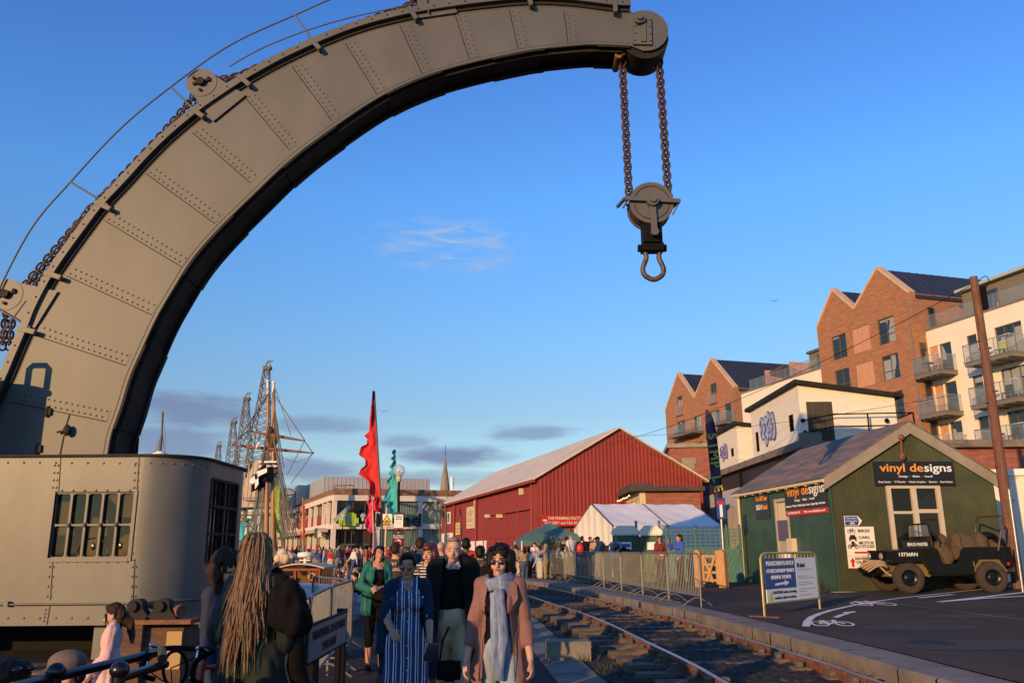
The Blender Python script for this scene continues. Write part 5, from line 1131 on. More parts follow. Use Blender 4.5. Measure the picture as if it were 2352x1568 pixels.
# ------------------------------------------------------------------ flat roofed warehouse with white graffiti huts on its roof
FX, FY = 12.62, 36.0
fb = thing('flat_roofed_warehouse', 'long flat roofed warehouse with concrete edge and murals behind the green hut', 'warehouse', (FX, FY, .42))
m = MB()
def q_(a, b, c, d, z0, z1): m.add([(a, b, z0), (c, d, z0), (c, d, z1), (a, b, z1)], [(0, 1, 2, 3)])
q_(0, 0, 0, 22.5, 0, 4.45); q_(0, 0, 14, 0, 0, 5.3); q_(0, 22.5, 14, 22.5, 0, 5.5)
m.build('wall', M_brick_red, fb)
m = MB(); m.box(-.02, .2, -.02, 22.5, 4.45, 5.3); m.build('fascia', mat('dark_fascia', (.028, .028, .034), .6, 0, .2, 1), fb)
m = MB(); m.box(-.32, 14, -.3, 22.7, 5.3, 5.62); m.build('roof_slab', M_concrete, fb)
M_mural = mat('painted_mural', (.62, .60, .55), .85, 0, .3, .55, .1, 30, col2=(.40, .46, .55), thr=(.4, .62), detail=9)
m = MB(); m.box(-.06, -.01, .1, 9.8, .1, 4.4).box(-.06, -.01, 10.1, 15.8, .1, 4.4).box(-.06, -.01, 16.1, 22.3, .1, 4.4); mu = m.build('mural_panels', M_mural, fb)
m = MB()
for y in (9.95, 15.95, 22.4): m.cyl((-.12, y, 0), (-.12, y, 5.3), .07, n=8)
m.box(-.09, -.061, 2.2, 5.8, 3.0, 4.3); m.build('downpipe', M_black, fb)
def blob2(pts, name, mt, par, x=-.075):
    q = MB(); q.add([(x, y, z) for y, z in pts], [tuple(range(len(pts)))]); q.add([(x+.006, y, z) for y, z in pts], [tuple(range(len(pts)))]); return q.build(name, mt, par)
M_mblue = mat('mural_blue', (.16, .20, .42), .8, 0, .3, 2, col2=(.4, .35, .5)); M_mgreen = mat('mural_green', (.30, .38, .14), .8, 0, .3, 2, col2=(.6, .55, .3)); M_mpurple = mat('mural_purple', (.10, .05, .20), .8, 0, .3, 2)
blob2([(19.4+1.2*math.cos(t*.52)*(1+.2*math.sin(3*t)), 2.6+1.3*math.sin(t*.52)) for t in range(12)], 'painted_face', M_mgreen, fb)
blob2([(12.8+1.5*math.cos(t*.52)*(1+.3*math.sin(2*t)), 2.2+1.4*math.sin(t*.52)) for t in range(12)], 'painted_blob', mat('mural_grey_blue', (.35, .42, .50), .8, 0, .4, 1.5, col2=(.6, .5, .4)), fb)
blob2([(4.5+2.6*math.cos(t*.52)*(1+.25*math.sin(2*t)), 2.4+1.6*math.sin(t*.52)) for t in range(12)], 'painted_blob', M_mblue, fb)
blob2([(7.9+.9*math.cos(t*.52), 3.1+1.1*math.sin(t*.52)*(1+.3*math.sin(3*t))) for t in range(12)], 'painted_blob', M_mpurple, fb)
def roof_hut(lab, y0, y1, z0, zl, wid, zr_, small=False):
    o = thing('roof_hut', lab, 'hut', (FX, FY, .42), 0, 'white roof huts on the warehouse'); z0 -= .42; zl -= .42; zr_ -= .42
    m = MB(); xo = .12
    va = [(y0+.95, y0+1.7, z0+.6, zl-1.15), (y1-1.15, y1-.45, z0+.3, zl-1.2)]
    n0 = len(m.v); wall(m, 0, y1-y0, z0, zl, [(a-y0, b-y0, c, d) for a, b, c, d in va], 0, .15)
    for i in range(n0, len(m.v)): v = m.v[i]; m.v[i] = Vector((xo+v.y, y0+v.x, v.z))
    dx = (xo+.3, xo+1.45, z0+.02, z0+1.75) if not small else (xo+.9, xo+2.2, z0+.02, z0+1.6)
    for a, b, c, d in ((xo, dx[0], z0, zr_), (dx[1], xo+wid, z0, zr_), (dx[0], dx[1], dx[3], zr_)): m.add([(a, y0, c), (b, y0, c), (b, y0, d), (a, y0, d)], [(0, 1, 2, 3)])
    m.add([(xo, y0, zr_), (xo+wid, y0, zr_), (xo, y0, zl)], [(0, 1, 2)]); m.add([(xo+wid, y0, z0), (xo+wid, y1, z0), (xo+wid, y1, zr_), (xo+wid, y0, zr_)], [(0, 1, 2, 3)])
    m.build('wall', M_whitebrick, o)
    m = MB(); m.prism([(xo-.22, zl+.03), (xo+wid+.3, zr_-.04), (xo+wid+.3, zr_+.12), (xo-.22, zl+.2)], y0-.3, y1+.3); m.build('roof', M_crane_dk, o)
    m = MB(); m.box(dx[0], dx[1], y0+.06, y0+.1, dx[2], dx[3])
    for k in range(6): x = dx[0]+(dx[1]-dx[0])*k/6; m.box(x+.01, x+(dx[1]-dx[0])/6-.01, y0+.04, y0+.06, dx[2], dx[3])
    m.build('door', mat('old_dark_door', (.06, .05, .035), .85, 0, .4, 3, stretch=(6, 6, .8)), o)
    for a, b, c, d in va:
        m = MB()
        for k in range(8): z = c+(d-c)*k/8; m.add([(xo+.01, a, z), (xo+.01, b, z), (xo+.1, b, z+(d-c)/8), (xo+.1, a, z+(d-c)/8)], [(0, 1, 2, 3)])
        m.box(xo+.12, xo+.14, a, b, c, d); m.build('louvre', M_black, o)
    return o
rh1 = roof_hut('larger white painted brick roof hut with blue graffiti and a dark door', .35, 7.95, 6.1, 8.62, 4.25, 8.02)
rh2 = roof_hut('smaller white roof hut behind a feather flag, with faint graffiti and dark doorway', 10.9, 17.2, 6.1, 8.32, 4.25, 7.9, True)
def graffiti(par, yc, zc, h, wd):
    M_gf = mat('graffiti_blue', (.22, .32, .56), .7, 0, .2, 3, col2=(.50, .58, .72)); rnd = random.Random(5)
    for sc, x, mt_, nm in ((1.13, .10, M_mpurple, 'graffiti_outline'), (1.0, .085, M_gf, 'graffiti_fill')):
        for k in range(4):
            y = yc+wd*(.66-k*.44); z = zc+h*(.1, -.12, .08, -.02)[k]; x -= .004
            blob2([(y+math.cos(t*.315)*wd*.29*(1+.12*math.sin(3*t*.315+k))*sc+.02, z+math.sin(t*.315)*h*(.62, .7, .66, .74)[k]*(1+.1*math.cos(2*t*.315+k*2))*sc) for t in range(20)], nm, mt_, par, x)
    q = MB()
    for k in range(4):
        y = yc+wd*(.66-k*.44); z = zc+h*(.1, -.12, .08, -.02)[k]; q.tube([(.045, y+wd*.13*math.sin(i*1.5+k*2), z+h*(.42-.14*i)) for i in range(7)], .025, 5)
    q.build('graffiti_letters', M_mpurple, par)
graffiti(rh1, 5.1, 7.2-.42+.15, .95, 1.35); graffiti(rh2, 14.0, 7.15-.42, .6, .9)
rl = thing('roof_railing', 'black tube railing with ball fittings along the roof edge before the white hut', 'railing', (FX, FY-.1, .42))
m = MB(); z0 = 5.62
m.tube([(.05, 0, 6.53), (1.4, -.0, 6.8), (4.9, 0, 6.84)], .03, 6); m.tube([(.1, 0, 6.0), (1.4, -.0, 6.25), (4.9, 0, 6.3)], .03, 6); m.tube([(4.9, 0, 6.84), (4.2, 1.6, 6.55)], .03, 6)
for x in (2.9, 4.9): m.tube([(x, 0, z0), (x, 0, 6.84)], .035, 6)
for p in ((.05, 0, 6.53), (.1, 0, 6.0), (3.85, .3, 6.55)): m.ball(p, .1, 10, 7)
m.build('rail', M_black, rl)
m = MB(); m.box(-.1, .75, -.25, .2, 5.625, 6.0); tag(m.build('stone_block', M_concrete, None, (FX, FY, .42)), 'pale stone block on the warehouse roof corner under the railing', 'stone block')
# brick tower
tw = thing('brick_tower', 'square red brick tower with a bright red painted side beyond the red shed', 'tower', (at(1541, 1100, 60).x, 60, .42), -.12)
zt2 = at(1560, 1028, 60).z-.42
m = MB(); m.box(0, 5.2, 0, 4.5, 0, zt2); m.build('wall', M_brick_red, tw)
m = MB(); m.box(-.18, 5.35, -.18, 4.7, zt2, zt2+.28); m.build('cornice', M_barge, tw)
m = MB(); m.box(.05, 1.15, -.03, 0, zt2-4.6, zt2-1.4).box(.02, 1.15, -.028, 0, 0.5, zt2-4.6); m.build('red_panel', mat('bright_red_wall_paint', (.55, .05, .035), .7, 0, .08, 1), tw)
m = MB(); m.box(.85, 1.85, -.06, 0, zt2-1.15, zt2-.75).box(.95, 1.75, -.05, 0, zt2-1.6, zt2-1.15); m.build('blocked_window', M_barge, tw)
# low brick building with festoon bulbs
lb = thing('low_brick_building', 'low brick tearoom with sagging flat roof and festoon bulbs behind the marquee', 'building', (at(1470, 1140, 46).x, 46, .42))
zl_ = at(1470, 1128, 46).z-.42
m = MB(); m.box(.3, 3.3, 0, 9, 0, zl_); m.build('wall', M_brick_red, lb)
m = MB(); m.box(-.02, .3, -.02, 12, 0, zl_); m.build('cream_wall', M_cream, lb)
m = MB(); m.box(-.6, 3.5, -.4, 12.5, zl_, zl_+.22).box(-.5, .6, -.35, 12.4, zl_+.22, zl_+.42); m.ball((2.0, 3, zl_+.2), (1.2, 3, .25), 14, 6); m.build('roof', mat('dark_felt_roof', (.07, .055, .045), .9, 0, .3, 2), lb)
m = MB(); m.box(-.05, -.025, 2.2, 11.5, .6, zl_-.55); m.build('window', glassmat('tearoom_glass', (.02, .015, .012), (.2, .13, .06), .35, (1, 1.4, .6)), lb)
m = MB()
for k in range(9): y = 2.2+k*1.16; m.box(-.09, -.03, y-.05, y+.05, .4, zl_-.5)
m.build('mullions', M_frame_dk, lb)
M_bulb = mat('lit_bulb', (1.0, .72, .40), .4, 0, 0, emis=1.6)
fs = thing('festoon_lights', 'string of small lit bulbs along the tearoom eaves', 'string lights', lb.location)
m = MB(); m2 = MB()
for k in range(15): y = -.2+k*.85; z = zl_-.18-.05*math.sin(k*2.1)**2; m.ball((-.62, y, z-.06), .045, 8, 6)
m2.tube([(-.62, -.2+k*.85, zl_-.15-.05*math.sin(k*2.1)**2) for k in range(15)], .012, 5)
m.build('bulbs', M_bulb, fs); m2.build('cable', M_black, fs)
m = MB(); m.ball((-.2, .9, zl_-.75), (.12, .1, .2), 10, 7); m.build('wall_lamp', M_whitep, lb)
# ------------------------------------------------------------------ red shed
R0c = at(1237, 1150, 50.0); dS = Vector((-.27, 1, 0)).normalized(); endS = along(R0c, dS, 1017); LS = (endS-R0c).length
rs = thing('red_shed', 'large red painted transit shed with corrugated gable and pale sheet roof', 'shed', (R0c.x, R0c.y, GZ), math.atan2(.27, 1))
RM = inv(rs); ze = at(1237, 1096, 50).z-GZ; Wd = 10.4; pk = RM @ along(at(1300, 1000, 50), (1, .27, 0), 1420)
def rsl(px, py, side=True):   # local coordinates of a pixel on the long wall (x=0) or gable (y=0)
    o = RM @ Vector((0, 0, CH)); r = RM.to_3x3() @ ray(px, py); t = -(o.x/r.x if side else o.y/r.y); return o+r*t
pk = rsl(1420, 986, False); zp = pk.z; xm = pk.x; Wd = xm*2+.3
m = MB(); m.add([(0, 0, 0), (0, LS, 0), (0, LS, ze), (0, 0, ze)], [(0, 1, 2, 3)]); m.add([(0, LS, 0), (Wd, LS, 0), (Wd, LS, ze), (xm, LS, zp), (0, LS, ze)], [tuple(range(5))]); m.add([(Wd, 0, 0), (Wd, LS, 0), (Wd, LS, ze), (Wd, 0, ze)], [(0, 1, 2, 3)])
m.box(-.12, .0, .0, .9, 0, ze-.1).box(-.1, 0, LS-.6, LS, 0, ze-.1); m.build('long_wall', M_red, rs)
m = MB()
def gs(x): return ze+(zp-ze)*(1-abs(x-xm)/(xm if x < xm else Wd-xm))
n = 44; x = 0.0
for k in range(n):
    for a, b, y0, y1 in ((k, k+.55, 0, 0), (k+.55, k+.68, 0, -.045), (k+.68, k+.87, -.045, -.045), (k+.87, k+1, -.045, 0)):
        A, B = a*Wd/n, b*Wd/n; m.add([(A, y0, 0), (B, y1, 0), (B, y1, gs(B)), (A, y0, gs(A))], [(0, 1, 2, 3)])
m.build('ribbed_gable', M_red, rs)
m = MB()
for s in (0, 1):
    a = (-.35, ze-.35*(zp-ze)/xm) if s == 0 else (Wd+.35, ze-.35*(zp-ze)/xm)
    m.add([(xm, -.25, zp+.05), (a[0], -.25, a[1]+.05), (a[0], LS+.3, a[1]+.05), (xm, LS+.3, zp+.05), (xm, -.25, zp+.16), (a[0], -.25, a[1]+.16), (a[0], LS+.3, a[1]+.16), (xm, LS+.3, zp+.16)], [(0, 1, 2, 3), (4, 7, 6, 5), (0, 4, 5, 1), (1, 5, 6, 2), (2, 6, 7, 3)])
m.build('roof', M_shedroof, rs)
m = MB(); m.box(-.42, -.25, -.2, LS+.2, ze-.3, ze-.12)
for y in (.95, LS*.52, LS*.8): m.cyl((-.16, y, 0), (-.16, y, ze-.25), .08, n=8)
m.build('gutter', M_red_dk, rs)
a = rsl(1040*.293+918.7, 1170); 
zq = lambda a_, b_: (918.7+a_*.293, 976.2+b_*.293)
dd0, dd1 = rsl(*zq(1042, 700)), rsl(*zq(668, 740)); dz = rsl(*zq(1040, 655)).z
m = MB(); n = 4
for k in range(n):
    y0 = dd0.y+(dd1.y-dd0.y)*k/n; y1 = dd0.y+(dd1.y-dd0.y)*(k+1)/n
    for z0, z1 in ((0, dz*.52), (dz*.52+.12, dz-.1)): m.box(-.06, -.0, y0+.12, y1-.12, z0+.05, z1)
m.build('sliding_doors', M_red_dk, rs)
m = MB(); m.box(-.22, 0, dd0.y-.3, dd1.y+.3, dz-.02, dz+.22)
for k in range(n+1): y = dd0.y+(dd1.y-dd0.y)*k/n; m.box(-.16, 0, y-.1, y+.1, 0, dz-.02)
m.build('door_frame', M_red, rs)
m = MB()
for a_ in (718, 812): p = rsl(*zq(a_, 712)); m.box(-.5, -.1, p.y-.15, p.y+.15, p.z-.1, p.z+.12)
for a_, b_ in ((965, 520), (606, 608)): p = rsl(*zq(a_, b_)); m.box(-.25, -.02, p.y-.15, p.y+.15, p.z-.2, p.z+.2)
m.build('flood_lamp', M_cream, rs)
p0, p1 = rsl(*zq(362, 685)), rsl(*zq(396, 770)); m = MB(); m.box(-.05, 0, p1.y, p0.y, p1.z, p0.z); o = m.build('window', M_whitep, rs); m = MB()
for k in range(2): m.box(-.07, -.05, p1.y+.15+k*(p0.y-p1.y)/2, p1.y-.15+(k+1)*(p0.y-p1.y)/2, p1.z+.12, p0.z-.12)
m.build('pane', M_glass, o)
p0, p1 = rsl(*zq(482, 912)), rsl(*zq(683, 950)); m = MB(); m.box(-.12, -.02, p1.y, p0.y, 0, p0.z); m.build('white_hoarding', M_whitep, rs)
p0, p1 = rsl(*zq(330, 850)), rsl(*zq(425, 850)); m = MB(); m.box(-.12, -.02, p1.y, p0.y, 0, p0.z); o = m.build('side_door', M_whitep, rs); m = MB(); m.box(-.14, -.12, p1.y+(p0.y-p1.y)*.3, p1.y+(p0.y-p1.y)*.7, 0, p0.z-.1); m.build('pane', M_mblue, o)
def wallboard(lab, za, zb_, mt, lines, lm):
    p0, p1 = rsl(*zq(*za)), rsl(*zq(*zb_)); y0, y1, z0, z1 = min(p0.y, p1.y), max(p0.y, p1.y), min(p0.z, p1.z), max(p0.z, p1.z)
    o = thing('wall_sign', lab, 'sign', rs.matrix_world @ Vector((0, 0, 0)) if False else Matrix.Translation(rs.location) @ Matrix.Rotation(rs.rotation_euler.z, 4, 'Z') @ Vector((-.1, (y0+y1)/2, (z0+z1)/2)), rs.rotation_euler.z+R_(-90))
    m = MB(); w_ = y1-y0; h = z1-z0; m.box(-w_/2, w_/2, -.04, .04, -h/2, h/2); m.build('board', mt, o)
    for t_, z, s_, ww in lines: text(t_, s_*h, lm, o, (0, -.05, z*h), width=ww*w_, bold=.015)
M_brownl = mat('brown_lettering', (.32, .16, .05), .6, 0, 0)
wallboard('tall cream board with brown lettering on the long wall of the red shed', (535, 645), (592, 805), M_cream, (('CITY', .36, .07, .3), ('OF MUSEUMS', .26, .07, .8), ('GALLERIES', .15, .07, .6), ('AND', .05, .06, .3), ('PLACES OF', -.06, .06, .7), ('INTEREST', -.16, .07, .8), ('OPEN DAILY', -.36, .05, .7)), M_brownl)
wallboard('small yellow board low on the far end of the red shed wall', (448, 765), (486, 857), mat('pale_yellow_board', (.62, .47, .16), .7, 0, .06), (('WHARF', .25, .1, .6), ('ENTRANCE', 0, .1, .8), ('OPEN', -.25, .1, .5)), M_brownl)
# Framing factory sign on the gable
p0, p1 = rsl(*zq(1105, 706), False), rsl(*zq(1460, 788), False)
fo = Matrix.Translation(rs.location) @ Matrix.Rotation(rs.rotation_euler.z, 4, 'Z') @ Vector(((p0.x+p1.x)/2, -.35, (p0.z+p1.z)/2))
o = thing('framing_factory_sign', 'red sign lettered The Framing Factory Gallery and Tea Rooms on the shed gable', 'sign', fo, rs.rotation_euler.z)
w_ = p1.x-p0.x; h_ = p0.z-p1.z; m = MB(); m.box(-w_/2, w_/2, 0, .06, -h_/2, h_/2); m.build('board', M_sign_red, o); m = MB(); m.box(-w_/2-.04, w_/2+.04, .06, .1, -h_/2-.04, h_/2+.04); m.box(-w_/2+.3, -w_/2+.36, .1, .3, -.1, .1).box(w_/2-.36, w_/2-.3, .1, .3, -.1, .1); m.build('frame', M_red_dk, o)
M_crl = mat('cream_lettering', (.78, .70, .5), .6, 0, 0)
for t_, s_, x, z, ww in (('THE FRAMING FACTORY', .42, .03, .2, .84), ('GALLERY and TEA ROOMS', .36, 0, -.24, .9)): text(t_, s_*h_, M_crl, o, (x*w_, -.01, z*h_), width=ww*w_, bold=.012)
m = MB(); m.add([(x*.25-w_*.46, -.012, z*.16+h_*.02) for x, z in ((-.5, 0), (0, .5), (0, .2), (.6, .2), (.6, -.2), (0, -.2), (0, -.5))], [tuple(range(7))]); m.build('white_arrow', M_wletter, o)
# ------------------------------------------------------------------ marquee, gazebo, toilets, trellis, gate
FLp = at(1409, 1214, 36.0); zev = 2.5; dM = Vector((.978, .21, 0)); LM = (along(FLp, dM, 1660)-FLp).length
mq = thing('marquee', 'white marquee tent with ridge roof and draped gable end beside the red shed', 'marquee', (FLp.x, FLp.y, .42), math.atan2(dM.y, dM.x))
MM = inv(mq); zev -= .42; ml = lambda px, py, yl: None
DW = 6.0; 
def mqz(px, py, y):
    o = MM @ Vector((0, 0, CH)); r = MM.to_3x3() @ ray(px, py); t = (y-o.y)/r.y; return o+r*t
rp_ = mqz(1359, 1157, DW/2); zrg = rp_.z
m = MB()
def sheet(p, q, r, s, nu=24, nv=10, sag=.05):
    vs = []; fs = []
    for i in range(nu+1):
        for j in range(nv+1):
            u, v = i/nu, j/nv; a = Vector(p).lerp(Vector(q), u); b = Vector(s).lerp(Vector(r), u); c = a.lerp(b, v)
            c.z -= sag*math.sin(math.pi*v)*abs(math.sin(2*math.pi*u))+.012*math.sin(u*37+v*9)+.01*math.sin(v*19+u*11); vs.append(c)
    for i in range(nu):
        for j in range(nv): k = i*(nv+1)+j; fs.append((k, k+1, k+nv+2, k+nv+1))
    m.smooth = True; m.add(vs, fs); m.smooth = False
sheet((0, 0, zev), (LM, 0, zev), (LM, DW/2, zrg), (0, DW/2, zrg)); sheet((0, DW, zev), (LM, DW, zev), (LM, DW/2, zrg), (0, DW/2, zrg))
m.build('roof_canvas', M_canvas, mq)
m = MB()
def drape(p, q, z0f, z1f, amp=.05, n=70, dirv=(0, -1, 0)):
    vs = []
    for i in range(n+1):
        u = i/n; c = Vector(p).lerp(Vector(q), u); o_ = Vector(dirv)*(amp*math.sin(u*n*.55)+amp*.6*math.sin(u*n*.23+1))
        vs += [(c.x, c.y, z1f(u)), (c.x+o_.x*.6, c.y+o_.y*.6, (z0f(u)+z1f(u))/2), (c.x+o_.x, c.y+o_.y, z0f(u))]
    m.smooth = True; m.add(vs, [(3*i+k, 3*i+k+1, 3*i+k+4, 3*i+k+3) for i in range(n) for k in (0, 1)]); m.smooth = False
ztop = lambda u: zev+(zrg-zev)*(1-abs(u-.5)*2)-.02
drape((-.02, 0, 0), (-.02, DW, 0), lambda u: zev-.65-.12*math.sin(u*9), ztop, .06, 70, (-1, 0, 0))
drape((0, -.02, 0), (LM, -.02, 0), lambda u: zev-.42, lambda u: zev, .02, 80)
drape((LM*.42, .02, 0), (LM, .02, 0), lambda u: .1, lambda u: zev-.35, .03, 60)
drape((-.01, 0, 0), (-.01, .35, 0), lambda u: .0, lambda u: zev-.4, .05, 10, (-1, 0, 0)); drape((-.01, DW-.4, 0), (-.01, DW, 0), lambda u: .0, lambda u: zev-.4, .05, 10, (-1, 0, 0)); drape((LM, 0, 0), (LM, DW, 0), lambda u: .05, ztop, .04, 60, (1, 0, 0)); drape((0, DW, 0), (LM, DW, 0), lambda u: .05, lambda u: zev, .03, 80)
m.build('side_curtains', mat('cream_tent_curtain', (.74, .68, .58), .75, 0, .08, 1.5), mq)
m = MB()
for x in (0, LM/2, LM):
    for y in (.05, DW-.05): m.box(x-.04, x+.04, y-.04, y+.04, 0, zev)
    m.bar((x, .0, zev+.02), (x, DW/2, zrg+.03), .05, .02); m.bar((x, DW, zev+.02), (x, DW/2, zrg+.03), .05, .02)
m.build('frame', mat('dark_strap', (.14, .12, .10), .7, 0, .1), mq)
# green gazebo
gc = at(1262, 1240, 42.0)
gb = thing('gazebo', 'green pop up gazebo with sagging pyramid roof before the red shed', 'gazebo', (gc.x, 42.0, GZ+.1), .1)
za, zb2 = at(1230, 1200, 42).z-GZ-.1, at(1230, 1242, 42).z-GZ-.1
m = MB(); n = 12; half = 1.55
for s in range(4):
    a_ = R_(90*s); vs = []
    for i in range(n+1):
        for j in range(7):
            u = i/n*2-1; v = j/6; r_ = half*(1-v); z = zb2+(za-zb2)*(v**.75)-.08*math.sin(math.pi*v)*(1-abs(u)); x, y = u*r_, -r_; vs.append((x*math.cos(a_)-y*math.sin(a_), x*math.sin(a_)+y*math.cos(a_), z))
    m.smooth = True; m.add(vs, [(i*7+j, i*7+j+1, (i+1)*7+j+1, (i+1)*7+j) for i in range(n) for j in range(6)]); m.smooth = False
    c, d = math.cos(a_), math.sin(a_); P = lambda x, y, z: (x*c-y*d, x*d+y*c, z); m.add([P(-half, -half, zb2), P(half, -half, zb2), P(half, -half, zb2-.22), P(-half, -half, zb2-.22)], [(0, 1, 2, 3)])
m.build('canopy', M_gazebo, gb)
for x in (-1, 1):
    for y in (-1, 1): m = MB(); m.box(x*half-.025, x*half+.025, y*half-.025, y*half+.025, 0, zb2); m.build('leg', M_whitep, gb)
# toilets
for k, (px0, px1, lab, sgn) in enumerate(((1409, 1471, 'left of two green portable toilets, a blue banded white sign on its door', 0), (1474, 1523, 'right of two green portable toilets, a plain white notice on its door', 1))):
    Y = 31.5-.5*k; a = at(px0, 1300, Y); b = at(px1, 1300, Y-.15); wt_ = (b-a).length
    o = thing('portable_toilet', lab, 'toilet', (a.x, a.y, .42), math.atan2(b.y-a.y, b.x-a.x), 'portable toilets'); zt_ = at(px0+20, 1227, Y).z-.42
    m = MB(); m.box(0, wt_, 0, 1.1, .02, zt_)
    for q in range(5): x = wt_*(q+.5)/5; m.box(x-.05, x+.05, -.02, 0, .3, zt_-.15)
    m.box(.0, .05, -.03, 0, .1, zt_).box(wt_-.05, wt_, -.03, 0, .1, zt_); m.build('cabin', M_wc, o)
    m = MB(); m.prism([(-.04, zt_), (wt_+.04, zt_), (wt_+.04, zt_+.12), (wt_*.8, zt_+.32), (wt_*.2, zt_+.32), (-.04, zt_+.12)], -.08, 1.15)
    for q in range(9): x = wt_*(q+.2)/9; m.box(x, x+.06, -.1, -.08, zt_-.04, zt_+.05)
    m.build('roof', mat('cream_plastic_roof', (.74, .68, .55), .5, 0, .05), o)
    m = MB(); m.box(wt_*.3, wt_*.7, -.06, -.03, zt_*.68, zt_*.84); s_ = m.build('notice', M_sign_wh, o)
    if not sgn: m = MB(); m.box(wt_*.34, wt_*.66, -.065, -.06, zt_*.73, zt_*.8); m.build('blue_band', M_sign_blue, o)
    m = MB(); m.cyl((wt_*.9, .2, zt_+.2), (wt_*.9, .2, zt_+.5), .05, n=8); m.build('vent_pipe', M_barge, o)
# trellis fence
ta = at(1533, 1270, 30.0); tb = at(1702, 1265, 29.2)
tf = thing('trellis_fence', 'dark teal fence with square trellis top before the marquee', 'fence', (ta.x, ta.y, .42), math.atan2(tb.y-ta.y, tb.x-ta.x)); Lt = (tb-ta).length
z1 = at(1600, 1216, 29.7).z-.42; z0 = at(1600, 1257, 29.7).z-.42
m = MB(); n = int(Lt/.165)
for k in range(n+1): x = Lt*k/n; m.box(x-.014, x+.014, -.012, .012, z0, z1)
for k in range(6): z = z0+(z1-z0)*k/5; m.box(0, Lt, -.026, -.013, z-.014, z+.014)
m.build('trellis', M_teal, tf)
m = MB()
for x in (0, Lt*.4, Lt*.82, Lt): m.box(x-.045, x+.045, .03, .12, 0, z1+.08); m.ball((x, .075, z1+.12), .06, 8, 6)
m.build('posts', M_teal, tf)
m = MB(); m.box(0, Lt, 0, .02, .05, z0-.03)
for k in range(int(Lt/.16)): x = k*.16; m.bar((x, -.012, .1), (min(Lt, x+.55), -.012, z0-.08), .02, .02, (0, 1, 0))
m.build('boards', M_teal, tf)
# timber gate
ga = rg(1612, 1345); gb_ = rg(1668, 1345); ga = Vector((at(1606, 1320, 26).x, 26.0, rz(7))); gb_ = Vector((at(1668, 1330, 25.4).x, 25.4, rz(7)))
tg = thing('timber_gate', 'pale timber five bar gate between two thick square posts by the hut', 'gate', ga, math.atan2(gb_.y-ga.y, gb_.x-ga.x)); Lg = (gb_-ga).length
hz_ = at(1668, 1262, 25.4).z-gb_.z
for x in (0, Lg-.08): m = MB(); m.prism([(x-.11, 0), (x+.11, 0), (x+.11, hz_-.08), (x+.04, hz_), (x-.04, hz_), (x-.11, hz_-.08)], -.1, .1); m.build('post', M_timber, tg)
m = MB()
for z in (.18, .42, .66, .92): m.box(.14, Lg-.2, -.03, .02, z*hz_/1.15, z*hz_/1.15+.07)
m.box(Lg-.3, Lg-.19, -.04, .03, .08, hz_*.98).box(.13, .2, -.035, .03, .1, hz_*.86); m.bar((.2, -.04, hz_*.84), (Lg*.55, -.04, .15), .08, .025, (0, 1, 0)).bar((Lg*.3, -.055, .15), (Lg-.3, -.055, hz_*.84), .08, .025, (0, 1, 0))
m.build('gate_leaf', M_timber, tg)
# no through road sign, feather flag
ts = thing('no_through_road_sign', 'small blue no through road sign with red bar on a grey pole', 'sign', (at(1664, 1300, 27).x, 27, .45))
m = MB(); h_ = at(1664, 1145, 27).z-.45; m.cyl((0, 0, 0), (0, 0, h_), .04, n=10); m.build('pole', M_galv, ts)
zc = at(1664, 1167, 27).z-.45; m = MB(); m.box(-.15, .15, -.06, -.045, zc-.33, zc+.33); m.build('blue_panel', M_sign_blue, ts); m = MB(); m.box(-.045, .045, -.066, -.06, zc-.27, zc+.12); m.build('white_stem', M_sign_wh, ts); m = MB(); m.box(-.12, .12, -.07, -.06, zc+.12, zc+.24); m.build('red_bar', M_sign_red, ts)
ff = thing('feather_flag', 'dark purple feather flag with yellow graffiti letters before the white roof hut', 'flag', (at(1660, 1240, 33).x, 33.0, .45))
FM = inv(ff); ep = [(1623, 941), (1634, 955), (1643, 990), (1650, 1050), (1655, 1100), (1658, 1145)]; ip = [(1620, 941), (1621, 975), (1623, 1005), (1627, 1050), (1634, 1100), (1640, 1142)]
E_ = resample([at(x, y, 33) for x, y in ep], 20); I_ = resample([at(x, y, 33) for x, y in ip], 20)
m = MB(FM); vs = []
for i in range(20):
    for j in range(5): c = I_[i].lerp(E_[i], j/4); vs.append(c+Vector((0, .06*math.sin(j*1.2+i*.5), 0)))
m.smooth = True; m.add(vs, [(i*5+j, i*5+j+1, (i+1)*5+j+1, (i+1)*5+j) for i in range(19) for j in range(4)]); m.smooth = False
cl = m.build('cloth', mat('purple_flag_cloth', (.045, .03, .06), .8, 0, .2, 3), ff)
m = MB(FM); m.tube(E_+[at(1663, 1300, 33)], .03, 8); m.build('pole', M_black, ff)
for k, ch in enumerate('SIMPLE'):
    i = 6+k*2.3; c = I_[int(i)].lerp(E_[int(i)], .5); o = text(ch, .50, mat('yellow_graffiti', (.38, .33, .06), .7, 0, 0), ff, FM @ (c+Vector((0, -.12, 0))), bold=.03); o.rotation_euler = (R_(90), R_(80), 0)
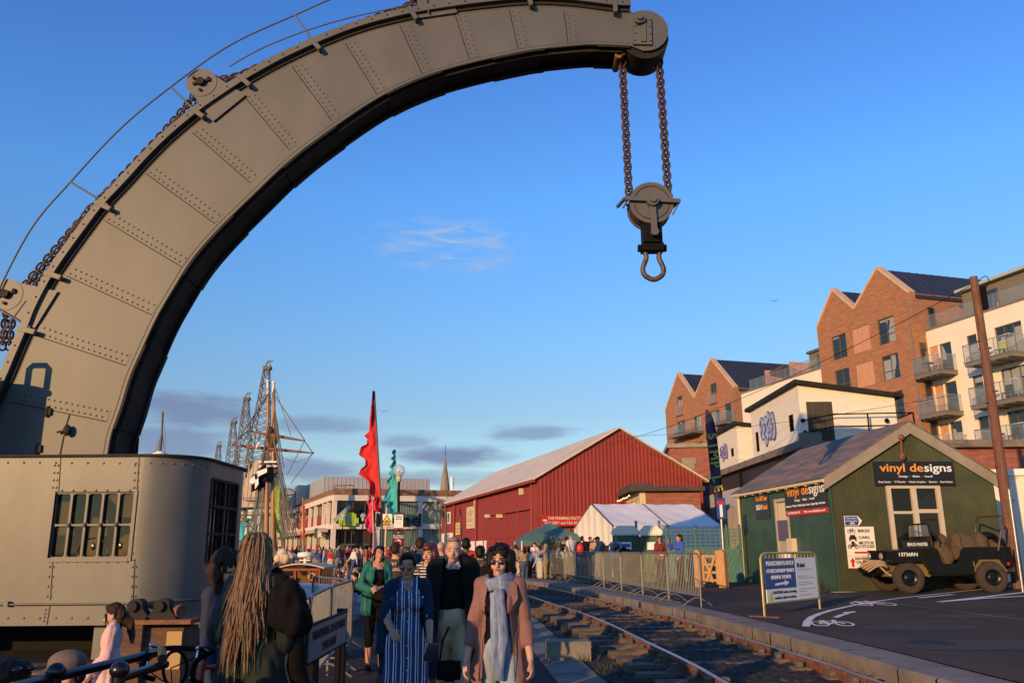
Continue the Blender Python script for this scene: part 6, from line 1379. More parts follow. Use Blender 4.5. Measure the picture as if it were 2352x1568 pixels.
# olive tree
def leafy(name, lab, cat, base, h, rad, nleaf, mt, trunk_mt, seed, sc=.09, sq=(1, 1, 1), tr=.35):
    o = thing(name, lab, cat, base); rnd = random.Random(seed)
    m = MB(); br = []
    m.tube([(0, 0, 0), (.03, 0, h*.25), (0, .02, h*tr+.1)], [.06, .05, .04], 8)
    for k in range(9):
        a_ = rnd.uniform(0, 6.28); e_ = rnd.uniform(.5, 1.35); L2 = rad*rnd.uniform(.6, 1.05); p0 = Vector((0, 0, h*tr)); p1 = p0+Vector((math.cos(a_)*math.cos(e_)*sq[0], math.sin(a_)*math.cos(e_)*sq[1], math.sin(e_)*sq[2]*1.4))*L2
        pm = p0.lerp(p1, .5)+Vector((rnd.uniform(-.1, .1), rnd.uniform(-.1, .1), .05)); m.tube([p0, pm, p1], [.03, .02, .008], 5); br += [(p0, pm, p1)]
    m.build('trunk', trunk_mt, o)
    m = MB()
    for _ in range(nleaf):
        p0, pm, p1 = rnd.choice(br); t = rnd.uniform(.3, 1.1); c = pm.lerp(p1, max(0, t*2-1)) if t > .5 else p0.lerp(pm, t*2)
        c = c+Vector((rnd.gauss(0, 1), rnd.gauss(0, 1), rnd.gauss(0, 1)))*rad*.2; d = Vector((rnd.gauss(0, 1), rnd.gauss(0, 1), rnd.gauss(0, .6))).normalized(); u = d.orthogonal().normalized(); s = sc*rnd.uniform(.6, 1.3)
        m.add([c, c+d*s*.5+u*s*.22, c+d*s, c+d*s*.5-u*s*.22], [(0, 1, 2, 3)])
    m.build('crown', mt, o); return o
M_olive_leaf = mat('olive_leaves', (.07, .085, .04), .7, 0, .4, 5, col2=(.15, .16, .09)); M_bark = mat('grey_bark', (.12, .09, .06), .9, 0, .3, 6)
leafy('olive_tree', 'small sunlit olive tree standing between the gazebo and the marquee', 'tree', (at(1273, 1260, 40).x, 40, GZ+.1), 2.0, .8, 900, M_olive_leaf, M_bark, 4, .13)
# ------------------------------------------------------------------ museum shed (glass and white frame)
MY = 105.0; mc = at(764, 1200, MY); zM = lambda zx, zy: (620.2+.1953*zx, 1033.6+.1953*zy)
ms = thing('museum_building', 'two storey museum building with white frame, big dark windows and brick parapet', 'building', (mc.x, mc.y, GZ), math.atan2(.393, 1))
MMs = inv(ms); M3 = MMs.to_3x3()
def mloc(zx, zy, front=True):
    o = MMs @ Vector((0, 0, CH)); r = M3 @ ray(*zM(zx, zy)); t = -(o.y/r.y if front else o.x/r.x); return o+r*t
zpar, zbt, zb1, zw1, zw0, zf0 = [mloc(760, y).z for y in (445, 525, 590, 590, 862, 925)]
xr_ = mloc(2250, 600).x+6; yl_ = mloc(100, 700, False).y
m = MB(); m.box(0, xr_, .02, 30, zbt, zpar); m.box(.02, 1, 1, yl_+4, zbt, zpar); m.build('brick_parapet', mat('mottled_brick', (.22, .10, .055), .9, 0, .5, 1.4, col2=(.33, .18, .10), detail=9), ms)
fx = [mloc(x, 700).x for x in (752, 1265, 1765)]+[xr_]
m = MB(); m.box(0, xr_, -.35, .3, zw1, zbt).box(0, xr_, -.35, .3, zf0, zw0); m.box(-.35, .3, .31, yl_+4, zw1, zbt).box(-.35, .3, .31, yl_+4, zf0, zw0)
for x in fx[:3]: m.box(x-.25, x+.3, -.28, .2, 0, zf0).box(x-.25, x+.3, -.28, .2, zw0, zw1)
ys_ = [mloc(x, 700, False).y for x in (690, 640, 545, 480, 400, 325, 265, 205, 140)]
for y in ys_: m.box(-.28, .2, y-.22, y+.22, 0, zf0).box(-.28, .2, y-.22, y+.22, zw0, zw1)
m.build('white_frame', mat('white_concrete_frame', (.66, .60, .54), .8, 0, .08, .5), ms)
g1 = glassmat('museum_dark_glass', (.008, .01, .012), (.07, .05, .03), .25, (.35, .35, .5), .05)
m = MB(); m.box(fx[0], fx[1], .25, .3, 0, zf0).box(fx[0], fx[1], .25, .3, zw0, zw1); m.build('window', g1, ms)
M_gsheet = mat('green_ribbed_glass', (.20, .28, .22), .35, .0, .15, .5, col2=(.27, .34, .27))
m = MB()
for a, b in ((fx[1], fx[2]), (fx[2], fx[3])):
    m.box(a, b, .25, .3, zw0, zw1); m.box(a, b, .25, .3, zf0*.45, zf0)
    n = 26
    for k in range(n): x = a+(b-a)*k/n; m.box(x, x+.06, .15, .25, zw0, zw1).box(x, x+.06, .15, .25, zf0*.45, zf0)
m.build('ribbed_glazing', M_gsheet, ms); m = MB(); m.box(fx[1], xr_, .26, .3, 0, zf0*.45); m.build('entrance_glass', g1, ms)
m = MB(); m.box(.25, .3, .3, yl_+4, 0, zf0).box(.25, .3, .3, yl_+4, zw0, zw1); m.build('side_glazing', g1, ms)
m = MB()
for k in range(1, 7): x = fx[0]+(fx[1]-fx[0])*k/7; m.box(x-.05, x+.05, .2, .26, zw0, zw1).box(x-.05, x+.05, .2, .26, 0, zf0)
m.box(fx[0], fx[1], .2, .26, zf0*.5, zf0*.56); m.build('mullions', M_frame_dk, ms)
for k, (y0, y1) in enumerate(zip(ys_, ys_[1:])):
    m = MB(); a = y0+(y1-y0)*.25; m.box(.1, .24, y0+.3, y1-.3, zw0+.1, zw0+(zw1-zw0)*.5).box(.1, .24, y0+.3, y1-.3, .2, zf0*.55); m.build('red_door', M_red_dk, ms)
m = MB(); m.box(-1.2, -.36, 1, yl_, zf0-.35, zf0+.1)
m.build('canopy', M_cab, ms)
rx0 = mloc(635, 325).x; 
def mroof(za, zb_, ydep, xx):  # rooftop plant
    pass
zr0 = zpar; zr1 = at(*zM(635, 322), 122).z-GZ; a = MMs @ at(*zM(632, 400), 120); b = MMs @ at(*zM(1745, 400), 132)
M_plant = mat('pale_grey_cladding', (.40, .41, .42), .55, .2, .08, .3)
m = MB(); m.box(a.x, b.x, a.y, a.y+26, zr0-.5, zr1)
for k in range(26): x = a.x+(b.x-a.x)*k/26; m.box(x, x+.06, a.y-.05, a.y, zr0, zr1)
m.box(a.x-.01, a.x+1, a.y-.01, a.y+.3, zr0, zr1)
m.build('rooftop_plant', M_plant, ms)
c = MMs @ at(*zM(315, 460), 136); d = MMs @ at(*zM(395, 460), 132)
m = MB(); m.box(c.x, d.x+2, c.y-2, c.y+3, zr0-.5, at(*zM(330, 415), 134).z); m.box(c.x-7, c.x-.1, c.y+1, c.y+4, zr0-.5, at(*zM(215, 470), 140).z); m.build('rooftop_box', M_plant, ms)
m = MB(); m.tube([mloc(760, 415), mloc(985, 412)], .06, 5)
for x in (760, 870, 985): m.tube([mloc(x, 412), mloc(x, 450)], .05, 5)
m.build('roof_rail', M_rust, ms)
p = mloc(1648, 826); text('ed', 2.3, M_kletter, ms, (p.x, -.5, p.z), width=2.6, ext=.15, bold=.012, name='building_letters')
p = mloc(1430, 826); text('M sh', 2.3, M_kletter, ms, (p.x, -.5, p.z), width=4.2, ext=.15, bold=.012, name='building_letters')
def banner_sign(lab, za, zb_, front=False):
    p0, p1 = mloc(*za, front), mloc(*zb_, front); h = p0.z-p1.z; o = thing('hanging_sign', lab, 'sign', ms.matrix_world @ Vector((0, 0, 0)))
    q = Matrix.Translation(ms.location) @ Matrix.Rotation(ms.rotation_euler.z, 4, 'Z') @ Vector((-1.0, p0.y, (p0.z+p1.z)/2)); o.location = q
    m = MB(); m.box(-.75, .75, -.1, .1, -h/2, h/2); m.build('board', M_sign_blk, o); t_ = text('Mshed', 1.05, M_wletter, o, (0, -.12, 0), width=h*.8, bold=.02); t_.rotation_euler = (R_(90), R_(90), 0)
banner_sign('black vertical sign with white lettering at the near corner of the museum', (690, 915), (690, 1030)); banner_sign('black vertical sign with white lettering farther along the museum side', (160, 740), (160, 880))
# things in the museum window
p = mloc(915, 815); m = MB(); m.box(-.9, .9, 0, .4, -.75, .7).box(-1.2, -.9, 0, .4, -.45, .2).box(.9, 1.2, 0, .4, -.45, .2).box(-.6, .6, 0, .4, .7, .85)
mp = Matrix.Translation(ms.location) @ Matrix.Rotation(ms.rotation_euler.z, 4, 'Z') @ Vector((p.x, -.75, p.z)); M_lime = mat('lime_green_panel', (.42, .62, .02), .5, 0, .05)
o = thing('lime_exhibit', 'lime green boxy exhibit seen in the museum upper window', 'exhibit', mp, ms.rotation_euler.z); m.build('body', M_lime, o); q = MB(); q.box(-.55, .55, -.04, 0, -.4, .4); q.build('screen', M_mgreen, o)
p = mloc(845, 745); mp = Matrix.Translation(ms.location) @ Matrix.Rotation(ms.rotation_euler.z, 4, 'Z') @ Vector((p.x, -.5, p.z)); o = thing('tilted_exhibit', 'tilted grey model aircraft part in the museum upper window', 'exhibit', mp, ms.rotation_euler.z); m = MB(); m.bar((-1.0, 0, -.9), (.9, 0, .9), .5, .2, (0, 1, 0)).bar((-.3, 0, -1.5), (-.1, 0, 0), .1, .2, (0, 1, 0)); m.build('body', M_plant, o)
# spire
sp = at(1022, 1120, 350); o = thing('church_spire', 'thin grey church spire rising behind the museum roof', 'spire', (sp.x, 350, 0)); zt3 = at(1022, 1043, 350).z
m = MB(); m.lathe((0, 0, 0), [(2.1, sp.z-4), (1.95, sp.z), (.12, zt3-1)], 8); m.smooth = False; m.build('spire', mat('spire_stone', (.25, .20, .15), .9, 0, .2, .2), o)
for f in o.children[0].data.polygons: f.use_smooth = False
m = MB(); m.box(-4, 4, -4, 4, 0, sp.z-4); m.build('tower', M_barge, o); m = MB(); m.cyl((0, 0, zt3-1), (0, 0, zt3+4), .1, n=6); m.build('finial', M_black, o)
m = MB(); q = at(1038, 1118, 330); m.box(q.x-.6, q.x+.6, 329, 331, 10, q.z).cyl((q.x, 330, q.z), (q.x, 330, q.z+4), .7, n=10); tag(m.build('chimney_flue', M_whitep), 'pale flue beside the church spire', 'chimney')
# ------------------------------------------------------------------ dockside cranes
def lattice(m, base, top, w0, w1, n, r=.1):
    base = Vector(base); top = Vector(top); P = []
    for i in range(n+1):
        t = i/n; c = base.lerp(top, t); w_ = w0+(w1-w0)*t; P.append([c+Vector((sx*w_/2, sy*w_/2, 0)) for sx, sy in ((-1, -1), (1, -1), (1, 1), (-1, 1))])
    for i in range(n):
        for k in range(4):
            m.bar(P[i][k], P[i+1][k], r*1.3, r*1.3, (0, 1, 0)); m.bar(P[i][k], P[i+1][(k+1) % 4], r*.8, r*.8, (0, 1, 0)); m.bar(P[i+1][k], P[i+1][(k+1) % 4], r*.8, r*.8, (0, 1, 0))
            if i % 2 == 0: m.bar(P[i+1][k], P[i][(k+1) % 4], r*.7, r*.7, (0, 1, 0))
def dock_crane(lab, px, ptop_, pbase, Y, lean):
    t = at(*ptop_, Y); b = at(*pbase, Y); o = thing('dockside_crane', lab, 'crane', (b.x, Y, 0), 0, 'electric cranes along the wharf'); H_ = t.z; s = H_/31.0
    m = MB(); lattice(m, (0, 0, 13.5*s), (t.x-b.x, 0, H_-1.2*s), 3.3*s, .75*s, 15, .105*s); m.box(t.x-b.x-.5*s, t.x-b.x+.7*s, -.5, .5, H_-1.4*s, H_-.9*s); m.bar((t.x-b.x-.4*s, 0, H_-1.2*s), (t.x-b.x+.1*s, 0, H_), .2*s, .2*s).bar((t.x-b.x+.8*s, 0, H_-1.4*s), (t.x-b.x+.3*s, 0, H_), .15*s, .15*s); m.box(t.x-b.x+.1, t.x-b.x+.9*s, -.1, .1, H_-.1, H_+.05)
    m.build('jib', M_lattice, o)
    m = MB(); lattice(m, (-.6*s, 1, 9.5*s), (-.2*s, 1, 15*s), 3.8*s, 2.2*s, 3, .18*s); m.build('king_post', M_lattice, o)
    m = MB(); m.prism([(-1.6*s, 9*s), (2.6*s, 9*s), (2.2*s, 15*s), (.2*s, 15*s), (-1.6*s, 11*s)], -2*s, 2*s)
    for k in range(6): m.box(-1.4*s+k*.6*s, -1.3*s+k*.6*s, -2.06*s, -2*s, 9*s, 14.5*s)
    m.build('cab', M_cab, o)
    m = MB(); m.box(-3.2*s, 4.8*s, -2.6*s, 2.6*s, 7.9*s, 8.4*s); m.box(-3.2*s, 4.8*s, -2.65*s, -2.6*s, 8.4*s, 8.5*s); m.tube([(-3.2*s, -2.6*s, 9.4*s), (4.8*s, -2.6*s, 9.4*s)], .05*s, 5)
    m.build('deck', M_cab, o)
    for sx in (-2.8, 4.2):
        for sy in (-2.3, 2.3): m = MB(); m.bar((sx*s, sy*s, 0), (sx*s*.8+.1, sy*s, 7.9*s), .5*s, .5*s); m.build('leg', M_lattice, o)
    m = MB(); m.bar((-2.6*s, -2.3*s, 2*s), (3.9*s, -2.3*s, 7.5*s), .2*s, .2*s).bar((3.9*s, -2.3*s, 2*s), (-2.6*s, -2.3*s, 7.5*s), .2*s, .2*s); m.build('brace', M_lattice, o)
dock_crane('nearest and tallest dark lattice dockside crane with pale cab behind the ship masts', 0, (614, 829), (590, 1110), 128, 0)
dock_crane('second dark lattice dockside crane, just left of the tallest', 0, (567, 902), (557, 1110), 158, 0)
dock_crane('third dockside crane, lower and farther left along the wharf', 0, (537, 958), (532, 1110), 188, 0)
dock_crane('farthest and smallest dockside crane, half hidden by the crane house', 0, (503, 1014), (499, 1110), 236, 0)
# ------------------------------------------------------------------ tall ship
SY = 88.0; s0 = at(628, 1240, SY); sh = thing('tall_ship', 'square rigged sailing ship with varnished masts moored before the dockside cranes', 'ship', (s0.x, SY, -1.7)); SM = inv(sh)
m = MB(SM); prof = [(-3, 0), (-2.2, -1.4), (0, -1.8), (6, -1.8), (13, -1.4), (17, 0), (13, 1.4), (6, 1.8), (0, 1.8), (-2.2, 1.4)]
bs_ = [Vector((s0.x-1.5+p[1]*1.1, SY-8+p[0]*1.0, -1.7)) for p in prof]; n = len(bs_)
m.add([p for p in bs_]+[p+Vector((0, 0, 2.6)) for p in bs_], [tuple(range(n))[::-1], tuple(range(n, 2*n))]+[(i, (i+1) % n, n+(i+1) % n, n+i) for i in range(n)]); m.build('hull', M_black, sh)
def mast(px0, py0, px1, py1, Y, r0, r1, wt=None):
    a = at(px0, py0, Y); b = at(px1, py1, Y); P = [a.lerp(b, k/8) for k in range(9)]; q = MB(SM); q.tube(P, [r0+(r1-r0)*k/8 for k in range(9)], 10); return q, a, b
q, a1, b1_ = mast(627, 1260, 629, 895, SY, .32, .17); q.build('mast', M_varnish, sh); q, a2, b2_ = mast(612, 1260, 616, 900, SY+6, .32, .17); q.build('mast', M_varnish, sh)
for (x0, y0, x1, y1, Y) in ((628, 900, 629, 878, SY-.02), (615, 905, 615, 875, SY+5.98)): q = MB(SM); q.cyl(at(x0, y0, Y), at(x1, y1, Y), .15, .12, 10); q.ball(at(x1, y1, Y), .2, 8, 5); q.build('topmast_cap', M_whitep, sh)
q = MB(SM)
for y in (1062, 1072): q.box(at(600, y, SY).x, at(640, y, SY).x, SY-.8, SY+1.2, at(600, y, SY).z-.08, at(600, y, SY).z+.08)
q.build('crosstrees', M_whitep, sh)
for a, b in (((568, 989), (699, 1012)), ((534, 1022), (719, 1040))): q = MB(SM); A, B = at(*a, SY-.4), at(*b, SY-.4); P = [A.lerp(B, k/8) for k in range(9)]; q.tube(P, [.07, .11, .14, .16, .17, .16, .14, .11, .07], 8); q.ball(A, .12, 6, 4).ball(B, .12, 6, 4); q.build('yard', mat('red_brown_spar', (.25, .07, .03), .5, 0, .2, 2), sh)
q = MB(SM); rig = []
for a, b in (((629, 905), (699, 1010)), ((629, 925), (652, 1075)), ((629, 925), (662, 1230)), ((627, 1000), (668, 1235)), ((627, 1000), (674, 1235)), ((630, 1075), (660, 1235)), ((630, 1075), (652, 1235)), ((615, 905), (540, 1020)), ((699, 1012), (719, 1040)), ((568, 990), (534, 1022)), ((612, 1000), (585, 1235)), ((612, 1000), (577, 1235)), ((613, 1070), (594, 1235)), ((628, 905), (645, 1070)), ((616, 1070), (565, 1235)), ((645, 1062), (655, 1235)), ((600, 1062), (585, 1235))): q.tube([at(*a, SY-.5), at(*b, SY-1.5)], .075, 4)
for k in range(9):
    q.tube([at(629, 1075-k*9, SY-.6), at(644+k*5, 1238, SY-1.5+k*.5)], .05, 4); q.tube([at(613, 1075-k*9, SY+4), at(600-k*4, 1238, SY+3)], .05, 4)
for a, b in (((629, 890), (600, 1065)), ((616, 890), (568, 990)), ((629, 880), (668, 1000)), ((616, 905), (500, 1130)), ((614, 1000), (548, 1240)), ((699, 1012), (660, 1090)), ((719, 1040), (668, 1110))): q.tube([at(*a, SY-.5), at(*b, SY-1)], .045, 4)
q.tube(resample([at(716, 1042, SY-.5), at(700, 1055, SY-.5), at(675, 1060, SY-.5), at(650, 1050, SY-.5), at(640, 1040, SY-.5)], 16), .03, 4)
for k in range(14): y = 1080+k*11; q.tube([at(632+k*1.4, y, SY-.9), at(640+k*2.3, y, SY-.9)], .045, 4)
q.build('rigging', M_lattice, sh)
q = MB(SM)
for p, r in (((620, 997), (.32, .3, .9)), ((627, 1010), (.35, .3, .8)), ((634, 1003), (.22, .3, 1.0)), ((624, 1022), (.3, .3, .6)), ((617, 1085), (.35, .3, 1.1)), ((623, 1092), (.2, .3, .8))): q.ball(at(*p, SY-.3), r, 10, 8)
q.build('furled_sail', M_khaki, sh)
def cloth(name, lab, pts, mt, Y, cat='flag'):
    c = at(*pts[0], Y); o = thing(name, lab, cat, c); q = MB(inv(o)); q.add([at(*p, Y)+Vector((0, .25*math.sin(i*2.1), 0)) for i, p in enumerate(pts)], [tuple(range(len(pts)))]); q.add([at(*p, Y)+Vector((0, .03+.25*math.sin(i*2.1), 0)) for i, p in enumerate(pts)], [tuple(range(len(pts)))]); q.build('cloth', mt, o); return o
o = cloth('ship_flag', 'black flag with a white cross flying from the ship rigging', [(578, 1092), (600, 1070), (613, 1062), (612, 1100), (606, 1118), (578, 1130)], M_black, SY-1.4)
q = MB(inv(o)); 
for a in ([(572, 1105), (590, 1082), (613, 1074), (613, 1084), (596, 1092), (580, 1112)], [(584, 1086), (592, 1083), (594, 1110), (586, 1123)]): q.add([at(*p, SY-1.95) for p in a], [tuple(range(len(a)))])
q.build('white_cross', M_whitep, o)
cloth('ship_flag', 'small white flag hanging below the ship upper yard', [(601, 985), (596, 1012), (589, 1032), (585, 1040), (588, 1020), (594, 1005)], M_whitep, SY-1.2)
# distant mast with pale crow's nest seen over the crane house
fm = at(368, 1048, 60); o = thing('signal_mast', 'slim dark ship mast with white round platform seen over the crane house roof', 'mast', (fm.x, 60, -1.7)); FMm = inv(o)
q = MB(FMm); q.tube([at(366, 1120, 60), at(374, 945, 60)], .07, 8); q.tube([at(366, 1040, 60), at(372, 1000, 60)], .1, 8)
for x in (355, 360, 378, 381): q.tube([at(x, 1038, 60), at(372, 995, 60)], .02, 4)
q.tube([at(381, 1020, 60), at(374, 952, 60)], .018, 4); q.build('mast', M_lattice, o)
q = MB(FMm); c = at(368, 1043, 60); q.lathe((c.x, 60, c.z), [(.25, -.4), (.5, .0), (.52, .06), (.3, .1), (.3, .2), (.05, .22)], 16); q.build('platform', M_whitep, o)
q = MB(FMm); q.add([at(374, 947, 60), at(378, 952, 60), at(376, 960, 60), at(373, 957, 60)], [(0, 1, 2, 3)]); q.build('pennant', M_flagred, o)
hull = at(368, 1120, 60); q = MB(FMm); q.box(hull.x-9, hull.x+2, 58, 63, -1.7, 1.2); q.box(hull.x-7, hull.x, 59, 62, 1.2, 3.2); q.build('hull', M_cab, o)
# ------------------------------------------------------------------ wooden boat by the quay
BY = 34.0; c = at(690, 1320, BY); bt = thing('wooden_boat', 'varnished wooden boat with curved cabin roof and white radar dome by the quay', 'boat', (c.x, BY, -1.7)); BMt = inv(bt)
zr_ = at(690, 1297, BY).z+1.7; x0, x1 = at(642, 1320, BY).x-c.x, at(738, 1320, BY).x-c.x; zc0 = at(690, 1350, BY).z+1.7; zs = at(690, 1318, BY).z+1.7; hw = (x1-x0)/2
m = MB(); wall(m, x0, x1, zc0-.5, zr_-.13, [(x0+.12, x0+hw*.72, zs-.32, zs+.13), (x0+hw*.78, x0+hw*1.42, zs-.32, zs+.13), (x0+hw*1.48, x1-.12, zs-.32, zs+.13)], 0, .05); m.box(x0, x0+.05, .0, 2.2, zc0-.5, zr_-.15).box(x1-.05, x1, .0, 2.2, zc0-.5, zr_-.15); m.build('cabin', M_mahog, bt)
m = MB(); m.box(x0+.1, x1-.1, .07, .09, zs-.34, zs+.15); m.build('window', glassmat('boat_glass', (.015, .012, .01), (.15, .08, .03), .3, (3, 3, 3), .04), bt); m = MB(); m.torus((x1-.38, .04, zs-.1), .13, .015, 'y', 18, 5); m.build('clear_view_disc', M_whitep, bt)
m = MB(); P = [(x0-.14+(x1-x0+.28)*k/12, zr_-.14+.16*math.sin(math.pi*k/12)) for k in range(13)]; m.prism(P+[(x, z+.05) for x, z in P[::-1]], -.2, 2.4); m.build('cabin_roof', mat('cream_boat_roof', (.58, .40, .24), .6, 0, .1), bt)
m = MB(); m.lathe((.02, .6, zr_+.3), [(.0, 0), (.3, 0), (.33, .06), (.32, .17), (.0, .22)], 20); m.cyl((.02, .6, zr_), (.02, .6, zr_+.3), .06, n=8).box(-.2, .24, .5, .7, zr_+.16, zr_+.2); m.build('radar_dome', M_whitep, bt)
m = MB(); hp = [(-1.35, -.4), (-1.2, -2.2), (0, -3.6), (1.2, -2.2), (1.35, -.4), (1.3, 3), (-1.3, 3)]; m.add([(x*.8, y, 0) for x, y in hp]+[(x, y, 1.75) for x, y in hp], [tuple(range(7))[::-1], tuple(range(7, 14))]+[(i, (i+1) % 7, 7+(i+1) % 7, 7+i) for i in range(7)]); m.build('hull', M_mahog, bt)
m = MB(); m.tube([(-1.0, -1.5, 2.0), (0, -3.4, 2.1), (1.2, -1.5, 2.0)], .03, 6); m.build('rail', M_timber, bt)
text('DANDY', .12, M_brownl, bt, (.2, -.02, zc0-.1), width=.7)
sc = at(655, 1283, 40); m = MB(); rnd = random.Random(2)
for k in range(9): m.ball((rnd.uniform(-.3, .3), rnd.uniform(-.2, .2), rnd.uniform(-.25, .35)), (rnd.uniform(.18, .3), .2, rnd.uniform(.15, .28)), 10, 7)
o = m.build('canvas_bundle', mat('cream_canvas', (.60, .46, .30), .9, 0, .2, 4)); o.location = sc; tag(o, 'bundle of cream canvas on a moored boat behind the wooden cabin', 'canvas bundle')
m = MB(); m.box(-1.1, 1.1, -.6, 3, -2.6, -.3); 
for k in range(5): m.cyl((-.8+k*.4, 0, -.3), (-.8+k*.4, 0, .1), .03, n=6)
o = m.build('moored_boat', M_crane_dk); o.location = sc; tag(o, 'dark moored boat beneath the cream canvas bundle', 'boat')
m = MB(); m.prism([(-.7, 0), (.75, 0), (.35, .22), (-.35, .25)], 0, .9); o = m.build('dinghy_cover', M_canvas); p = at(703, 1357, 20); o.location = (p.x, 20, p.z-.1); tag(o, 'white boat cover behind the nearest steel barriers', 'boat cover')
m = MB(); m.prism([(-.9, -.9), (.9, -.9), (1, 0), (-1, 0)], -.2, 1.1); o = m.build('small_boat', M_mblue); o.location = (p.x, 20, p.z-.1); tag(o, 'small dark blue boat with a white cover by the quay barriers', 'boat')
# ------------------------------------------------------------------ flags
def ragged(name, lab, pole, edge_out, mt, Y, bulge=.12, seed=1, slant=None):
    a, b = at(*pole[0], Y), at(*pole[1], Y); o = thing(name, lab, 'flag', (b.x, Y, GZ)); IM = inv(o); q = MB(IM); q.tube([a, b, Vector((b.x+(b.x-a.x)*.1, Y, GZ))], .03, 8); q.build('pole', slant or mt, o)
    rnd = random.Random(seed); n = 70; q = MB(IM); ed = [at(*p, Y) for p in edge_out]; E_ = []; Ls = [0]
    for u, v in zip(ed, ed[1:]): Ls.append(Ls[-1]+(v-u).length)
    j = 0
    for i in range(n):
        s = Ls[-1]*i/(n-1)
        while j < len(ed)-2 and Ls[j+1] < s: j += 1
        E_.append(ed[j].lerp(ed[j+1], (s-Ls[j])/(Ls[j+1]-Ls[j])))
    vs = []; w_ = 8
    zt_, zb_ = ed[0].z, ed[-1].z
    for i in range(n):
        t = i/(n-1); p = a.lerp(b, max(0, min(1, (a.z-E_[i].z)/(a.z-b.z))))
        for k in range(w_+1):
            u = k/w_; c = p.lerp(E_[i], u); c.y += bulge*(math.sin(u*5+t*9)+.5*math.sin(u*11-t*17)+.3*math.sin(u*19+t*31))*u; vs.append(c)
    q.smooth = True; q.add(vs, [(i*(w_+1)+k, i*(w_+1)+k+1, (i+1)*(w_+1)+k+1, (i+1)*(w_+1)+k) for i in range(n-1) for k in range(w_)]); q.build('cloth', mt, o); return o
zf = lambda x, y: ((800+x/1.96)/1.7415, (1400+y/1.96)/1.7415)
ragged('red_flag', 'tall ragged red festival flag on a leaning pole before the museum', (zf(1366, 320), zf(1428, 1350)), [zf(*p) for p in ((1360, 322), (1350, 400), (1338, 480), (1325, 545), (1318, 640), (1275, 665), (1308, 688), (1306, 738), (1262, 752), (1240, 820), (1292, 850), (1298, 905), (1262, 930), (1246, 975), (1290, 1005), (1322, 1030), (1340, 1080), (1335, 1130), (1378, 1155), (1345, 1205), (1352, 1250), (1385, 1270), (1405, 1235), (1418, 1300), (1426, 1350))], M_flagred, 30, .16, slant=M_lattice)
ragged('pink_flag', 'smaller ragged pink red flag on a slim pole below the tall red flag', (zf(1350, 1140), zf(1362, 1440)), [zf(*p) for p in ((1325, 1135), (1330, 1165), (1302, 1190), (1318, 1225), (1312, 1275), (1295, 1330), (1300, 1370), (1312, 1415), (1330, 1425), (1358, 1438))], M_flagpink, 29, .1, slant=mat('pink_pole', (.6, .25, .2), .6, 0, .1))
ragged('turquoise_flag', 'ragged turquoise festival flag on a pole beside the globe lamp', (zf(1530, 778), zf(1548, 1280)), [zf(*p) for p in ((1526, 780), (1505, 805), (1522, 830), (1488, 850), (1515, 870), (1475, 915), (1505, 930), (1468, 965), (1500, 985), (1458, 1030), (1488, 1060), (1462, 1110), (1436, 1180), (1480, 1185), (1452, 1228), (1485, 1235), (1510, 1290), (1525, 1330), (1515, 1390), (1545, 1300))], M_flagteal, 37, .18, slant=mat('turquoise_pole', (.05, .40, .34), .5, 0, .05))
cloth('green_flag', 'ragged yellow green flag hanging before the museum side', [(628+2, 1118), (641, 1112), (643, 1150), (640, 1200), (646, 1235), (636, 1215), (631, 1170)], mat('lime_flag_cloth', (.28, .40, .05), .8, 0, .3, 2), 70)
cloth('teal_banner', 'slim turquoise banner hanging by the dockside crane legs', [(606-3, 1190), (618-2, 1188), (616, 1240), (603, 1238)][::1] if False else [(551, 1200), (562, 1198), (560, 1240), (548, 1238)], M_flagteal, 75)
# ------------------------------------------------------------------ globe lamps and signs
M_globe = mat('lamp_globe', (.62, .62, .64), .06, 0, 0, alpha=.42, spec=.9)
def globe_lamp(lab, px, py, r, Y, pb_=None):
    c = at(px, py, Y); o = thing('globe_lamp', lab, 'street lamp', (c.x+.05, Y, GZ), 0, 'globe lamps on the quay'); IM = inv(o)
    R0 = r/1900*Y*1.02; q = MB(IM); q.ball(c, R0, 24, 16); q.build('globe', M_globe, o); q = MB(IM); q.lathe((c.x, Y, c.z-R0), [(.1, -.2), (R0*.42, -.02), (R0*.42, .06), (R0*.3, .1)], 16).ball(c-Vector((0, 0, R0*.15)), R0*.24, 10, 8); q.build('lamp_holder', M_cream, o)
    q = MB(IM); q.tube([c-Vector((0, 0, R0+.15)), Vector((c.x+.03, Y, 1.2)), Vector((c.x+.05, Y, GZ))], [.05, .06, .075], 12); q.build('post', M_black, o); return o, c
lamp1, lc = globe_lamp('large clear globe lamp on a black post beside the turquoise flag', 917, 1080.5, 13.6, 35)
for k in range(10):
    pass
globe_lamp('smaller globe lamp with post before the dark museum window, left of the pink flag', 834, 1184, 6.2, 72); globe_lamp('faint globe lamp standing by the museum side canopy', 790-2, 1186-2, 5.4, 85)
def pole_sign(name, lab, px0, px1, py0, py1, Y, fn, pole_to=None, pole_m=None):
    a, b = at(px0, py0, Y), at(px1, py1, Y); o = thing(name, lab, 'sign', ((a.x+b.x)/2, Y-.1, (a.z+b.z)/2)); w_, h = b.x-a.x, a.z-b.z; fn(o, w_, h); return o
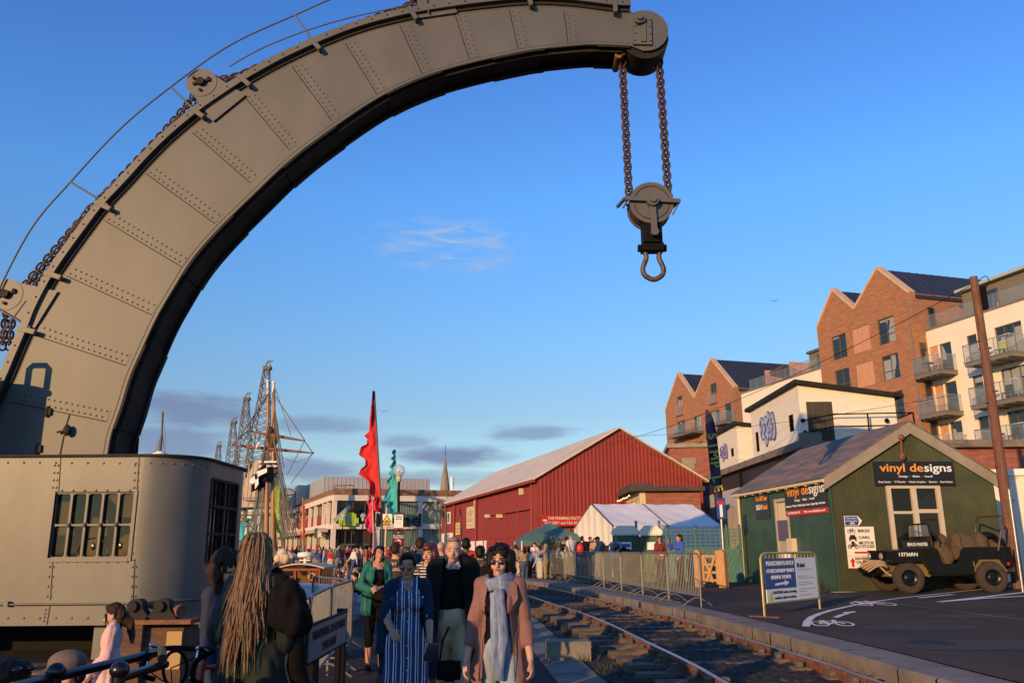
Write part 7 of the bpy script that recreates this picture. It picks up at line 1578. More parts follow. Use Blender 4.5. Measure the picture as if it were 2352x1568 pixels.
def sg1(o, w_, h):
    m = MB(); m.box(-w_/2, w_/2, 0, .02, -h/2, h/2); m.build('board', M_sign_wh, o); m = MB(); m.box(-w_*.44, w_*.44, -.006, 0, -h*.46, -h*.2).add([(-w_*.4, -.006, -h*.15), (w_*.4, -.006, -h*.15), (0, -.006, h*.42)], [(0, 1, 2)]); m.build('yellow_triangle', M_yellow, o)
    m = MB()
    for a, b in (((-.4, -.15), (.4, -.15)), ((.4, -.15), (0, .42)), ((0, .42), (-.4, -.15))): m.bar((a[0]*w_, -.01, a[1]*h), (b[0]*w_, -.01, b[1]*h), .03, .008, (0, 1, 0))
    m.bar((-.12*w_, -.01, -.06*h), (.14*w_, -.01, .02*h), .03, .008, (0, 1, 0)).bar((-.2*w_, -.01, -.09*h), (.22*w_, -.01, -.09*h), .02, .008, (0, 1, 0)); m.build('black_border', M_kletter, o); text('KEEP OFF', .09*h/.6, M_kletter, o, (0, -.01, -h*.26), width=w_*.5, bold=.01); text('DANGER', .12*h/.6, M_kletter, o, (0, -.012, -h*.38), width=w_*.75, bold=.02)
s1_ = pole_sign('danger_sign', 'white and yellow triangular danger sign on a grey pole behind the woman in green', 878, 901, 1180, 1208, 38, sg1)
m = MB(inv(s1_)); p = at(889, 1165, 38); m.tube([p+Vector((0, -.03, 0)), (p.x-.05, 37.97, GZ)], .05, 8); m.build('pole', mat('pale_pole', (.55, .45, .28), .5, 0, .1), s1_)
def sg2(o, w_, h):
    m = MB(); m.box(-w_/2, w_/2, 0, .02, -h*.5, h*.36); m.build('white_panel', M_sign_wh, o); m = MB(); m.box(-w_/2, w_/2, 0, .022, h*.36, h*.5); m.build('black_band', M_sign_blk, o); m = MB(); m.box(-w_/2, w_/2, -.002, .02, -h*.5, -h*.42); m.build('red_band', M_sign_red, o)
    for t_, z in (('Park in', .27), ('marked', .18), ('bays only', .09)): text(t_, h*.1, M_kletter, o, (0, -.01, z*h), width=w_*.7, bold=.01)
    m = MB()
    for k in range(5): m.box(-w_*.38, w_*(.38-.08*(k % 2)), -.004, 0, h*(-.02-k*.075), h*(.0-k*.075))
    m.build('printed_lines', mat('grey_print', (.35, .33, .33), .7, 0, 0), o)
pole_sign('parking_sign', 'grey white parking notice with black top fixed to the globe lamp post', 907, 926, 1176, 1214, 34.8, sg2)
def sg3(o, w_, h):
    m = MB(); m.box(-w_/2, w_/2, 0, .02, -h/2, h/2); m.build('board', M_sign_blk, o)
    text('No cycling on', h*.1, M_wletter, o, (0, -.008, h*.27), width=w_*.85, bold=.01); text('Princes Wharf', h*.1, M_wletter, o, (0, -.008, h*.18), width=w_*.85, bold=.01); text('Use Museum St', h*.085, M_wletter, o, (0, -.008, -h*.27), width=w_*.75); text('or dismount', h*.085, M_wletter, o, (0, -.008, -h*.35), width=w_*.55)
    m = MB(); m.cyl((0, -.01, -h*.04), (0, .0, -h*.04), w_*.27, n=24); m.build('white_disc', M_sign_wh, o); m = MB(); r = w_*.27; m.torus((0, -.014, -h*.04), r, .03, 'y', 24, 6).bar((-r*.7, -.02, -h*.04+r*.7), (r*.7, -.02, -h*.04-r*.7), .05, .008, (0, 1, 0)); m.build('red_ring', M_sign_red, o)
    m = MB(); bike_mark(m, lambda a, b: Vector((-r*.68+a*r*.8, -.016, -h*.04-r*.35+b*r*.8)), .02, False); m.build('cycle_symbol', M_kletter, o); m = MB(); m.ball((0, -.012, h*.4), (w_*.05, .01, w_*.06), 8, 6); m.build('crest', M_wletter, o); m = MB(); m.box(-w_*.3, w_*.3, -.004, 0, -h*.5, -h*.44); m.build('red_foot', M_sign_red, o)
pole_sign('no_cycling_sign', 'black no cycling notice with red ring symbol low on the globe lamp post', 902, 929, 1218, 1268, 34.8, sg3)
# curved lamp arm with spots by the red shed
cl = thing('curved_lamp', 'curved dark lamp mast with small spotlights beside the end of the red shed', 'street lamp', (at(1018, 1250, 78).x, 78, GZ)); IM = inv(cl)
arc = [at(*p, 78) for p in ((1013, 1300), (1011, 1215), (1007, 1193), (1000, 1180), (990, 1168), (975, 1155))]; q = MB(IM); q.tube(resample(arc, 30), .09, 8); q.build('mast', M_lattice, cl)
for p in ((976, 1158), (983, 1164), (993, 1174)): q = MB(IM); c = at(*p, 78); q.cyl(c, c+Vector((-.14, -.2, -.3)), .09, .12, 10); q.build('spotlight', M_barge, cl)
cl2 = thing('curved_lamp', 'short dark lamp arm with two spots above the red shed eaves', 'street lamp', (at(1022, 1250, 70).x, 70, GZ)); IM = inv(cl2)
q = MB(IM); q.tube(resample([at(*p, 70) for p in ((1024, 1260), (1024, 1180), (1020, 1160), (1012, 1152), (1003, 1147))], 20), .09, 8); q.build('mast', M_lattice, cl2)
for p in ((1004, 1149), (1014, 1156)): q = MB(IM); c = at(*p, 70); q.cyl(c, c+Vector((-.14, -.2, -.3)), .09, .12, 10); q.build('spotlight', M_barge, cl2)
# thin red mast with streamers near the quay
rm = thing('red_mast', 'slim orange red mast with loose streamers before the museum side', 'mast', (at(697, 1250, 62).x, 62, -1.7)); IM = inv(rm); q = MB(IM); q.tube([at(697, 1300, 62), at(696, 1142, 62)], .06, 8); q.build('mast', M_varnish, rm)
q = MB(IM); 
for pts in (((694, 1160), (689, 1185), (690, 1215), (693, 1240)), ((698, 1160), (701, 1180), (699, 1200), (700, 1240))):
    P = resample([at(*p, 62) for p in pts], 20); vs = []
    for i, p in enumerate(P): vs += [p+Vector((-.07-.04*math.sin(i*1.3), .1*math.sin(i), 0)), p+Vector((.07+.04*math.cos(i*1.7), 0, 0))]
    q.add(vs, [(2*i, 2*i+1, 2*i+3, 2*i+2) for i in range(19)])
q.build('streamers', mat('orange_red_cloth', (.50, .09, .03), .8, 0, .2), rm)
# gulls
def gull(lab, px, py, Y, sp_, tilt, flip=1):
    c = at(px, py, Y); o = thing('gull', lab, 'bird', c, tilt, 'gulls in flight'); q = MB(); s = sp_
    q.tube([(-.28*s, 0, -.02*s), (-.2*s, 0, -.01*s), (0, 0, 0), (.18*s, 0, .02*s), (.26*s, 0, .03*s), (.33*s, 0, .02*s)], [.015*s, .05*s, .075*s, .06*s, .05*s, .008*s], 8); q.build('body', mat('grey_gull_plumage', (.30, .26, .22), .8, 0, .2), o)
    for sd in (-1, 1):
        q = MB(); P = [(0, .05*sd, .04), (.02, .3*sd, .16), (-.02, .55*sd, .13), (-.14, .95*sd, -.02)]; W_ = [.24, .22, .17, .02]; vs = []
        for (x, y, z), w_ in zip(P, W_): vs += [(x*s+w_*.5*s, y*s, z*s), (x*s-w_*.5*s, y*s, z*s), (x*s, y*s, z*s+.02*s)]
        q.add(vs, [(3*i, 3*i+1, 3*i+4, 3*i+3) for i in range(3)]+[(3*i, 3*i+3, 3*i+5, 3*i+2) for i in range(3)]+[(3*i+1, 3*i+2, 3*i+5, 3*i+4) for i in range(3)]); q.build('wing', mat('grey_gull_plumage', (.30, .26, .22)), o)
gull('gull flying high between the crane hook and the brick apartments', 1780, 691, 45, .3, R_(50)); gull('gull with spread wings gliding beside the tall red flag', 881, 945, 45, .42, R_(95)); gull('tiny far gull gliding right of the church spire', 1044, 1044, 160, .5, R_(80))
# ------------------------------------------------------------------ people
SKIN = {'fair': mat('fair_skin', (.52, .29, .20), .55, 0, .06, 9), 'tan': mat('tan_skin', (.48, .235, .135), .55, 0, .06, 9), 'dark': mat('dark_skin', (.11, .055, .035), .5, 0, .08, 9)}
HAIRM = {'black': mat('black_hair', (.008, .006, .005), .55, 0, .4, 30, .4, 60, spec=.2), 'brown': mat('brown_hair', (.030, .015, .008), .6, 0, .4, 30, .4, 60, spec=.2), 'fair': mat('fair_hair', (.22, .13, .06), .55, 0, .3, 30, .3, 60), 'grey': mat('grey_hair', (.20, .17, .14), .6, 0, .3, 30, .3, 60), 'auburn': mat('auburn_hair', (.075, .014, .01), .4, 0, .4, 30, .4, 60)}
M_lip = mat('lips', (.36, .10, .08), .45, 0, .05); M_eye = mat('eye_white', (.5, .47, .44), .3, 0, 0); M_iris = mat('dark_iris', (.02, .012, .01), .2, 0, 0)
def V(*a): return Vector(a)
def skel(h=1.7, pose=None, fem=False, sit=False):
    P = dict(aL=(5, 8, 12, 0), aR=(5, 8, 12, 0), lL=(0, 0), lR=(0, 0), lean=0, yaw=0, pitch=0, roll=0, curl=35, side=0)
    P.update(pose or {}); k = h/1.7; J = {}
    hz = (.92 if not sit else 0.08)
    hip = V(0, 0, hz); Rl = Matrix.Rotation(R_(P['lean']), 3, 'X') @ Matrix.Rotation(R_(P['side']), 3, 'Y')
    def T(x, y, z): return hip+Rl @ V(x, y, z-.92)
    sw = .145 if fem else .18
    J['T'] = T; J['neck'] = T(0, .015, 1.43); J['fem'] = fem; J['P'] = P
    for s, n in ((1, 'L'), (-1, 'R')):
        sh = T(s*sw, .01, 1.385); f, ab, el, tw = P['a'+n]
        Ra = Rl @ Matrix.Rotation(R_(-s*ab), 3, 'Y') @ Matrix.Rotation(R_(-f), 3, 'X')
        d = Ra @ V(0, 0, -1); e = sh+d*.29
        Rf = Ra @ Matrix.Rotation(R_(-s*tw), 3, 'Z') @ Matrix.Rotation(R_(-el), 3, 'X'); d2 = Rf @ V(0, 0, -1); w = e+d2*.255
        J['sh'+n], J['el'+n], J['wr'+n] = sh, e, w; J['hd'+n] = (d2, Rf @ V(-s, 0, 0), Rf @ V(0, -1, 0))
        lf, kn = P['l'+n]; hp = hip+V(s*.09, 0, -.02); Rg = Matrix.Rotation(R_(-lf), 3, 'X'); k_ = hp+Rg @ V(0, 0, -.42); Rk = Rg @ Matrix.Rotation(R_(kn), 3, 'X'); an = k_+Rk @ V(0, 0, -.40)
        J['hp'+n], J['kn'+n], J['an'+n] = hp, k_, an; J['ft'+n] = Rk @ V(0, -1, -.12) if not sit else V(0, -1, -.15)
    J['H'] = lambda x, y, z: J['neck']+(Rl @ Matrix.Rotation(R_(P['yaw']), 3, 'Z') @ Matrix.Rotation(R_(P['pitch']), 3, 'X') @ Matrix.Rotation(R_(P['roll']), 3, 'Y')) @ V(x, y-.0, z-1.45)
    J['k'] = k; return J
def segs_body(J, fingers=True):
    T, H, fem = J['T'], J['H'], J['fem']; S_ = []
    cap = lambda lab, a, b, r0, r1: S_.append((lab, a, b, r0, r1, None)); ell = lambda lab, c, r: S_.append((lab, c, c, 0, 0, r))
    ell('top', T(0, 0, 1.28), (.14 if fem else .17, .1, .19)); ell('top', T(0, 0, 1.1), (.125 if fem else .15, .095, .17)); ell('bot', T(0, .01, .95), (.165, .12, .13))
    if fem:
        for s in (-1, 1): ell('top', T(s*.07, -.085, 1.26), (.065, .055, .065))
    for n, s in (('L', 1), ('R', -1)):
        cap('top', T(s*.05, .015, 1.42), J['sh'+n], .055, .05 if fem else .065); cap('top', J['sh'+n], J['el'+n], .044 if fem else .055, .037 if fem else .046); cap('arm', J['el'+n], J['wr'+n], .041 if fem else .046, .028 if fem else .032)
        cap('bot', J['hp'+n], J['kn'+n], .088, .058); cap('leg', J['kn'+n], J['an'+n].lerp(J['kn'+n], .55), .055, .056); cap('leg', J['an'+n].lerp(J['kn'+n], .55), J['an'+n], .056, .04)
        f = J['ft'+n]; cap('shoe', J['an'+n]+V(0, .03, -.05), J['an'+n]+f*.16+V(0, 0, -.035), .042, .036)
        d, nrm, sd = J['hd'+n]; w = J['wr'+n]
        if fingers:
            for q in range(4): o = sd*((q-1.5)*.019); cap('skin', w+d*.02+o*.7, w+d*.085+o, .017, .0135)
            c = R_(J['P']['curl'])
            for q, L in enumerate((.07, .078, .073, .058)):
                o = sd*((1.5-q)*.0215); a = w+d*.088+o; b = a+(d*math.cos(c*.6)+nrm*math.sin(c*.6))*L*.52; e = b+(d*math.cos(c*1.6)+nrm*math.sin(c*1.6))*L*.48; cap('skin', a, b, .0095, .0085); cap('skin', b, e, .0085, .007)
            a = w+d*.03+sd*.026; b = a+(d*.8+sd*.55+nrm*.35).normalized()*.04; e = b+(d*.95+sd*.15+nrm*.35).normalized()*.032; cap('skin', a, b, .013, .0105); cap('skin', b, e, .0105, .008)
        else: cap('skin', w, w+d*.13, .036, .026)
    cap('skin', J['neck']+V(0, .0, -.04), H(0, .01, 1.53), .058 if not fem else .05, .052 if not fem else .046)
    ell('hair' if not fingers else 'skin', H(0, .018, 1.612), (.076, .096, .088)); ell('skin', H(0, -.022, 1.565), (.063, .074, .085)); ell('skin', H(0, -.035, 1.508), (.047, .052, .04))
    if fingers:
        cap('skin', H(0, -.092, 1.588), H(0, -.113, 1.553), .011, .0155); ell('skin', H(0, -.075, 1.607), (.052, .022, .013)); ell('skin', H(0, -.078, 1.494), (.024, .022, .02))
        for s in (-1, 1): ell('skin', H(s*.036, -.064, 1.55), (.026, .028, .026)); ell('skin', H(s*.077, .012, 1.572), (.012, .022, .032))
        ell('skin', H(0, -.088, 1.522), (.026, .014, .014))
    return S_
def blob(segs, voxel, smooth=2, infl=0.0):
    q = MB(); q.smooth = True; q.split = False
    for lab, a, b, r0, r1, r in segs:
        if r is not None: q.ball(a, tuple(x+infl for x in r), 14, 10)
        else:
            r0 += infl; r1 += infl; n = max(2, int((b-a).length/.05)+2); P = [a.lerp(b, i/(n-1)) for i in range(n)]; q.tube(P, [r0+(r1-r0)*i/(n-1) for i in range(n)], 12); q.ball(a, r0, 12, 8); q.ball(b, r1, 12, 8)
    me = bpy.data.meshes.new('t'); me.from_pydata([tuple(p) for p in q.v], [], q.f)
    bm = bmesh.new(); bm.from_mesh(me); bmesh.ops.recalc_face_normals(bm, faces=bm.faces); bm.to_mesh(me); bm.free()
    o = bpy.data.objects.new('t', me); COL.objects.link(o); md = o.modifiers.new('r', 'REMESH'); md.mode = 'VOXEL'; md.voxel_size = voxel; md.use_smooth_shade = True
    if smooth: s = o.modifiers.new('s', 'SMOOTH'); s.iterations = smooth; s.factor = .5
    dg = bpy.context.evaluated_depsgraph_get(); r = bpy.data.meshes.new_from_object(o.evaluated_get(dg)); bpy.data.objects.remove(o); bpy.data.meshes.remove(me); return r
def put(me, name, m, parent, k=1.0, cut=None, folds=0.0, ff=7.0, thick=0.0, stretch=(1, 1, .45), post=None):
    me.name = name; me.materials.clear(); me.materials.append(m)
    bm = bmesh.new(); bm.from_mesh(me)
    if folds:
        bm.normal_update()
        for v in bm.verts:
            c = V(v.co.x*stretch[0], v.co.y*stretch[1], v.co.z*stretch[2])*ff
            v.co += v.normal*(abs(noise.noise(c))*2-.5+.5*noise.noise(c*2.3))*folds
    if cut: bmesh.ops.delete(bm, geom=[v for v in bm.verts if cut(v.co)], context='VERTS')
    if post:
        for v in bm.verts: v.co = post(v.co)
    for f in bm.faces: f.smooth = True
    bm.to_mesh(me); bm.free()
    if k != 1.0: me.transform(Matrix.Scale(k, 4))
    o = bpy.data.objects.new(name, me); COL.objects.link(o); o.parent = parent
    if thick: s = o.modifiers.new('cloth', 'SOLIDIFY'); s.thickness = thick; s.offset = -1
    return o
def small(build, name, m, parent, k):
    q = MB(); build(q); o = q.build(name, m, parent)
    o.data.transform(Matrix.Scale(k, 4)); return o
def pick(S_, labs): return [s for s in S_ if s[0] in labs]
def person(lab, px, Y, h, rz_, skin, pose=None, fem=False, z0=None, vox=.0095, group=None, dx=0.0):
    b = at(px, 1258, Y); o = thing('person', lab, 'person', (b.x+dx, Y, GZ if z0 is None else z0), R_(rz_), group)
    J = skel(h, pose, fem); S_ = segs_body(J); k = J['k']
    o['k_'] = k; del o['k_']
    o.scale = (.92, .94, 1) if vox < .012 else (.95, .95, 1)
    body = put(blob(S_, vox, 1), 'body', SKIN[skin], o, k)
    return o, J, S_, k
def face(o, J, k, eyes=True, lip=M_lip, brow='black'):
    H = J['H']
    small(lambda q: q.ball(H(0, -.1005, 1.5265), (.023, .006, .0045), 10, 6).ball(H(0, -.0995, 1.5175), (.02, .006, .005), 10, 6), 'lips', lip, o, k)
    for s in (-1, 1):
        if eyes:
            e = small(lambda q: q.ball(H(s*.031, -.0865, 1.583), (.0135, .008, .0075), 10, 8), 'eye', M_eye, o, k); small(lambda q: q.ball(H(s*.031, -.0935, 1.583), (.0062, .003, .0062), 8, 6), 'iris', M_iris, e, k)
        small(lambda q: q.tube([H(s*.014, -.096, 1.604), H(s*.032, -.094, 1.611), H(s*.05, -.080, 1.605)], .0042, 6), 'eyebrow', HAIRM[brow], o, k)
def hair_blob(o, J, k, parts, m, vox=.011, folds=.006, ff=26, cut=None, name='hair', stretch=(1, 1, .35)):
    H = J['H']; return put(blob([('h', H(*c), H(*c), 0, 0, r) for c, r in parts], vox, 1), name, m, o, k, cut, folds, ff, 0, stretch)
# cloth materials
def stripes(name, cols, period, axis=0, rough=.85, wob=.012):
    m = bpy.data.materials.new(name); m.use_nodes = True; nt = m.node_tree; b = nt.nodes['Principled BSDF']; b.inputs['Roughness'].default_value = rough; N = nt.nodes.new; L = nt.links.new
    tc = N('ShaderNodeTexCoord'); sx = N('ShaderNodeSeparateXYZ'); L(tc.outputs['Object'], sx.inputs[0]); nz = N('ShaderNodeTexNoise'); nz.inputs['Scale'].default_value = 4; L(tc.outputs['Object'], nz.inputs['Vector'])
    a = N('ShaderNodeMath'); a.operation = 'MULTIPLY_ADD'; L(nz.outputs['Fac'], a.inputs[0]); a.inputs[1].default_value = wob*2; L(sx.outputs[axis], a.inputs[2])
    d = N('ShaderNodeMath'); d.operation = 'DIVIDE'; L(a.outputs[0], d.inputs[0]); d.inputs[1].default_value = period; f = N('ShaderNodeMath'); f.operation = 'FRACT'; L(d.outputs[0], f.inputs[0])
    r = N('ShaderNodeValToRGB'); r.color_ramp.interpolation = 'CONSTANT'; L(f.outputs[0], r.inputs['Fac']); els = r.color_ramp.elements
    while len(els) < len(cols): els.new(.5)
    for e, (p, c) in zip(els, cols): e.position = p; e.color = tuple(c)+(1,)
    L(r.outputs['Color'], b.inputs['Base Color']); return m
M_denim = mat('dark_denim', (.012, .026, .055), .9, 0, .25, 14, .2, 120, spec=.15); M_jeans = mat('pale_blue_jeans', (.20, .27, .36), .85, 0, .3, 5, .2, 120, col2=(.34, .41, .48)); M_pinkj = mat('dusty_pink_jacket', (.215, .105, .092), .8, 0, .1, 5, .25, 25); M_blackc = mat('black_cloth', (.005, .0045, .005), .9, 0, .2, 8, .2, 40, spec=.15)
M_scarf = mat('blue_woven_scarf', (.07, .12, .27), .9, 0, .3, 22, .4, 50, col2=(.30, .36, .48), stretch=(1, 1, .25)); M_greenc = mat('emerald_shirt_cloth', (.008, .12, .085), .75, 0, .15, 5, .2, 30); M_beige = mat('beige_trousers', (.44, .32, .17), .85, 0, .12, 5, .2, 30); M_pinkd = mat('pale_pink_dress', (.66, .42, .42), .8, 0, .08, 5, .2, 25); M_darkj = mat('dark_jacket_cloth', (.008, .0075, .007), .85, 0, .2, 6, .25, 30, spec=.2)
M_lens = mat('sunglass_lens', (.035, .008, .008), .06, 0, 0, spec=.8); M_lens2 = mat('amber_lens', (.16, .06, .05), .08, 0, 0, spec=.8); M_gold = mat('gold_metal', (.45, .28, .1), .4, .8, 0)
def blouse(o, J, S_, k, m, infl, sleeve=1.0, folds=.006, cut=None, thick=0, name='top', hem=None, vox=.011, extra=(), ff=7, arms=True):
    els = [J['elL'], J['elR']]; sp = False
    g = [s for s in S_ if s[0] == 'top' and not ((sp or not arms) and s[2] in els)]+[s for s in S_ if s[0] == 'bot' and s[5] is not None]+list(extra)
    for n in 'LR' if sleeve > 0 else '':
        fo_ = ('a', J['el'+n], J['el'+n].lerp(J['wr'+n], sleeve), .043, .036, None)
        if not sp: g.append(fo_); continue
        put(blob([s for s in S_ if s[0] == 'top' and s[2] == J['el'+n]]+[fo_, ('c', fo_[2]-(fo_[2]-fo_[1]).normalized()*.02, fo_[2], .042, .043, None)], vox, 2, infl*.8), 'sleeve', m, o, k, None, folds*.55, ff*1.5, 0, (1, 1, .7))
    hz_ = J['T'](0, 0, .92).z
    c = lambda v: (v.z < (hem if hem is not None else hz_-.04)) or (cut(v) if cut else False)
    return put(blob(g, vox, 3, infl), name, m, o, k, c, folds, ff, thick)
def trousers(o, J, S_, k, m, infl=.012, to=1.0, folds=.006, name='trousers', flare=.0):
    g = [s for s in S_ if s[0] == 'bot']
    for n in 'LR': g.append(('l', J['kn'+n], J['kn'+n].lerp(J['an'+n], to), .058, .052+flare, None))
    return put(blob(g, .011, 2, infl), name, m, o, k, None, folds, 9)
def shoes(o, J, S_, k, m): return put(blob(pick(S_, ('shoe',)), .01, 1, .006), 'shoes', m, o, k)
WALK = dict(lL=(16, 8), lR=(-14, 14))
# ---- woman in the dusty pink jacket
o, J, S_, k = person('woman in dusty pink jacket with blue scarf, sunglasses and pale jeans walking forward', 1147, 6.1, 1.585, -6, 'fair', dict(aL=(0, 13, 20, 5), aR=(2, 13, 18, 5), lL=(12, 4), lR=(-12, 12), yaw=-4, curl=45), True); face(o, J, k, False)
trousers(o, J, S_, k, M_jeans, .012); shoes(o, J, S_, k, M_blackc); blouse(o, J, S_, k, M_blackc, .01, 0, .004, hem=.83, arms=False)
fo = lambda v, w0, w1: v.y < .02 and abs(v.x+.01) < w0+(w1-w0)*max(0, min(1, (1.45-v.z)/.75))
ex = [('x', J['T'](s*.085, .02, .98), J['T'](s*.11, .03, .74), .105, .11, None) for s in (-1, 1)]
blouse(o, J, S_, k, M_pinkj, .02, .5, .016, lambda v: fo(v, .075, .12) or (v.z > 1.43 and abs(v.x) < .085), .008, 'jacket', .68, extra=ex)
for s in (-1, 1): small(lambda q: q.tube([V(s*.145-.01, -.11, .72), V(s*.135-.01, -.125, 1.0), V(s*.11-.01, -.13, 1.22), V(s*.09, -.1, 1.38)], .004, 6), 'zip_edge', M_khaki, o, k)
small(lambda q: [q.tube([V(math.sin(t)*.105, -.005-math.cos(t)*.095, 1.425+.02*math.sin(t*2+j)-.028*j) for t in [i*math.pi/10 for i in range(20)]], .036, 8, closed=True) for j in range(3)] and q.tube([V(.01, -.12, 1.36), V(.035, -.15, 1.2), V(.05, -.155, 1.02), V(.02, -.16, .86), V(.02, -.15, .74)], [.045, .042, .045, .042, .035], 10).tube([V(-.03, -.12, 1.34), V(-.02, -.15, 1.15), V(-.015, -.155, .95), V(-.03, -.155, .82)], [.035, .038, .036, .025], 10), 'scarf', M_scarf, o, k)
for s in (-1, 1): small(lambda q: q.add([V(s*a, b, c) for a, b, c in ((.075, -.075, 1.45), (.15, -.085, 1.40), (.165, -.125, 1.30), (.115, -.145, 1.24), (.09, -.13, 1.34))], [(0, 1, 2, 3, 4)]).add([V(s*a, b+.012, c) for a, b, c in ((.075, -.075, 1.45), (.15, -.085, 1.40), (.165, -.125, 1.30), (.115, -.145, 1.24), (.09, -.13, 1.34))], [(0, 1, 2, 3, 4)]), 'lapel', M_pinkj, o, k)
hair_blob(o, J, k, [((0, .03, 1.635), (.1, .105, .09)), ((.082, .03, 1.575), (.045, .08, .095)), ((-.08, .03, 1.575), (.04, .08, .095)), ((0, .075, 1.56), (.1, .065, .12)), ((.1, .04, 1.52), (.035, .05, .04)), ((-.09, .045, 1.53), (.035, .05, .045)), ((.03, -.04, 1.685), (.055, .045, .022)), ((-.05, -.03, 1.68), (.04, .05, .022))], HAIRM['black'], .010, .012, 22)
def glasses(q, J, sz=.026):
    H = J['H']
    for s in (-1, 1): q.ball(H(s*.034, -.104, 1.58), (sz, .006, sz*.82), 14, 8)
def frames(q, J):
    H = J['H']; q.tube([H(-.016, -.112, 1.586), H(.016, -.112, 1.586)], .003, 5)
    for s in (-1, 1): q.tube([H(s*.06, -.1, 1.588), H(s*.078, -.02, 1.585), H(s*.08, .02, 1.58)], .003, 5)
g = small(lambda q: glasses(q, J), 'sunglasses', M_lens, o, k); small(lambda q: frames(q, J), 'frame', M_blackc, g, k)
# ---- woman in the striped shirt dress
M_stripe = stripes('blue_white_striped_cloth', [(0, (.028, .05, .16)), (.40, (.75, .77, .8)), (.54, (.028, .05, .16)), (.62, (.012, .014, .03)), (.76, (.75, .77, .8)), (.86, (.028, .05, .16))], .062)
o, J, S_, k = person('woman in blue and white striped shirt dress with denim jacket over her shoulders', 938, 7.0, 1.535, 8, 'tan', dict(aL=(12, 14, 38, 15), aR=(22, 10, 52, 20), lL=(-10, 10), lR=(12, 6), yaw=-10, pitch=4, curl=50), True); face(o, J, k, False)
T = J['T']; g = pick(S_, ('top',))+[s for s in S_ if s[0] == 'bot' and s[5] is not None]+[('d', T(s*.04, 0, .95), T(s*.075, 0, .56), .14, .145, None) for s in (-1, 1)]
put(blob(g, .011, 3, .016), 'dress', M_stripe, o, k, lambda v: v.z < .50+.06*abs(math.sin(v.x*9)) or (v.z > 1.36 and abs(v.x) < .05 and v.y < 0), .012, 6)
small(lambda q: [q.ball(V(.01, -.155, z), (.007, .004, .007), 8, 6) for z in (1.3, 1.2, 1.1, 1.0, .9, .8, .7, .62)], 'buttons', M_sign_wh, o, k)
small(lambda q: q.bar(V(-.03, -.09, 1.43), V(-.085, -.135, 1.32), .05, .012, (0, 1, 0)).bar(V(.05, -.09, 1.43), V(.1, -.135, 1.32), .05, .012, (0, 1, 0)), 'collar', M_stripe, o, k)
ex = [('x', T(s*.17, .03, 1.36), T(s*.215, .03, .88), .05, .06, None) for s in (-1, 1)]+[('x', T(.225, .05, .9), T(.235, .06, .62), .06, .05, None), ('x', T(-.2, .07, .9), T(-.18, .09, .66), .055, .05, None), ('x', T(0, .1, 1.3), T(0, .12, .8), .12, .13, None)]
blouse(o, J, S_, k, M_denim, .02, 0, .012, lambda v: (v.y < .02 and abs(v.x-.01) < .085+.09*max(0, min(1, (1.42-v.z)/.5))) or (v.z > 1.41 and abs(v.x) < .08 and v.y < .05), .01, 'denim_jacket', .6, extra=ex)
small(lambda q: q.ball(V(.145, -.135, 1.3), (.012, .006, .012), 8, 6).ball(V(.19, -.1, 1.14), (.01, .006, .01), 8, 6), 'jacket_studs', M_galv, o, k)
hair_blob(o, J, k, [((0, .03, 1.63), (.082, .096, .082)), ((0, .06, 1.58), (.075, .07, .08)), ((.0, .1, 1.56), (.05, .05, .05)), ((.0, -.03, 1.672), (.068, .058, .032)), ((.066, .0, 1.615), (.02, .06, .05)), ((-.066, .0, 1.615), (.02, .06, .05))], HAIRM['black'], .011, .004, 30)
g = small(lambda q: glasses(q, J, .027), 'sunglasses', M_lens2, o, k); small(lambda q: (frames(q, J), [q.torus(J['H'](s*.034, -.106, 1.58), .027, .002, 'y', 16, 4) for s in (-1, 1)]), 'frame', M_gold, g, k)
for s in (-1, 1): small(lambda q: q.torus(J['H'](s*.085, .0, 1.51), .028, .0028, 'y', 20, 5), 'hoop_earring', M_gold, o, k)
M4 = Matrix.Translation(o.location) @ Matrix.Rotation(o.rotation_euler.z, 4, 'Z')
d, nr, sd = J['hdL']; c = (J['wrL']+d*.11)*k
q = MB(); q.box(-.036, .036, -.006, .006, -.07, .07); ph = q.build('phone', mat('phone_glass', (.06, .06, .07), .1, .3, 0)); ph.location = M4 @ (c+V(-.012, -.035, 0)); ph.rotation_euler = (.3, .2, .4); tag(ph, 'phone held in the hand of the woman in the striped dress', 'phone')
q = MB(); q.box(-.09, .09, -.04, .04, -.08, .05).ball((0, 0, -.02), (.1, .055, .08), 14, 10).tube([(-.07, 0, .05), (-.05, 0, .2), (0, 0, .3)], .008, 5); hb2 = q.build('handbag', M_blackc); hb2.location = M4 @ (c+V(.13, .0, -.12)); tag(hb2, 'black handbag at the hip of the woman in the striped dress', 'handbag')
# ---- man in dark jacket
o, J, S_, k = person('grey haired man in dark jacket, black polo shirt and beige trousers walking', 1042, 7.9, 1.665, 4, 'fair', dict(aL=(0, 12, 14, 0), aR=(4, 12, 16, 0), lL=(14, 6), lR=(-12, 14), yaw=-6, pitch=3)); face(o, J, k, True, brow='grey')
trousers(o, J, S_, k, M_beige, .022, 1.0, .01); shoes(o, J, S_, k, M_blackc); blouse(o, J, S_, k, M_blackc, .012, 0, .005, arms=False, cut=lambda v: v.z > 1.4 and abs(v.x) < .05 and v.y < 0, hem=.86)
ex = [('x', J['T'](s*.12, .02, 1.0), J['T'](s*.15, .02, .8), .12, .11, None) for s in (-1, 1)]
blouse(o, J, S_, k, M_darkj, .04, 1.0, .014, lambda v: fo(v, .09, .15) or (v.z > 1.42 and abs(v.x) < .085), .01, 'jacket', .76, extra=ex)
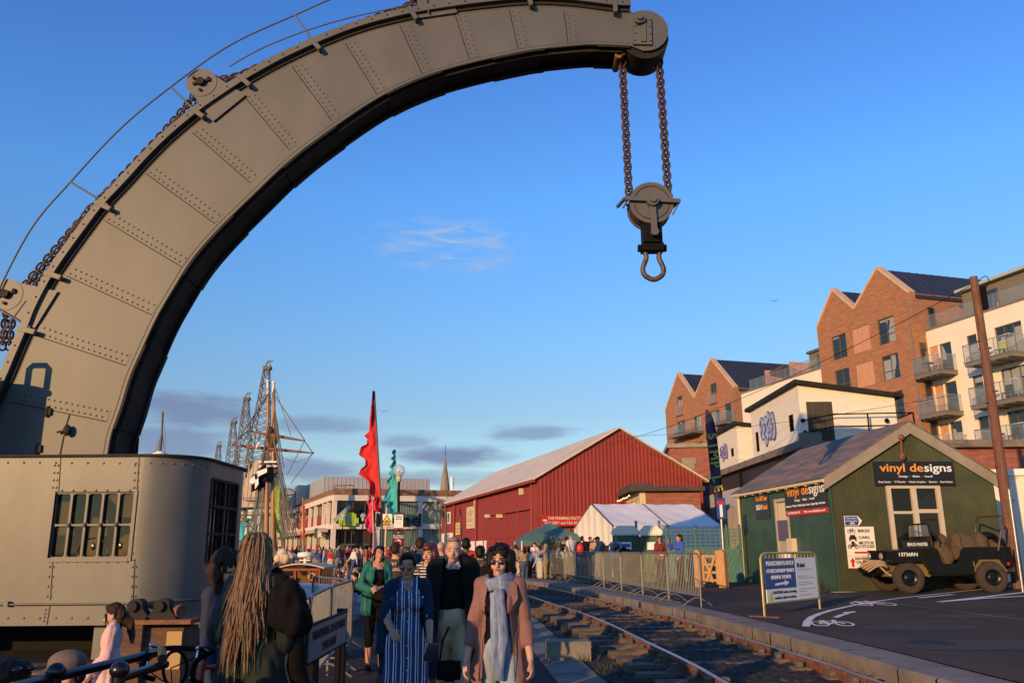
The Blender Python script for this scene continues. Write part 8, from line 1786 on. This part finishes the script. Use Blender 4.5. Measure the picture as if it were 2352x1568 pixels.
small(lambda q: q.bar(V(-.035, -.07, 1.455), V(-.065, -.1, 1.41), .03, .012, (0, 1, 0)).bar(V(.035, -.07, 1.455), V(.065, -.1, 1.41), .03, .012, (0, 1, 0)), 'collar', mat('pale_pink_collar', (.62, .45, .45), .8, 0, .1), o, k)
hair_blob(o, J, k, [((0, .035, 1.64), (.08, .09, .07)), ((0, .07, 1.6), (.075, .05, .07)), ((0, -.03, 1.685), (.062, .045, .02))], HAIRM['grey'], .011, .005, 40)
for s in (-1, 1): small(lambda q: q.ball(V(.0, -.14, 1.27+.07*s*.5), (.006, .004, .006), 6, 5), 'button', M_rust, o, k)
# ---- woman in green shirt
o, J, S_, k = person('woman in emerald green shirt and black cropped trousers holding a black bag at her waist', 868, 11.6, 1.61, 14, 'tan', dict(aL=(20, 10, 80, 45), aR=(20, 26, 82, 55), lL=(6, 2), lR=(-5, 5), roll=12, yaw=10, pitch=-4, curl=60), True); face(o, J, k)
trousers(o, J, S_, k, M_blackc, .014, .35); shoes(o, J, S_, k, M_blackc); blouse(o, J, S_, k, M_blackc, .01, 0, .004, lambda v: v.z > 1.36 and v.y < 0 and abs(v.x) < .09, hem=.85, arms=False)
blouse(o, J, S_, k, M_greenc, .028, .8, .012, lambda v: (v.y < 0 and abs(v.x-.03) < .06+.05*max(0, min(1, (1.42-v.z)/.5))) or (v.z > 1.4 and abs(v.x) < .09), .008, 'shirt', .72, extra=[('x', J['T'](s*.1, .0, .98), J['T'](s*.11, 0, .84), .11, .1, None) for s in (-1, 1)])
hair_blob(o, J, k, [((0, .03, 1.63), (.086, .1, .085)), ((0, .08, 1.56), (.085, .055, .11)), ((.02, .09, 1.45), (.05, .04, .1)), ((0, -.025, 1.675), (.066, .055, .034)), ((.07, .02, 1.58), (.025, .06, .07)), ((-.07, .02, 1.58), (.025, .06, .07))], HAIRM['black'], .011, .006, 24)
for s in (-1, 1): small(lambda q: q.tube([J['H'](s*.08, 0, 1.545), J['H'](s*.082, 0, 1.515)], .005, 6), 'earring', M_galv, o, k)
M4 = Matrix.Translation(o.location) @ Matrix.Rotation(o.rotation_euler.z, 4, 'Z')
q = MB(); q.ball((0, 0, 0), (.15, .08, .13), 16, 10); b_ = q.build('shoulder_bag', M_blackc); b_.location = M4 @ (V(.07, -.26, .98)*k); tag(b_, 'round black bag held before the waist of the woman in green', 'bag')
# ---- red haired woman in striped top
M_bw = stripes('black_white_striped_jersey', [(0, (.014, .012, .012)), (.62, (.6, .55, .5))], .032, 2, wob=.006)
o, J, S_, k = person('auburn bob haired woman in black and white striped top behind the man', 986, 10.0, 1.62, -8, 'fair', dict(aL=(5, 8, 14, 0), aR=(5, 8, 30, 0), yaw=-14), True); face(o, J, k, True, brow='auburn'); trousers(o, J, S_, k, M_blackc); shoes(o, J, S_, k, M_blackc)
blouse(o, J, S_, k, M_bw, .018, .9, .006, lambda v: v.z > 1.42 and abs(v.x) < .07)
hair_blob(o, J, k, [((0, .03, 1.635), (.1, .105, .09)), ((.078, .02, 1.56), (.04, .075, .1)), ((-.078, .02, 1.56), (.04, .075, .1)), ((0, .08, 1.56), (.1, .055, .12)), ((0, -.07, 1.655), (.066, .035, .035))], HAIRM['auburn'], .011, .006, 24)
small(lambda q: q.tube([V(-.15, -.05, 1.42), V(-.02, -.15, 1.2), V(.14, -.12, 1.0)], .012, 6), 'bag_strap', M_rust, o, k)
# ---- people walking behind them
def plain(lab, px, Y, h, rz_, skin, top, bot, hair, hairparts=None, fem=False, sleeve=1.0, pose=None, z0=None, infl=.022, fc=False):
    o, J, S_, k = person(lab, px, Y, h, rz_, skin, pose, fem, z0, .014); trousers(o, J, S_, k, bot, .016); shoes(o, J, S_, k, M_blackc); blouse(o, J, S_, k, top, infl, sleeve, .01, lambda v: v.z > 1.44 and abs(v.x) < .06, vox=.014)
    if hair: hair_blob(o, J, k, hairparts or [((0, .03, 1.64), (.078, .09, .072)), ((0, .075, 1.595), (.073, .045, .07)), ((0, -.03, 1.68), (.06, .05, .025))], HAIRM[hair], .013, .006, 30)
    if fc: face(o, J, k, brow='brown')
    return o, J, k
M_redt = mat('red_tee_cloth', (.40, .02, .02), .85, 0, .1, 5); M_navy = mat('navy_cloth', (.015, .022, .05), .85, 0, .15, 5); M_brownt = mat('brown_tee_cloth', (.045, .025, .02), .85, 0, .15, 5); M_greyc = mat('grey_cloth', (.20, .19, .18), .85, 0, .12, 5); M_bluec = mat('bright_blue_cloth', (.035, .085, .36), .8, 0, .15, 5); M_maroon = mat('maroon_knit', (.17, .025, .018), .9, 0, .15, 9, .3, 60); M_stone = mat('stone_cloth', (.35, .27, .18), .85, 0, .12, 5)
o, J, k = plain('tall dark haired person in navy walking away behind the red haired woman', 966, 13.5, 1.74, 176, 'fair', M_navy, M_navy, 'brown')
o, J, k = plain('bald man in navy top walking away beside the grey haired man', 1014, 15.5, 1.69, 170, 'fair', M_navy, M_blackc, None)
o, J, k = plain('person in brown tee with pale lettering on its back walking away', 910, 13.0, 1.66, 172, 'fair', M_brownt, M_blackc, 'brown', sleeve=0)
for t_, z in (('ART', 1.36), ('COLLEGE', 1.28)): text(t_, .06, M_cream, o, (0, .155, z*k), (R_(90), 0, R_(180)), bold=.01)
o, J, k = plain('man in red tee shirt with black backpack walking away', 1071, 14.5, 1.74, 176, 'dark', M_redt, M_blackc, 'black', sleeve=0); M4 = Matrix.Translation(o.location) @ Matrix.Rotation(o.rotation_euler.z, 4, 'Z')
q = MB(); q.ball((0, 0, 0), (.15, .1, .22), 14, 10).tube([(-.12, -.05, .2), (-.12, -.25, .2)], .02, 6).tube([(.12, -.05, .2), (.12, -.25, .2)], .02, 6); b_ = q.build('backpack', M_blackc); b_.location = M4 @ V(0, .2, 1.24); b_.rotation_euler = (0, 0, R_(176)); tag(b_, 'black backpack on the man in the red tee shirt', 'backpack')
o, J, k = plain('person in black hooded coat walking away behind the woman in pink', 1104, 11.5, 1.6, 172, 'fair', M_darkj, M_blackc, 'black', infl=.045)
put(blob([('h', J['T'](0, .07, 1.43), J['T'](0, .07, 1.43), 0, 0, (.14, .1, .06))], .014, 1), 'fur_hood', mat('brown_fur', (.10, .06, .035), .95, 0, .5, 30, .8, 60), o, k, None, .02, 30)
# ---- figures by the barriers on the right
rzv = lambda px, Y: rz(at(px, 1258, Y).x)
o, J, k = plain('woman in maroon jumper and sunglasses standing before the right portable toilet', 1516, 27.5, 1.56, -8, 'fair', M_maroon, M_blackc, 'brown', [((0, .03, 1.635), (.09, .1, .08)), ((0, .08, 1.5), (.09, .05, .16))], True, .8, dict(aR=(20, 10, 70, 50), aL=(8, 8, 20, 0)), rzv(1516, 27.5)); g = small(lambda q: glasses(q, J), 'sunglasses', M_lens, o, k)
o, J, k = plain('dark haired woman in bright blue shirt with raised hand beside the trellis', 1560, 26.8, 1.6, -60, 'tan', M_bluec, M_blackc, 'brown', [((0, .03, 1.635), (.1, .105, .085)), ((0, .07, 1.5), (.1, .07, .16)), ((.07, .04, 1.5), (.04, .06, .12))], True, .7, dict(aR=(55, 10, 95, 0), aL=(10, 14, 40, 0)), rzv(1560, 26.8))
o, J, k = plain('dark haired man in grey jumper leaning forward on the barrier', 1392, 32.2, 1.72, -80, 'fair', M_greyc, M_navy, 'black', None, False, 1.0, dict(lean=32, aL=(60, 6, 45, 0), aR=(62, 6, 45, 0), pitch=5), rzv(1392, 32), infl=.03)
o, J, k = plain('person in pale blue shirt with rucksack standing before the toilets, back turned', 1416, 31.5, 1.64, 165, 'fair', mat('pale_blue_shirt', (.26, .33, .45), .85, 0, .1, 5), M_navy, 'grey', z0=rzv(1416, 31.5)); M4 = Matrix.Translation(o.location) @ Matrix.Rotation(o.rotation_euler.z, 4, 'Z')
q = MB(); q.ball((0, 0, 0), (.14, .09, .2), 14, 10); b_ = q.build('backpack', mat('mauve_rucksack', (.16, .09, .12), .85, 0, .1)); b_.location = M4 @ V(0, .19, 1.2); tag(b_, 'mauve rucksack on the person in the pale blue shirt', 'backpack')
o, J, k = plain('man in dark grey jacket carrying a red rucksack by the barrier', 1338, 33.5, 1.68, 150, 'fair', M_darkj, M_navy, 'brown', z0=rzv(1338, 33.5), infl=.035); M4 = Matrix.Translation(o.location) @ Matrix.Rotation(o.rotation_euler.z, 4, 'Z')
q = MB(); q.ball((0, 0, 0), (.15, .1, .22), 14, 10); b_ = q.build('backpack', M_sign_red); b_.location = M4 @ V(0, .2, 1.18); tag(b_, 'red rucksack on the back of the man in dark grey', 'backpack')
o, J, k = plain('person in black bending over beside the left portable toilet', 1452, 30.5, 1.66, -75, 'fair', M_blackc, M_blackc, 'black', None, False, 1.0, dict(lean=72, aL=(60, 4, 30, 0), aR=(60, 4, 30, 0)), rzv(1452, 30.5), infl=.04)
# ---- girl in pink
o, J, S_, k = person('small girl in pale pink dress with dark ponytail walking along the quay', 278, 7.1, 1.13, -72, 'fair', dict(aL=(8, 2, 35, 0), aR=(10, 2, 30, 10), lL=(14, 4), lR=(-12, 12), pitch=12, yaw=-6)); face(o, J, k, brow='brown'); o.scale = (.82, .94, 1)
T = J['T']; g = pick(S_, ('top',))+[('x', J['el'+n], J['wr'+n], .043, .034, None) for n in 'LR']+[('d', T(s*.03, 0, 1.05), T(s*.1, 0, .42), .1, .17, None) for s in (-1, 1)]+[('d', T(0, .02, 1.05), T(0, .06, .42), .1, .15, None), ('d', T(0, -.02, 1.05), T(0, -.06, .42), .1, .15, None)]
put(blob(g, .012, 3, .022), 'dress', M_pinkd, o, k, lambda v: v.z < .36 or (v.z > 1.42 and abs(v.x) < .06), .018, 8, 0, (1, 1, .3)); shoes(o, J, S_, k, M_blackc)
hair_blob(o, J, k, [((0, .035, 1.64), (.095, .115, .1)), ((0, .1, 1.57), (.09, .06, .12)), ((0, .15, 1.5), (.055, .06, .09)), ((0, .2, 1.4), (.05, .05, .12)), ((0, .21, 1.3), (.035, .035, .1)), ((0, -.03, 1.69), (.075, .06, .03))], HAIRM['brown'], .012, .012, 20)
small(lambda q: q.tube([J['H'](.06, -.07, 1.63), J['H'](.07, -.08, 1.5), J['H'](.075, -.06, 1.38)], [.012, .01, .004], 6), 'hair_strand', HAIRM['brown'], o, k)
# ---- dreadlocked person with backpack
M_plaid = stripes('dark_green_plaid', [(0, (.010, .014, .011)), (.35, (.020, .036, .022)), (.5, (.012, .022, .016)), (.8, (.007, .008, .008))], .16, 0, .9, .03)
o, J, S_, k = person('person with long fair dreadlocks in dark green plaid shirt seen from behind', 596, 5.0, 1.63, 168, 'fair', dict(aL=(12, 27, 38, 0), aR=(5, 10, 10, 0), lL=(2, 0), lR=(-2, 2), curl=70), True)
trousers(o, J, S_, k, M_blackc, .02); shoes(o, J, S_, k, M_blackc); ex = [('x', J['T'](s*.08, .02, 1.0), J['T'](s*.1, .03, .72), .11, .12, None) for s in (-1, 1)]
blouse(o, J, S_, k, M_plaid, .035, .08, .016, lambda v: v.z > 1.46 and abs(v.x) < .06, 0, 'plaid_shirt', .66, extra=ex)
small(lambda q: [q.tube([V(s*.1+.03*j, .1, .62), V(s*.1+.03*j, .07, .2)], .004, 5) for s in (-1, 1) for j in (-1, 1)], 'trouser_piping', M_whitep, o, k)
hair_blob(o, J, k, [((0, .03, 1.63), (.088, .105, .088)), ((0, .085, 1.56), (.088, .055, .14)), ((.06, .03, 1.55), (.03, .07, .11)), ((-.06, .03, 1.55), (.03, .07, .11))], mat('dreadlock_hair', (.10, .045, .018), .8, 0, .4, 18, .6, 50, col2=(.2, .11, .05)), .012, .012, 20)
rnd = random.Random(11); M_dr = [mat('dread_fair', (.24, .14, .065), .85, 0, .3, 30, .5, 60), mat('dread_brown', (.11, .05, .02), .85, 0, .3, 30, .5, 60), mat('dread_grey', (.17, .125, .085), .85, 0, .3, 30, .5, 60)]
for grp in range(3):
    q = MB()
    for i in range(62):
        a = rnd.uniform(-1.75, 1.75); ln = rnd.uniform(.24, .62) if abs(a) < .9 else rnd.uniform(.2, .42); rr_ = rnd.uniform(.85, 1.08)
        p0 = V(math.sin(a)*.09*rr_, .03+math.cos(a)*.105*rr_, 1.66+rnd.uniform(-.08, .03)); p1 = V(math.sin(a)*.105*rr_, .05+math.cos(a)*.12*rr_, 1.5); p2 = V(math.sin(a)*(.11+rnd.uniform(-.01, .04)), .10+math.cos(a)*.12, 1.5-ln*.5); p3 = V(p2.x+rnd.uniform(-.04, .04), p2.y+.02+rnd.uniform(-.02, .02), 1.5-ln)
        P = resample([V(p0.x*.45, .035+.03*math.cos(a), 1.72), p0, p1, p2, p3], 10); q.tube([p+V(rnd.uniform(-.004, .004), 0, 0) for p in P], [.0049+.0008*math.sin(j*2) for j in range(8)]+[.004, .0015], 5)
    x = q.build('dreadlocks', M_dr[grp], o); x.data.transform(Matrix.Scale(k, 4))
small(lambda q: q.torus(J['wrL'], .036, .008, 'z', 14, 5), 'wristband', mat('teal_band', (.15, .35, .30), .6, 0, 0), o, k)
M4 = Matrix.Translation(o.location) @ Matrix.Rotation(o.rotation_euler.z, 4, 'Z')
bgp = at(672, 1392, 4.75); me = blob([('b', V(-.03, 0, .02), V(-.03, 0, .02), 0, 0, (.11, .12, .135)), ('b', V(.02, -.03, -.05), V(.02, -.03, -.05), 0, 0, (.095, .1, .115)), ('b', V(-.1, .1, .12), V(-.2, .3, .16), .03, .03, None)], .014, 2)
bp2 = put(me, 'backpack', M_blackc, None, 1, None, .03, 9); bp2.location = (bgp.x, bgp.y, bgp.z); tag(bp2, 'large bulging black rucksack worn beside the dreadlocked person', 'backpack')
# the wearer of that rucksack, turned away
o, J, k = plain('person in black wearing the large rucksack, hidden beside the dreadlocks', 640, 5.1, 1.42, 150, 'fair', M_blackc, M_blackc, 'black', infl=.03) 
# curly haired person looking down
o, J, S_, k = person('curly dark haired person looking down behind the dreadlocked person', 552, 6.0, 1.56, 30, 'tan', dict(side=-9, roll=-8, pitch=22, yaw=18), True); face(o, J, k, brow='brown'); trousers(o, J, S_, k, M_navy); blouse(o, J, S_, k, M_navy, .02, 1.0, .008); shoes(o, J, S_, k, M_blackc)
hair_blob(o, J, k, [((0, .035, 1.65), (.11, .12, .1)), ((-.08, .03, 1.56), (.06, .09, .13)), ((.08, .04, 1.56), (.05, .09, .13)), ((0, .09, 1.54), (.11, .07, .15)), ((-.09, -.02, 1.49), (.05, .05, .08))], HAIRM['brown'], .012, .03, 14)
# ---- seated people at the lower left
def seated(lab, px, Y, zt, rz_, skin, top, hair, parts, extra=None, pose=None):
    b = at(px, 1258, Y); h = 1.62; z0 = zt-(1.7-.92+.08)*h/1.7; o = thing('person', lab, 'person', (b.x, Y, z0), R_(rz_)); J = skel(h, dict(lL=(85, 85), lR=(85, 85), aL=(35, 6, 55, 20), aR=(35, 6, 55, 20), **(pose or {})), True, True); S_ = segs_body(J); k = J['k']
    put(blob(S_, .012, 1), 'body', SKIN[skin], o, k); face(o, J, k, brow='brown'); blouse(o, J, S_, k, top, .024, .7, .01, hem=-.02); trousers(o, J, S_, k, M_navy, .016); shoes(o, J, S_, k, M_blackc); hair_blob(o, J, k, parts, HAIRM[hair], .012, .012, 20); return o, J, k
o, J, k = seated('person with long brown hair and sunglasses pushed up, cropped at the lower left corner', 58, 4.6, 1.115, 62, 'fair', M_navy, 'brown', [((0, .03, 1.635), (.098, .11, .09)), ((0, .09, 1.52), (.095, .06, .17)), ((.075, .03, 1.5), (.035, .07, .14)), ((-.075, .03, 1.5), (.035, .07, .14))], pose=dict(pitch=18))
small(lambda q: [q.ball(J['H'](s*.04, -.07, 1.7), (.028, .02, .018), 10, 7) for s in (-1, 1)], 'sunglasses', M_lens, o, k)
o, J, k = seated('person in brown baseball cap and white top seated at the lower left', 192, 5.2, 1.075, -150+90, 'fair', M_whitep, 'brown', [((0, .07, 1.58), (.08, .05, .07))], pose=dict(pitch=14))
put(blob([('c', J['H'](0, .02, 1.66), J['H'](0, .02, 1.66), 0, 0, (.097, .115, .075)), ('c', J['H'](0, -.13, 1.645), J['H'](0, -.13, 1.645), 0, 0, (.075, .085, .012))], .012, 1), 'cap', mat('brown_cap_cloth', (.16, .11, .085), .9, 0, .15, 8), o, k, lambda v: False)
q = MB(); q.box(-3.6, -1.9, 4.35, 4.95, GZ-.02, .40); tag(q.build('stone_bench', M_concrete), 'low stone bench under the brown haired person at the lower left', 'bench'); q = MB(); q.box(-3.3, -1.8, 5.0, 5.55, GZ-.02, .36); tag(q.build('stone_bench', M_concrete), 'low stone bench under the person in the baseball cap', 'bench')
# ---- bicycle and black railing
bx_, by_ = at(405, 1510, 5.25).x, 5.25
bk = thing('bicycle', 'bicycle with drop handlebars, red fork and brown leather saddle held by the dreadlocked person', 'bicycle', (bx_+.32, by_+.52, GZ), R_(-28))   # local -y points to the front wheel
def bwheel(y, par):
    q = MB(); q.torus((0, y, .34), .325, .018, 'x', 40, 8); w_ = q.build('wheel', M_tyre, par); q = MB(); q.torus((0, y, .34), .305, .01, 'x', 40, 6).cyl((-.04, y, .34), (.04, y, .34), .02, n=8)
    for i in range(20): a = 2*math.pi*i/20; q.tube([(.02*(-1)**i, y, .34), (0, y+.3*math.cos(a), .34+.3*math.sin(a))], .0016, 4)
    q.build('rim', M_chrome, w_)
bwheel(-.6, bk); bwheel(.42, bk)
M_bikered = mat('red_bike_paint', (.30, .015, .01), .25, 0, .05, 4)
q = MB(); q.tube([(0, -.44, .86), (0, .10, .80)], .016, 8).tube([(0, -.46, .74), (0, -.02, .30)], .018, 8).tube([(0, .16, .86), (0, -.02, .30)], .016, 8).tube([(0, -.43, .9), (0, -.47, .7)], .02, 8)
for s in (-1, 1): q.tube([(.03*s, .42, .34), (0, .12, .78)], .009, 6).tube([(.03*s, .42, .34), (0, -.02, .3)], .01, 6).tube([(.035*s, -.6, .34), (.035*s, -.52, .52), (.02*s, -.48, .68)], .013, 8)
q.build('frame', M_bikered, bk)
q = MB(); q.tube([(0, -.43, .9), (0, -.50, .97)], .014, 8); q.tube(resample([(-.2, -.62, .80), (-.21, -.7, .84), (-.21, -.68, .93), (-.2, -.58, .965), (-.16, -.52, .97), (0, -.5, .97), (.16, -.52, .97), (.2, -.58, .965), (.21, -.68, .93), (.21, -.7, .84), (.2, -.62, .80)], 50), .0155, 8); q.build('handlebar', M_blackc, bk)
for s in (-1, 1): q = MB(); q.tube([(.2*s, -.6, .97), (.2*s, -.66, 1.0), (.2*s, -.67, .96), (.19*s, -.7, .84)], [.016, .014, .008, .006], 6).ball((.2*s, -.665, 1.0), .014, 8, 6); q.build('brake_lever', M_chrome, bk)
q = MB(); q.tube([(.2, -.68, .95), (.12, -.78, .9), (.05, -.7, .8), (.03, -.5, .75)], .004, 5).tube([(-.2, -.68, .95), (-.14, -.8, .92), (-.02, -.72, .82), (0, -.5, .72)], .004, 5); q.build('cables', M_blackc, bk)
q = MB(); q.tube([(0, .16, .86), (0, .175, .95)], .013, 8); q.build('seat_post', M_chrome, bk)
me = blob([('s', V(0, .3, .985), V(0, .3, .985), 0, 0, (.075, .07, .032)), ('s', V(0, .24, .99), V(0, .05, .985), .045, .022, None), ('s', V(0, .05, .985), V(0, .0, .975), .022, .02, None)], .008, 2); put(me, 'saddle', mat('brown_saddle_leather', (.15, .035, .018), .3, 0, .15, 9), bk)
q = MB(); q.cyl((.05, -.02, .3), (.06, -.02, .3), .09, n=20).bar((.08, -.02, .3), (.08, .1, .18), .02, .02).bar((-.08, -.02, .3), (-.08, -.14, .42), .02, .02); q.build('crankset', M_chrome, bk)
q = MB(); q.ball((.02, -.05, .93), (.035, .025, .03), 8, 6).torus((-.03, -.62, .87), .1, .01, 'y', 24, 6); q.build('lock_and_bell', M_blackc, bk)
rl = thing('quay_railing', 'glossy black tube railing with ball topped posts at the lower left', 'railing', (at(200, 1540, 4.3).x, 4.3, GZ)); IM = inv(rl)
q = MB(IM); A, B = at(120, 1556, 4.2), at(338, 1503, 5.0); q.tube([A, B], .024, 10).tube([at(-60, 1600, 3.6), A], .024, 10); A2, B2_ = at(262, 1560, 4.1), at(380, 1524, 4.7); q.tube([A2, B2_], .022, 10).ball(B, .035, 10, 8).tube([B, at(372, 1494, 4.9), at(373, 1512, 4.6)], .024, 8); q.tube([at(128, 1640, 4.2), at(345, 1590, 5.0)], .02, 8); q.build('rail', M_rail_black, rl)
for p, Y in (((127, 1556), 4.2), ((273, 1553), 4.1)): q = MB(IM); c = at(*p, Y); q.cyl((c.x, Y, GZ), (c.x, Y, c.z), .03, n=10).ball(c+V(0, 0, .03), (.045, .045, .04), 12, 8); q.build('post', M_rail_black, rl)
# ------------------------------------------------------------------ the crowd
TOPS = [('white', (.62, .58, .52)), ('black', (.015, .014, .015)), ('red', (.42, .025, .02)), ('navy', (.02, .028, .07)), ('grey', (.22, .21, .20)), ('pale blue', (.28, .36, .5)), ('green', (.04, .12, .05)), ('maroon', (.14, .02, .02)), ('tan', (.36, .23, .12)), ('pink', (.55, .22, .22)), ('blue', (.04, .09, .33)), ('olive', (.10, .10, .04)), ('cream', (.58, .47, .32)), ('brown', (.10, .05, .03)), ('teal', (.03, .20, .19)), ('charcoal', (.05, .05, .055))]
BOTS = [('dark', (.015, .015, .018)), ('denim', (.04, .07, .14)), ('khaki', (.25, .18, .09)), ('grey', (.14, .14, .14)), ('pale', (.45, .42, .38))]
HRS = [('black hair', 'black'), ('brown hair', 'brown'), ('fair hair', 'fair'), ('grey hair', 'grey')]
mt = {n: mat('crowd_top_'+n.replace(' ', '_'), c, .85, 0, .15, 4) for n, c in TOPS}; mbt = {n: mat('crowd_trousers_'+n, c, .85, 0, .15, 4) for n, c in BOTS}
protos = []
PO = [(dict(aL=(5, 8, 10, 0), aR=(30, 10, 80, 40)), False, False), (dict(aL=(8, 8, 60, 30), aR=(8, 8, 60, 30)), True, False), (dict(lL=(18, 8), lR=(-16, 16), aL=(-15, 8, 10, 0), aR=(20, 8, 20, 0)), False, False), (dict(aL=(4, 10, 12, 0), aR=(4, 10, 12, 0), yaw=30), True, False), (dict(aL=(60, 10, 80, 10), aR=(5, 10, 20, 0), pitch=15), False, False), (dict(aR=(70, 20, 60, 0), aL=(5, 8, 15, 0), yaw=-35), True, False), (dict(lean=10, aL=(35, 8, 50, 20), aR=(35, 8, 50, 20), pitch=20), False, False), (dict(lL=(85, 70), lR=(80, 85), aL=(40, 10, 40, 20), aR=(30, 10, 60, 20), lean=12), False, True), (dict(lL=(88, 60), lR=(88, 75), aL=(20, 20, 20, 0), aR=(55, 10, 60, 30), lean=-4, yaw=25), True, True)]
for pose, fem, sit in PO:
    J = skel(1.7, pose, fem, sit); sg = segs_body(J, False); H = J['H']
    if fem: sg += [('hair', H(0, .075, 1.53), H(0, .075, 1.53), 0, 0, (.085, .055, .13))]
    sg = [(('top' if (l == 'arm' and not fem or l == 'top') else 'skin' if l == 'arm' else 'bot' if l == 'leg' else l), a, b, r0+(.02 if l in ('top', 'bot', 'leg') else 0), r1+(.016 if l in ('top', 'bot', 'leg') else 0), (tuple(x+.02 for x in r) if r and l in ('top', 'bot') else r)) for l, a, b, r0, r1, r in sg]
    me = blob(sg, .026, 1); me.name = 'crowd_person'
    for n in range(5): me.materials.append(M_blackc)
    IDX = {'skin': 0, 'hair': 1, 'top': 2, 'bot': 3, 'shoe': 4}; idx = []
    C = np.empty(len(me.polygons)*3); me.polygons.foreach_get('center', C); C = C.reshape(-1, 3); best = np.full(len(C), 1e9); lab_i = np.zeros(len(C), int)
    for l, a, b, r0, r1, r in sg:
        a_ = np.array(a); b_ = np.array(b)
        if r: D = (np.sqrt((((C-a_)/np.array(r))**2).sum(1))-1)*min(r)
        else: ab = b_-a_; t = np.clip(((C-a_)@ab)/max(1e-9, ab@ab), 0, 1); D = np.sqrt(((C-a_-t[:, None]*ab)**2).sum(1))-(r0+(r1-r0)*t)
        if l == 'hair': D = D-.012*(C[:, 1] > H(0, -.055, 1.6).y if True else 0)
        mk = D < best; best[mk] = D[mk]; lab_i[mk] = IDX[l]
    me.polygons.foreach_set('material_index', lab_i.astype(np.int32)); me.polygons.foreach_set('use_smooth', np.ones(len(C), bool)); protos.append((me, sit))
combos = [(t, b, h) for t in range(len(TOPS)) for b in range(len(BOTS)) for h in range(len(HRS))]; random.Random(9).shuffle(combos); rc = random.Random(21); used = set()
def crowd(px, Y, where, group, sit=False, top=None, z0=GZ, rot=None, h=None):
    for q in combos:
        if (q, where) not in used and (top is None or TOPS[q[0]][0] == top): break
    used.add((q, where)); combos.remove(q); combos.append(q); t, b, hh = q
    c = at(px, 1258, Y); i = rc.choice([k for k, p in enumerate(protos) if p[1] == sit]); o = bpy.data.objects.new('person', protos[i][0]); COL.objects.link(o)
    o.location = (c.x, Y, z0); o.rotation_euler = (0, 0, rc.uniform(0, 6.28) if rot is None else rot); s = (h or rc.uniform(1.56, 1.8))/1.7; o.scale = (s*rc.uniform(.95, 1.1), s*rc.uniform(.95, 1.1), s)
    for k, m_ in enumerate((SKIN[rc.choice(('fair', 'fair', 'fair', 'tan', 'dark'))], HAIRM[HRS[hh][1]], mt[TOPS[t][0]], mbt[BOTS[b][0]], M_blackc)): o.material_slots[k].link = 'OBJECT'; o.material_slots[k].material = m_
    tag(o, f"person in {TOPS[t][0]} top and {BOTS[b][0]} trousers, {HRS[hh][0]}, {'sitting' if sit else 'standing'} {where}", 'person', group)
g1_ = 'people waiting behind the barriers'
for k in range(34):
    px = 1152+(k*37 % 262)+rc.uniform(-4, 4); Y = 35.5+(k*13 % 10)+rc.uniform(0, 1.5); crowd(px, Y, 'behind the barriers', g1_, z0=.12 if px < 1300 else .42)
for px, Y, tp in ((1165, 36, None), (1205, 36, 'tan'), (1228, 38, 'white'), (1254, 35.5, 'grey'), (1290, 36.5, 'cream'), (1312, 37, 'white'), (1357, 36, 'black'), (1376, 38, 'charcoal'), (1400, 37.5, 'red'), (1240, 36, 'pale blue'), (1300, 39, 'tan')): crowd(px, Y, 'close behind the barriers', g1_, top=tp, z0=.12 if px < 1300 else .42)
g2_ = 'crowd before the museum'
for k in range(78):
    px = 640+(k*53 % 405)+rc.uniform(-5, 5); Y = 46+(k*29 % 44)+rc.uniform(0, 3)
    if at(px, 1258, Y).x < -22: continue
    crowd(px, Y, 'before the museum', g2_)
for px, Y, tp in ((735, 50, 'blue'), (760, 52, 'red'), (798, 50, 'maroon'), (813, 49, 'white'), (822, 51, 'pink'), (778, 40+9, 'navy'), (745, 56, 'pale blue'), (848, 54, 'red')): crowd(px, Y, 'near the quay corner', g2_, top=tp)
g3_ = 'people sitting on the quay edge'
for k, (px, Y, tp) in enumerate(((790, 30, 'maroon'), (806, 31, 'grey'), (816, 29.5, 'olive'), (826, 31.5, 'charcoal'), (836, 29, 'white'), (848, 30, 'pale blue'), (812, 26.5, 'tan'), (828, 26, 'black'), (840, 27.5, 'brown'), (855, 28, 'green'), (800, 33, 'navy'), (820, 34, 'red'), (835, 33, 'cream'), (845, 24.5, 'charcoal'))):
    x = at(px, 1258, Y).x; crowd(px, Y, 'on the quay edge', g3_, True, tp, GZ+.05, rc.uniform(-1.9, -.6))

# unseen pillar added behind the camera to throw shade on the walkers
q = MB(); q.box(-.36, .36, -.3, .3, 0, 3.0); q.box(-.42, .42, -.36, .36, 3.0, 3.12); o = q.build('shade_pillar', M_rail_black); o.location = (-4.98, .5, GZ); tag(o, 'tall dark information pillar standing beside the path behind the viewer', 'pillar')
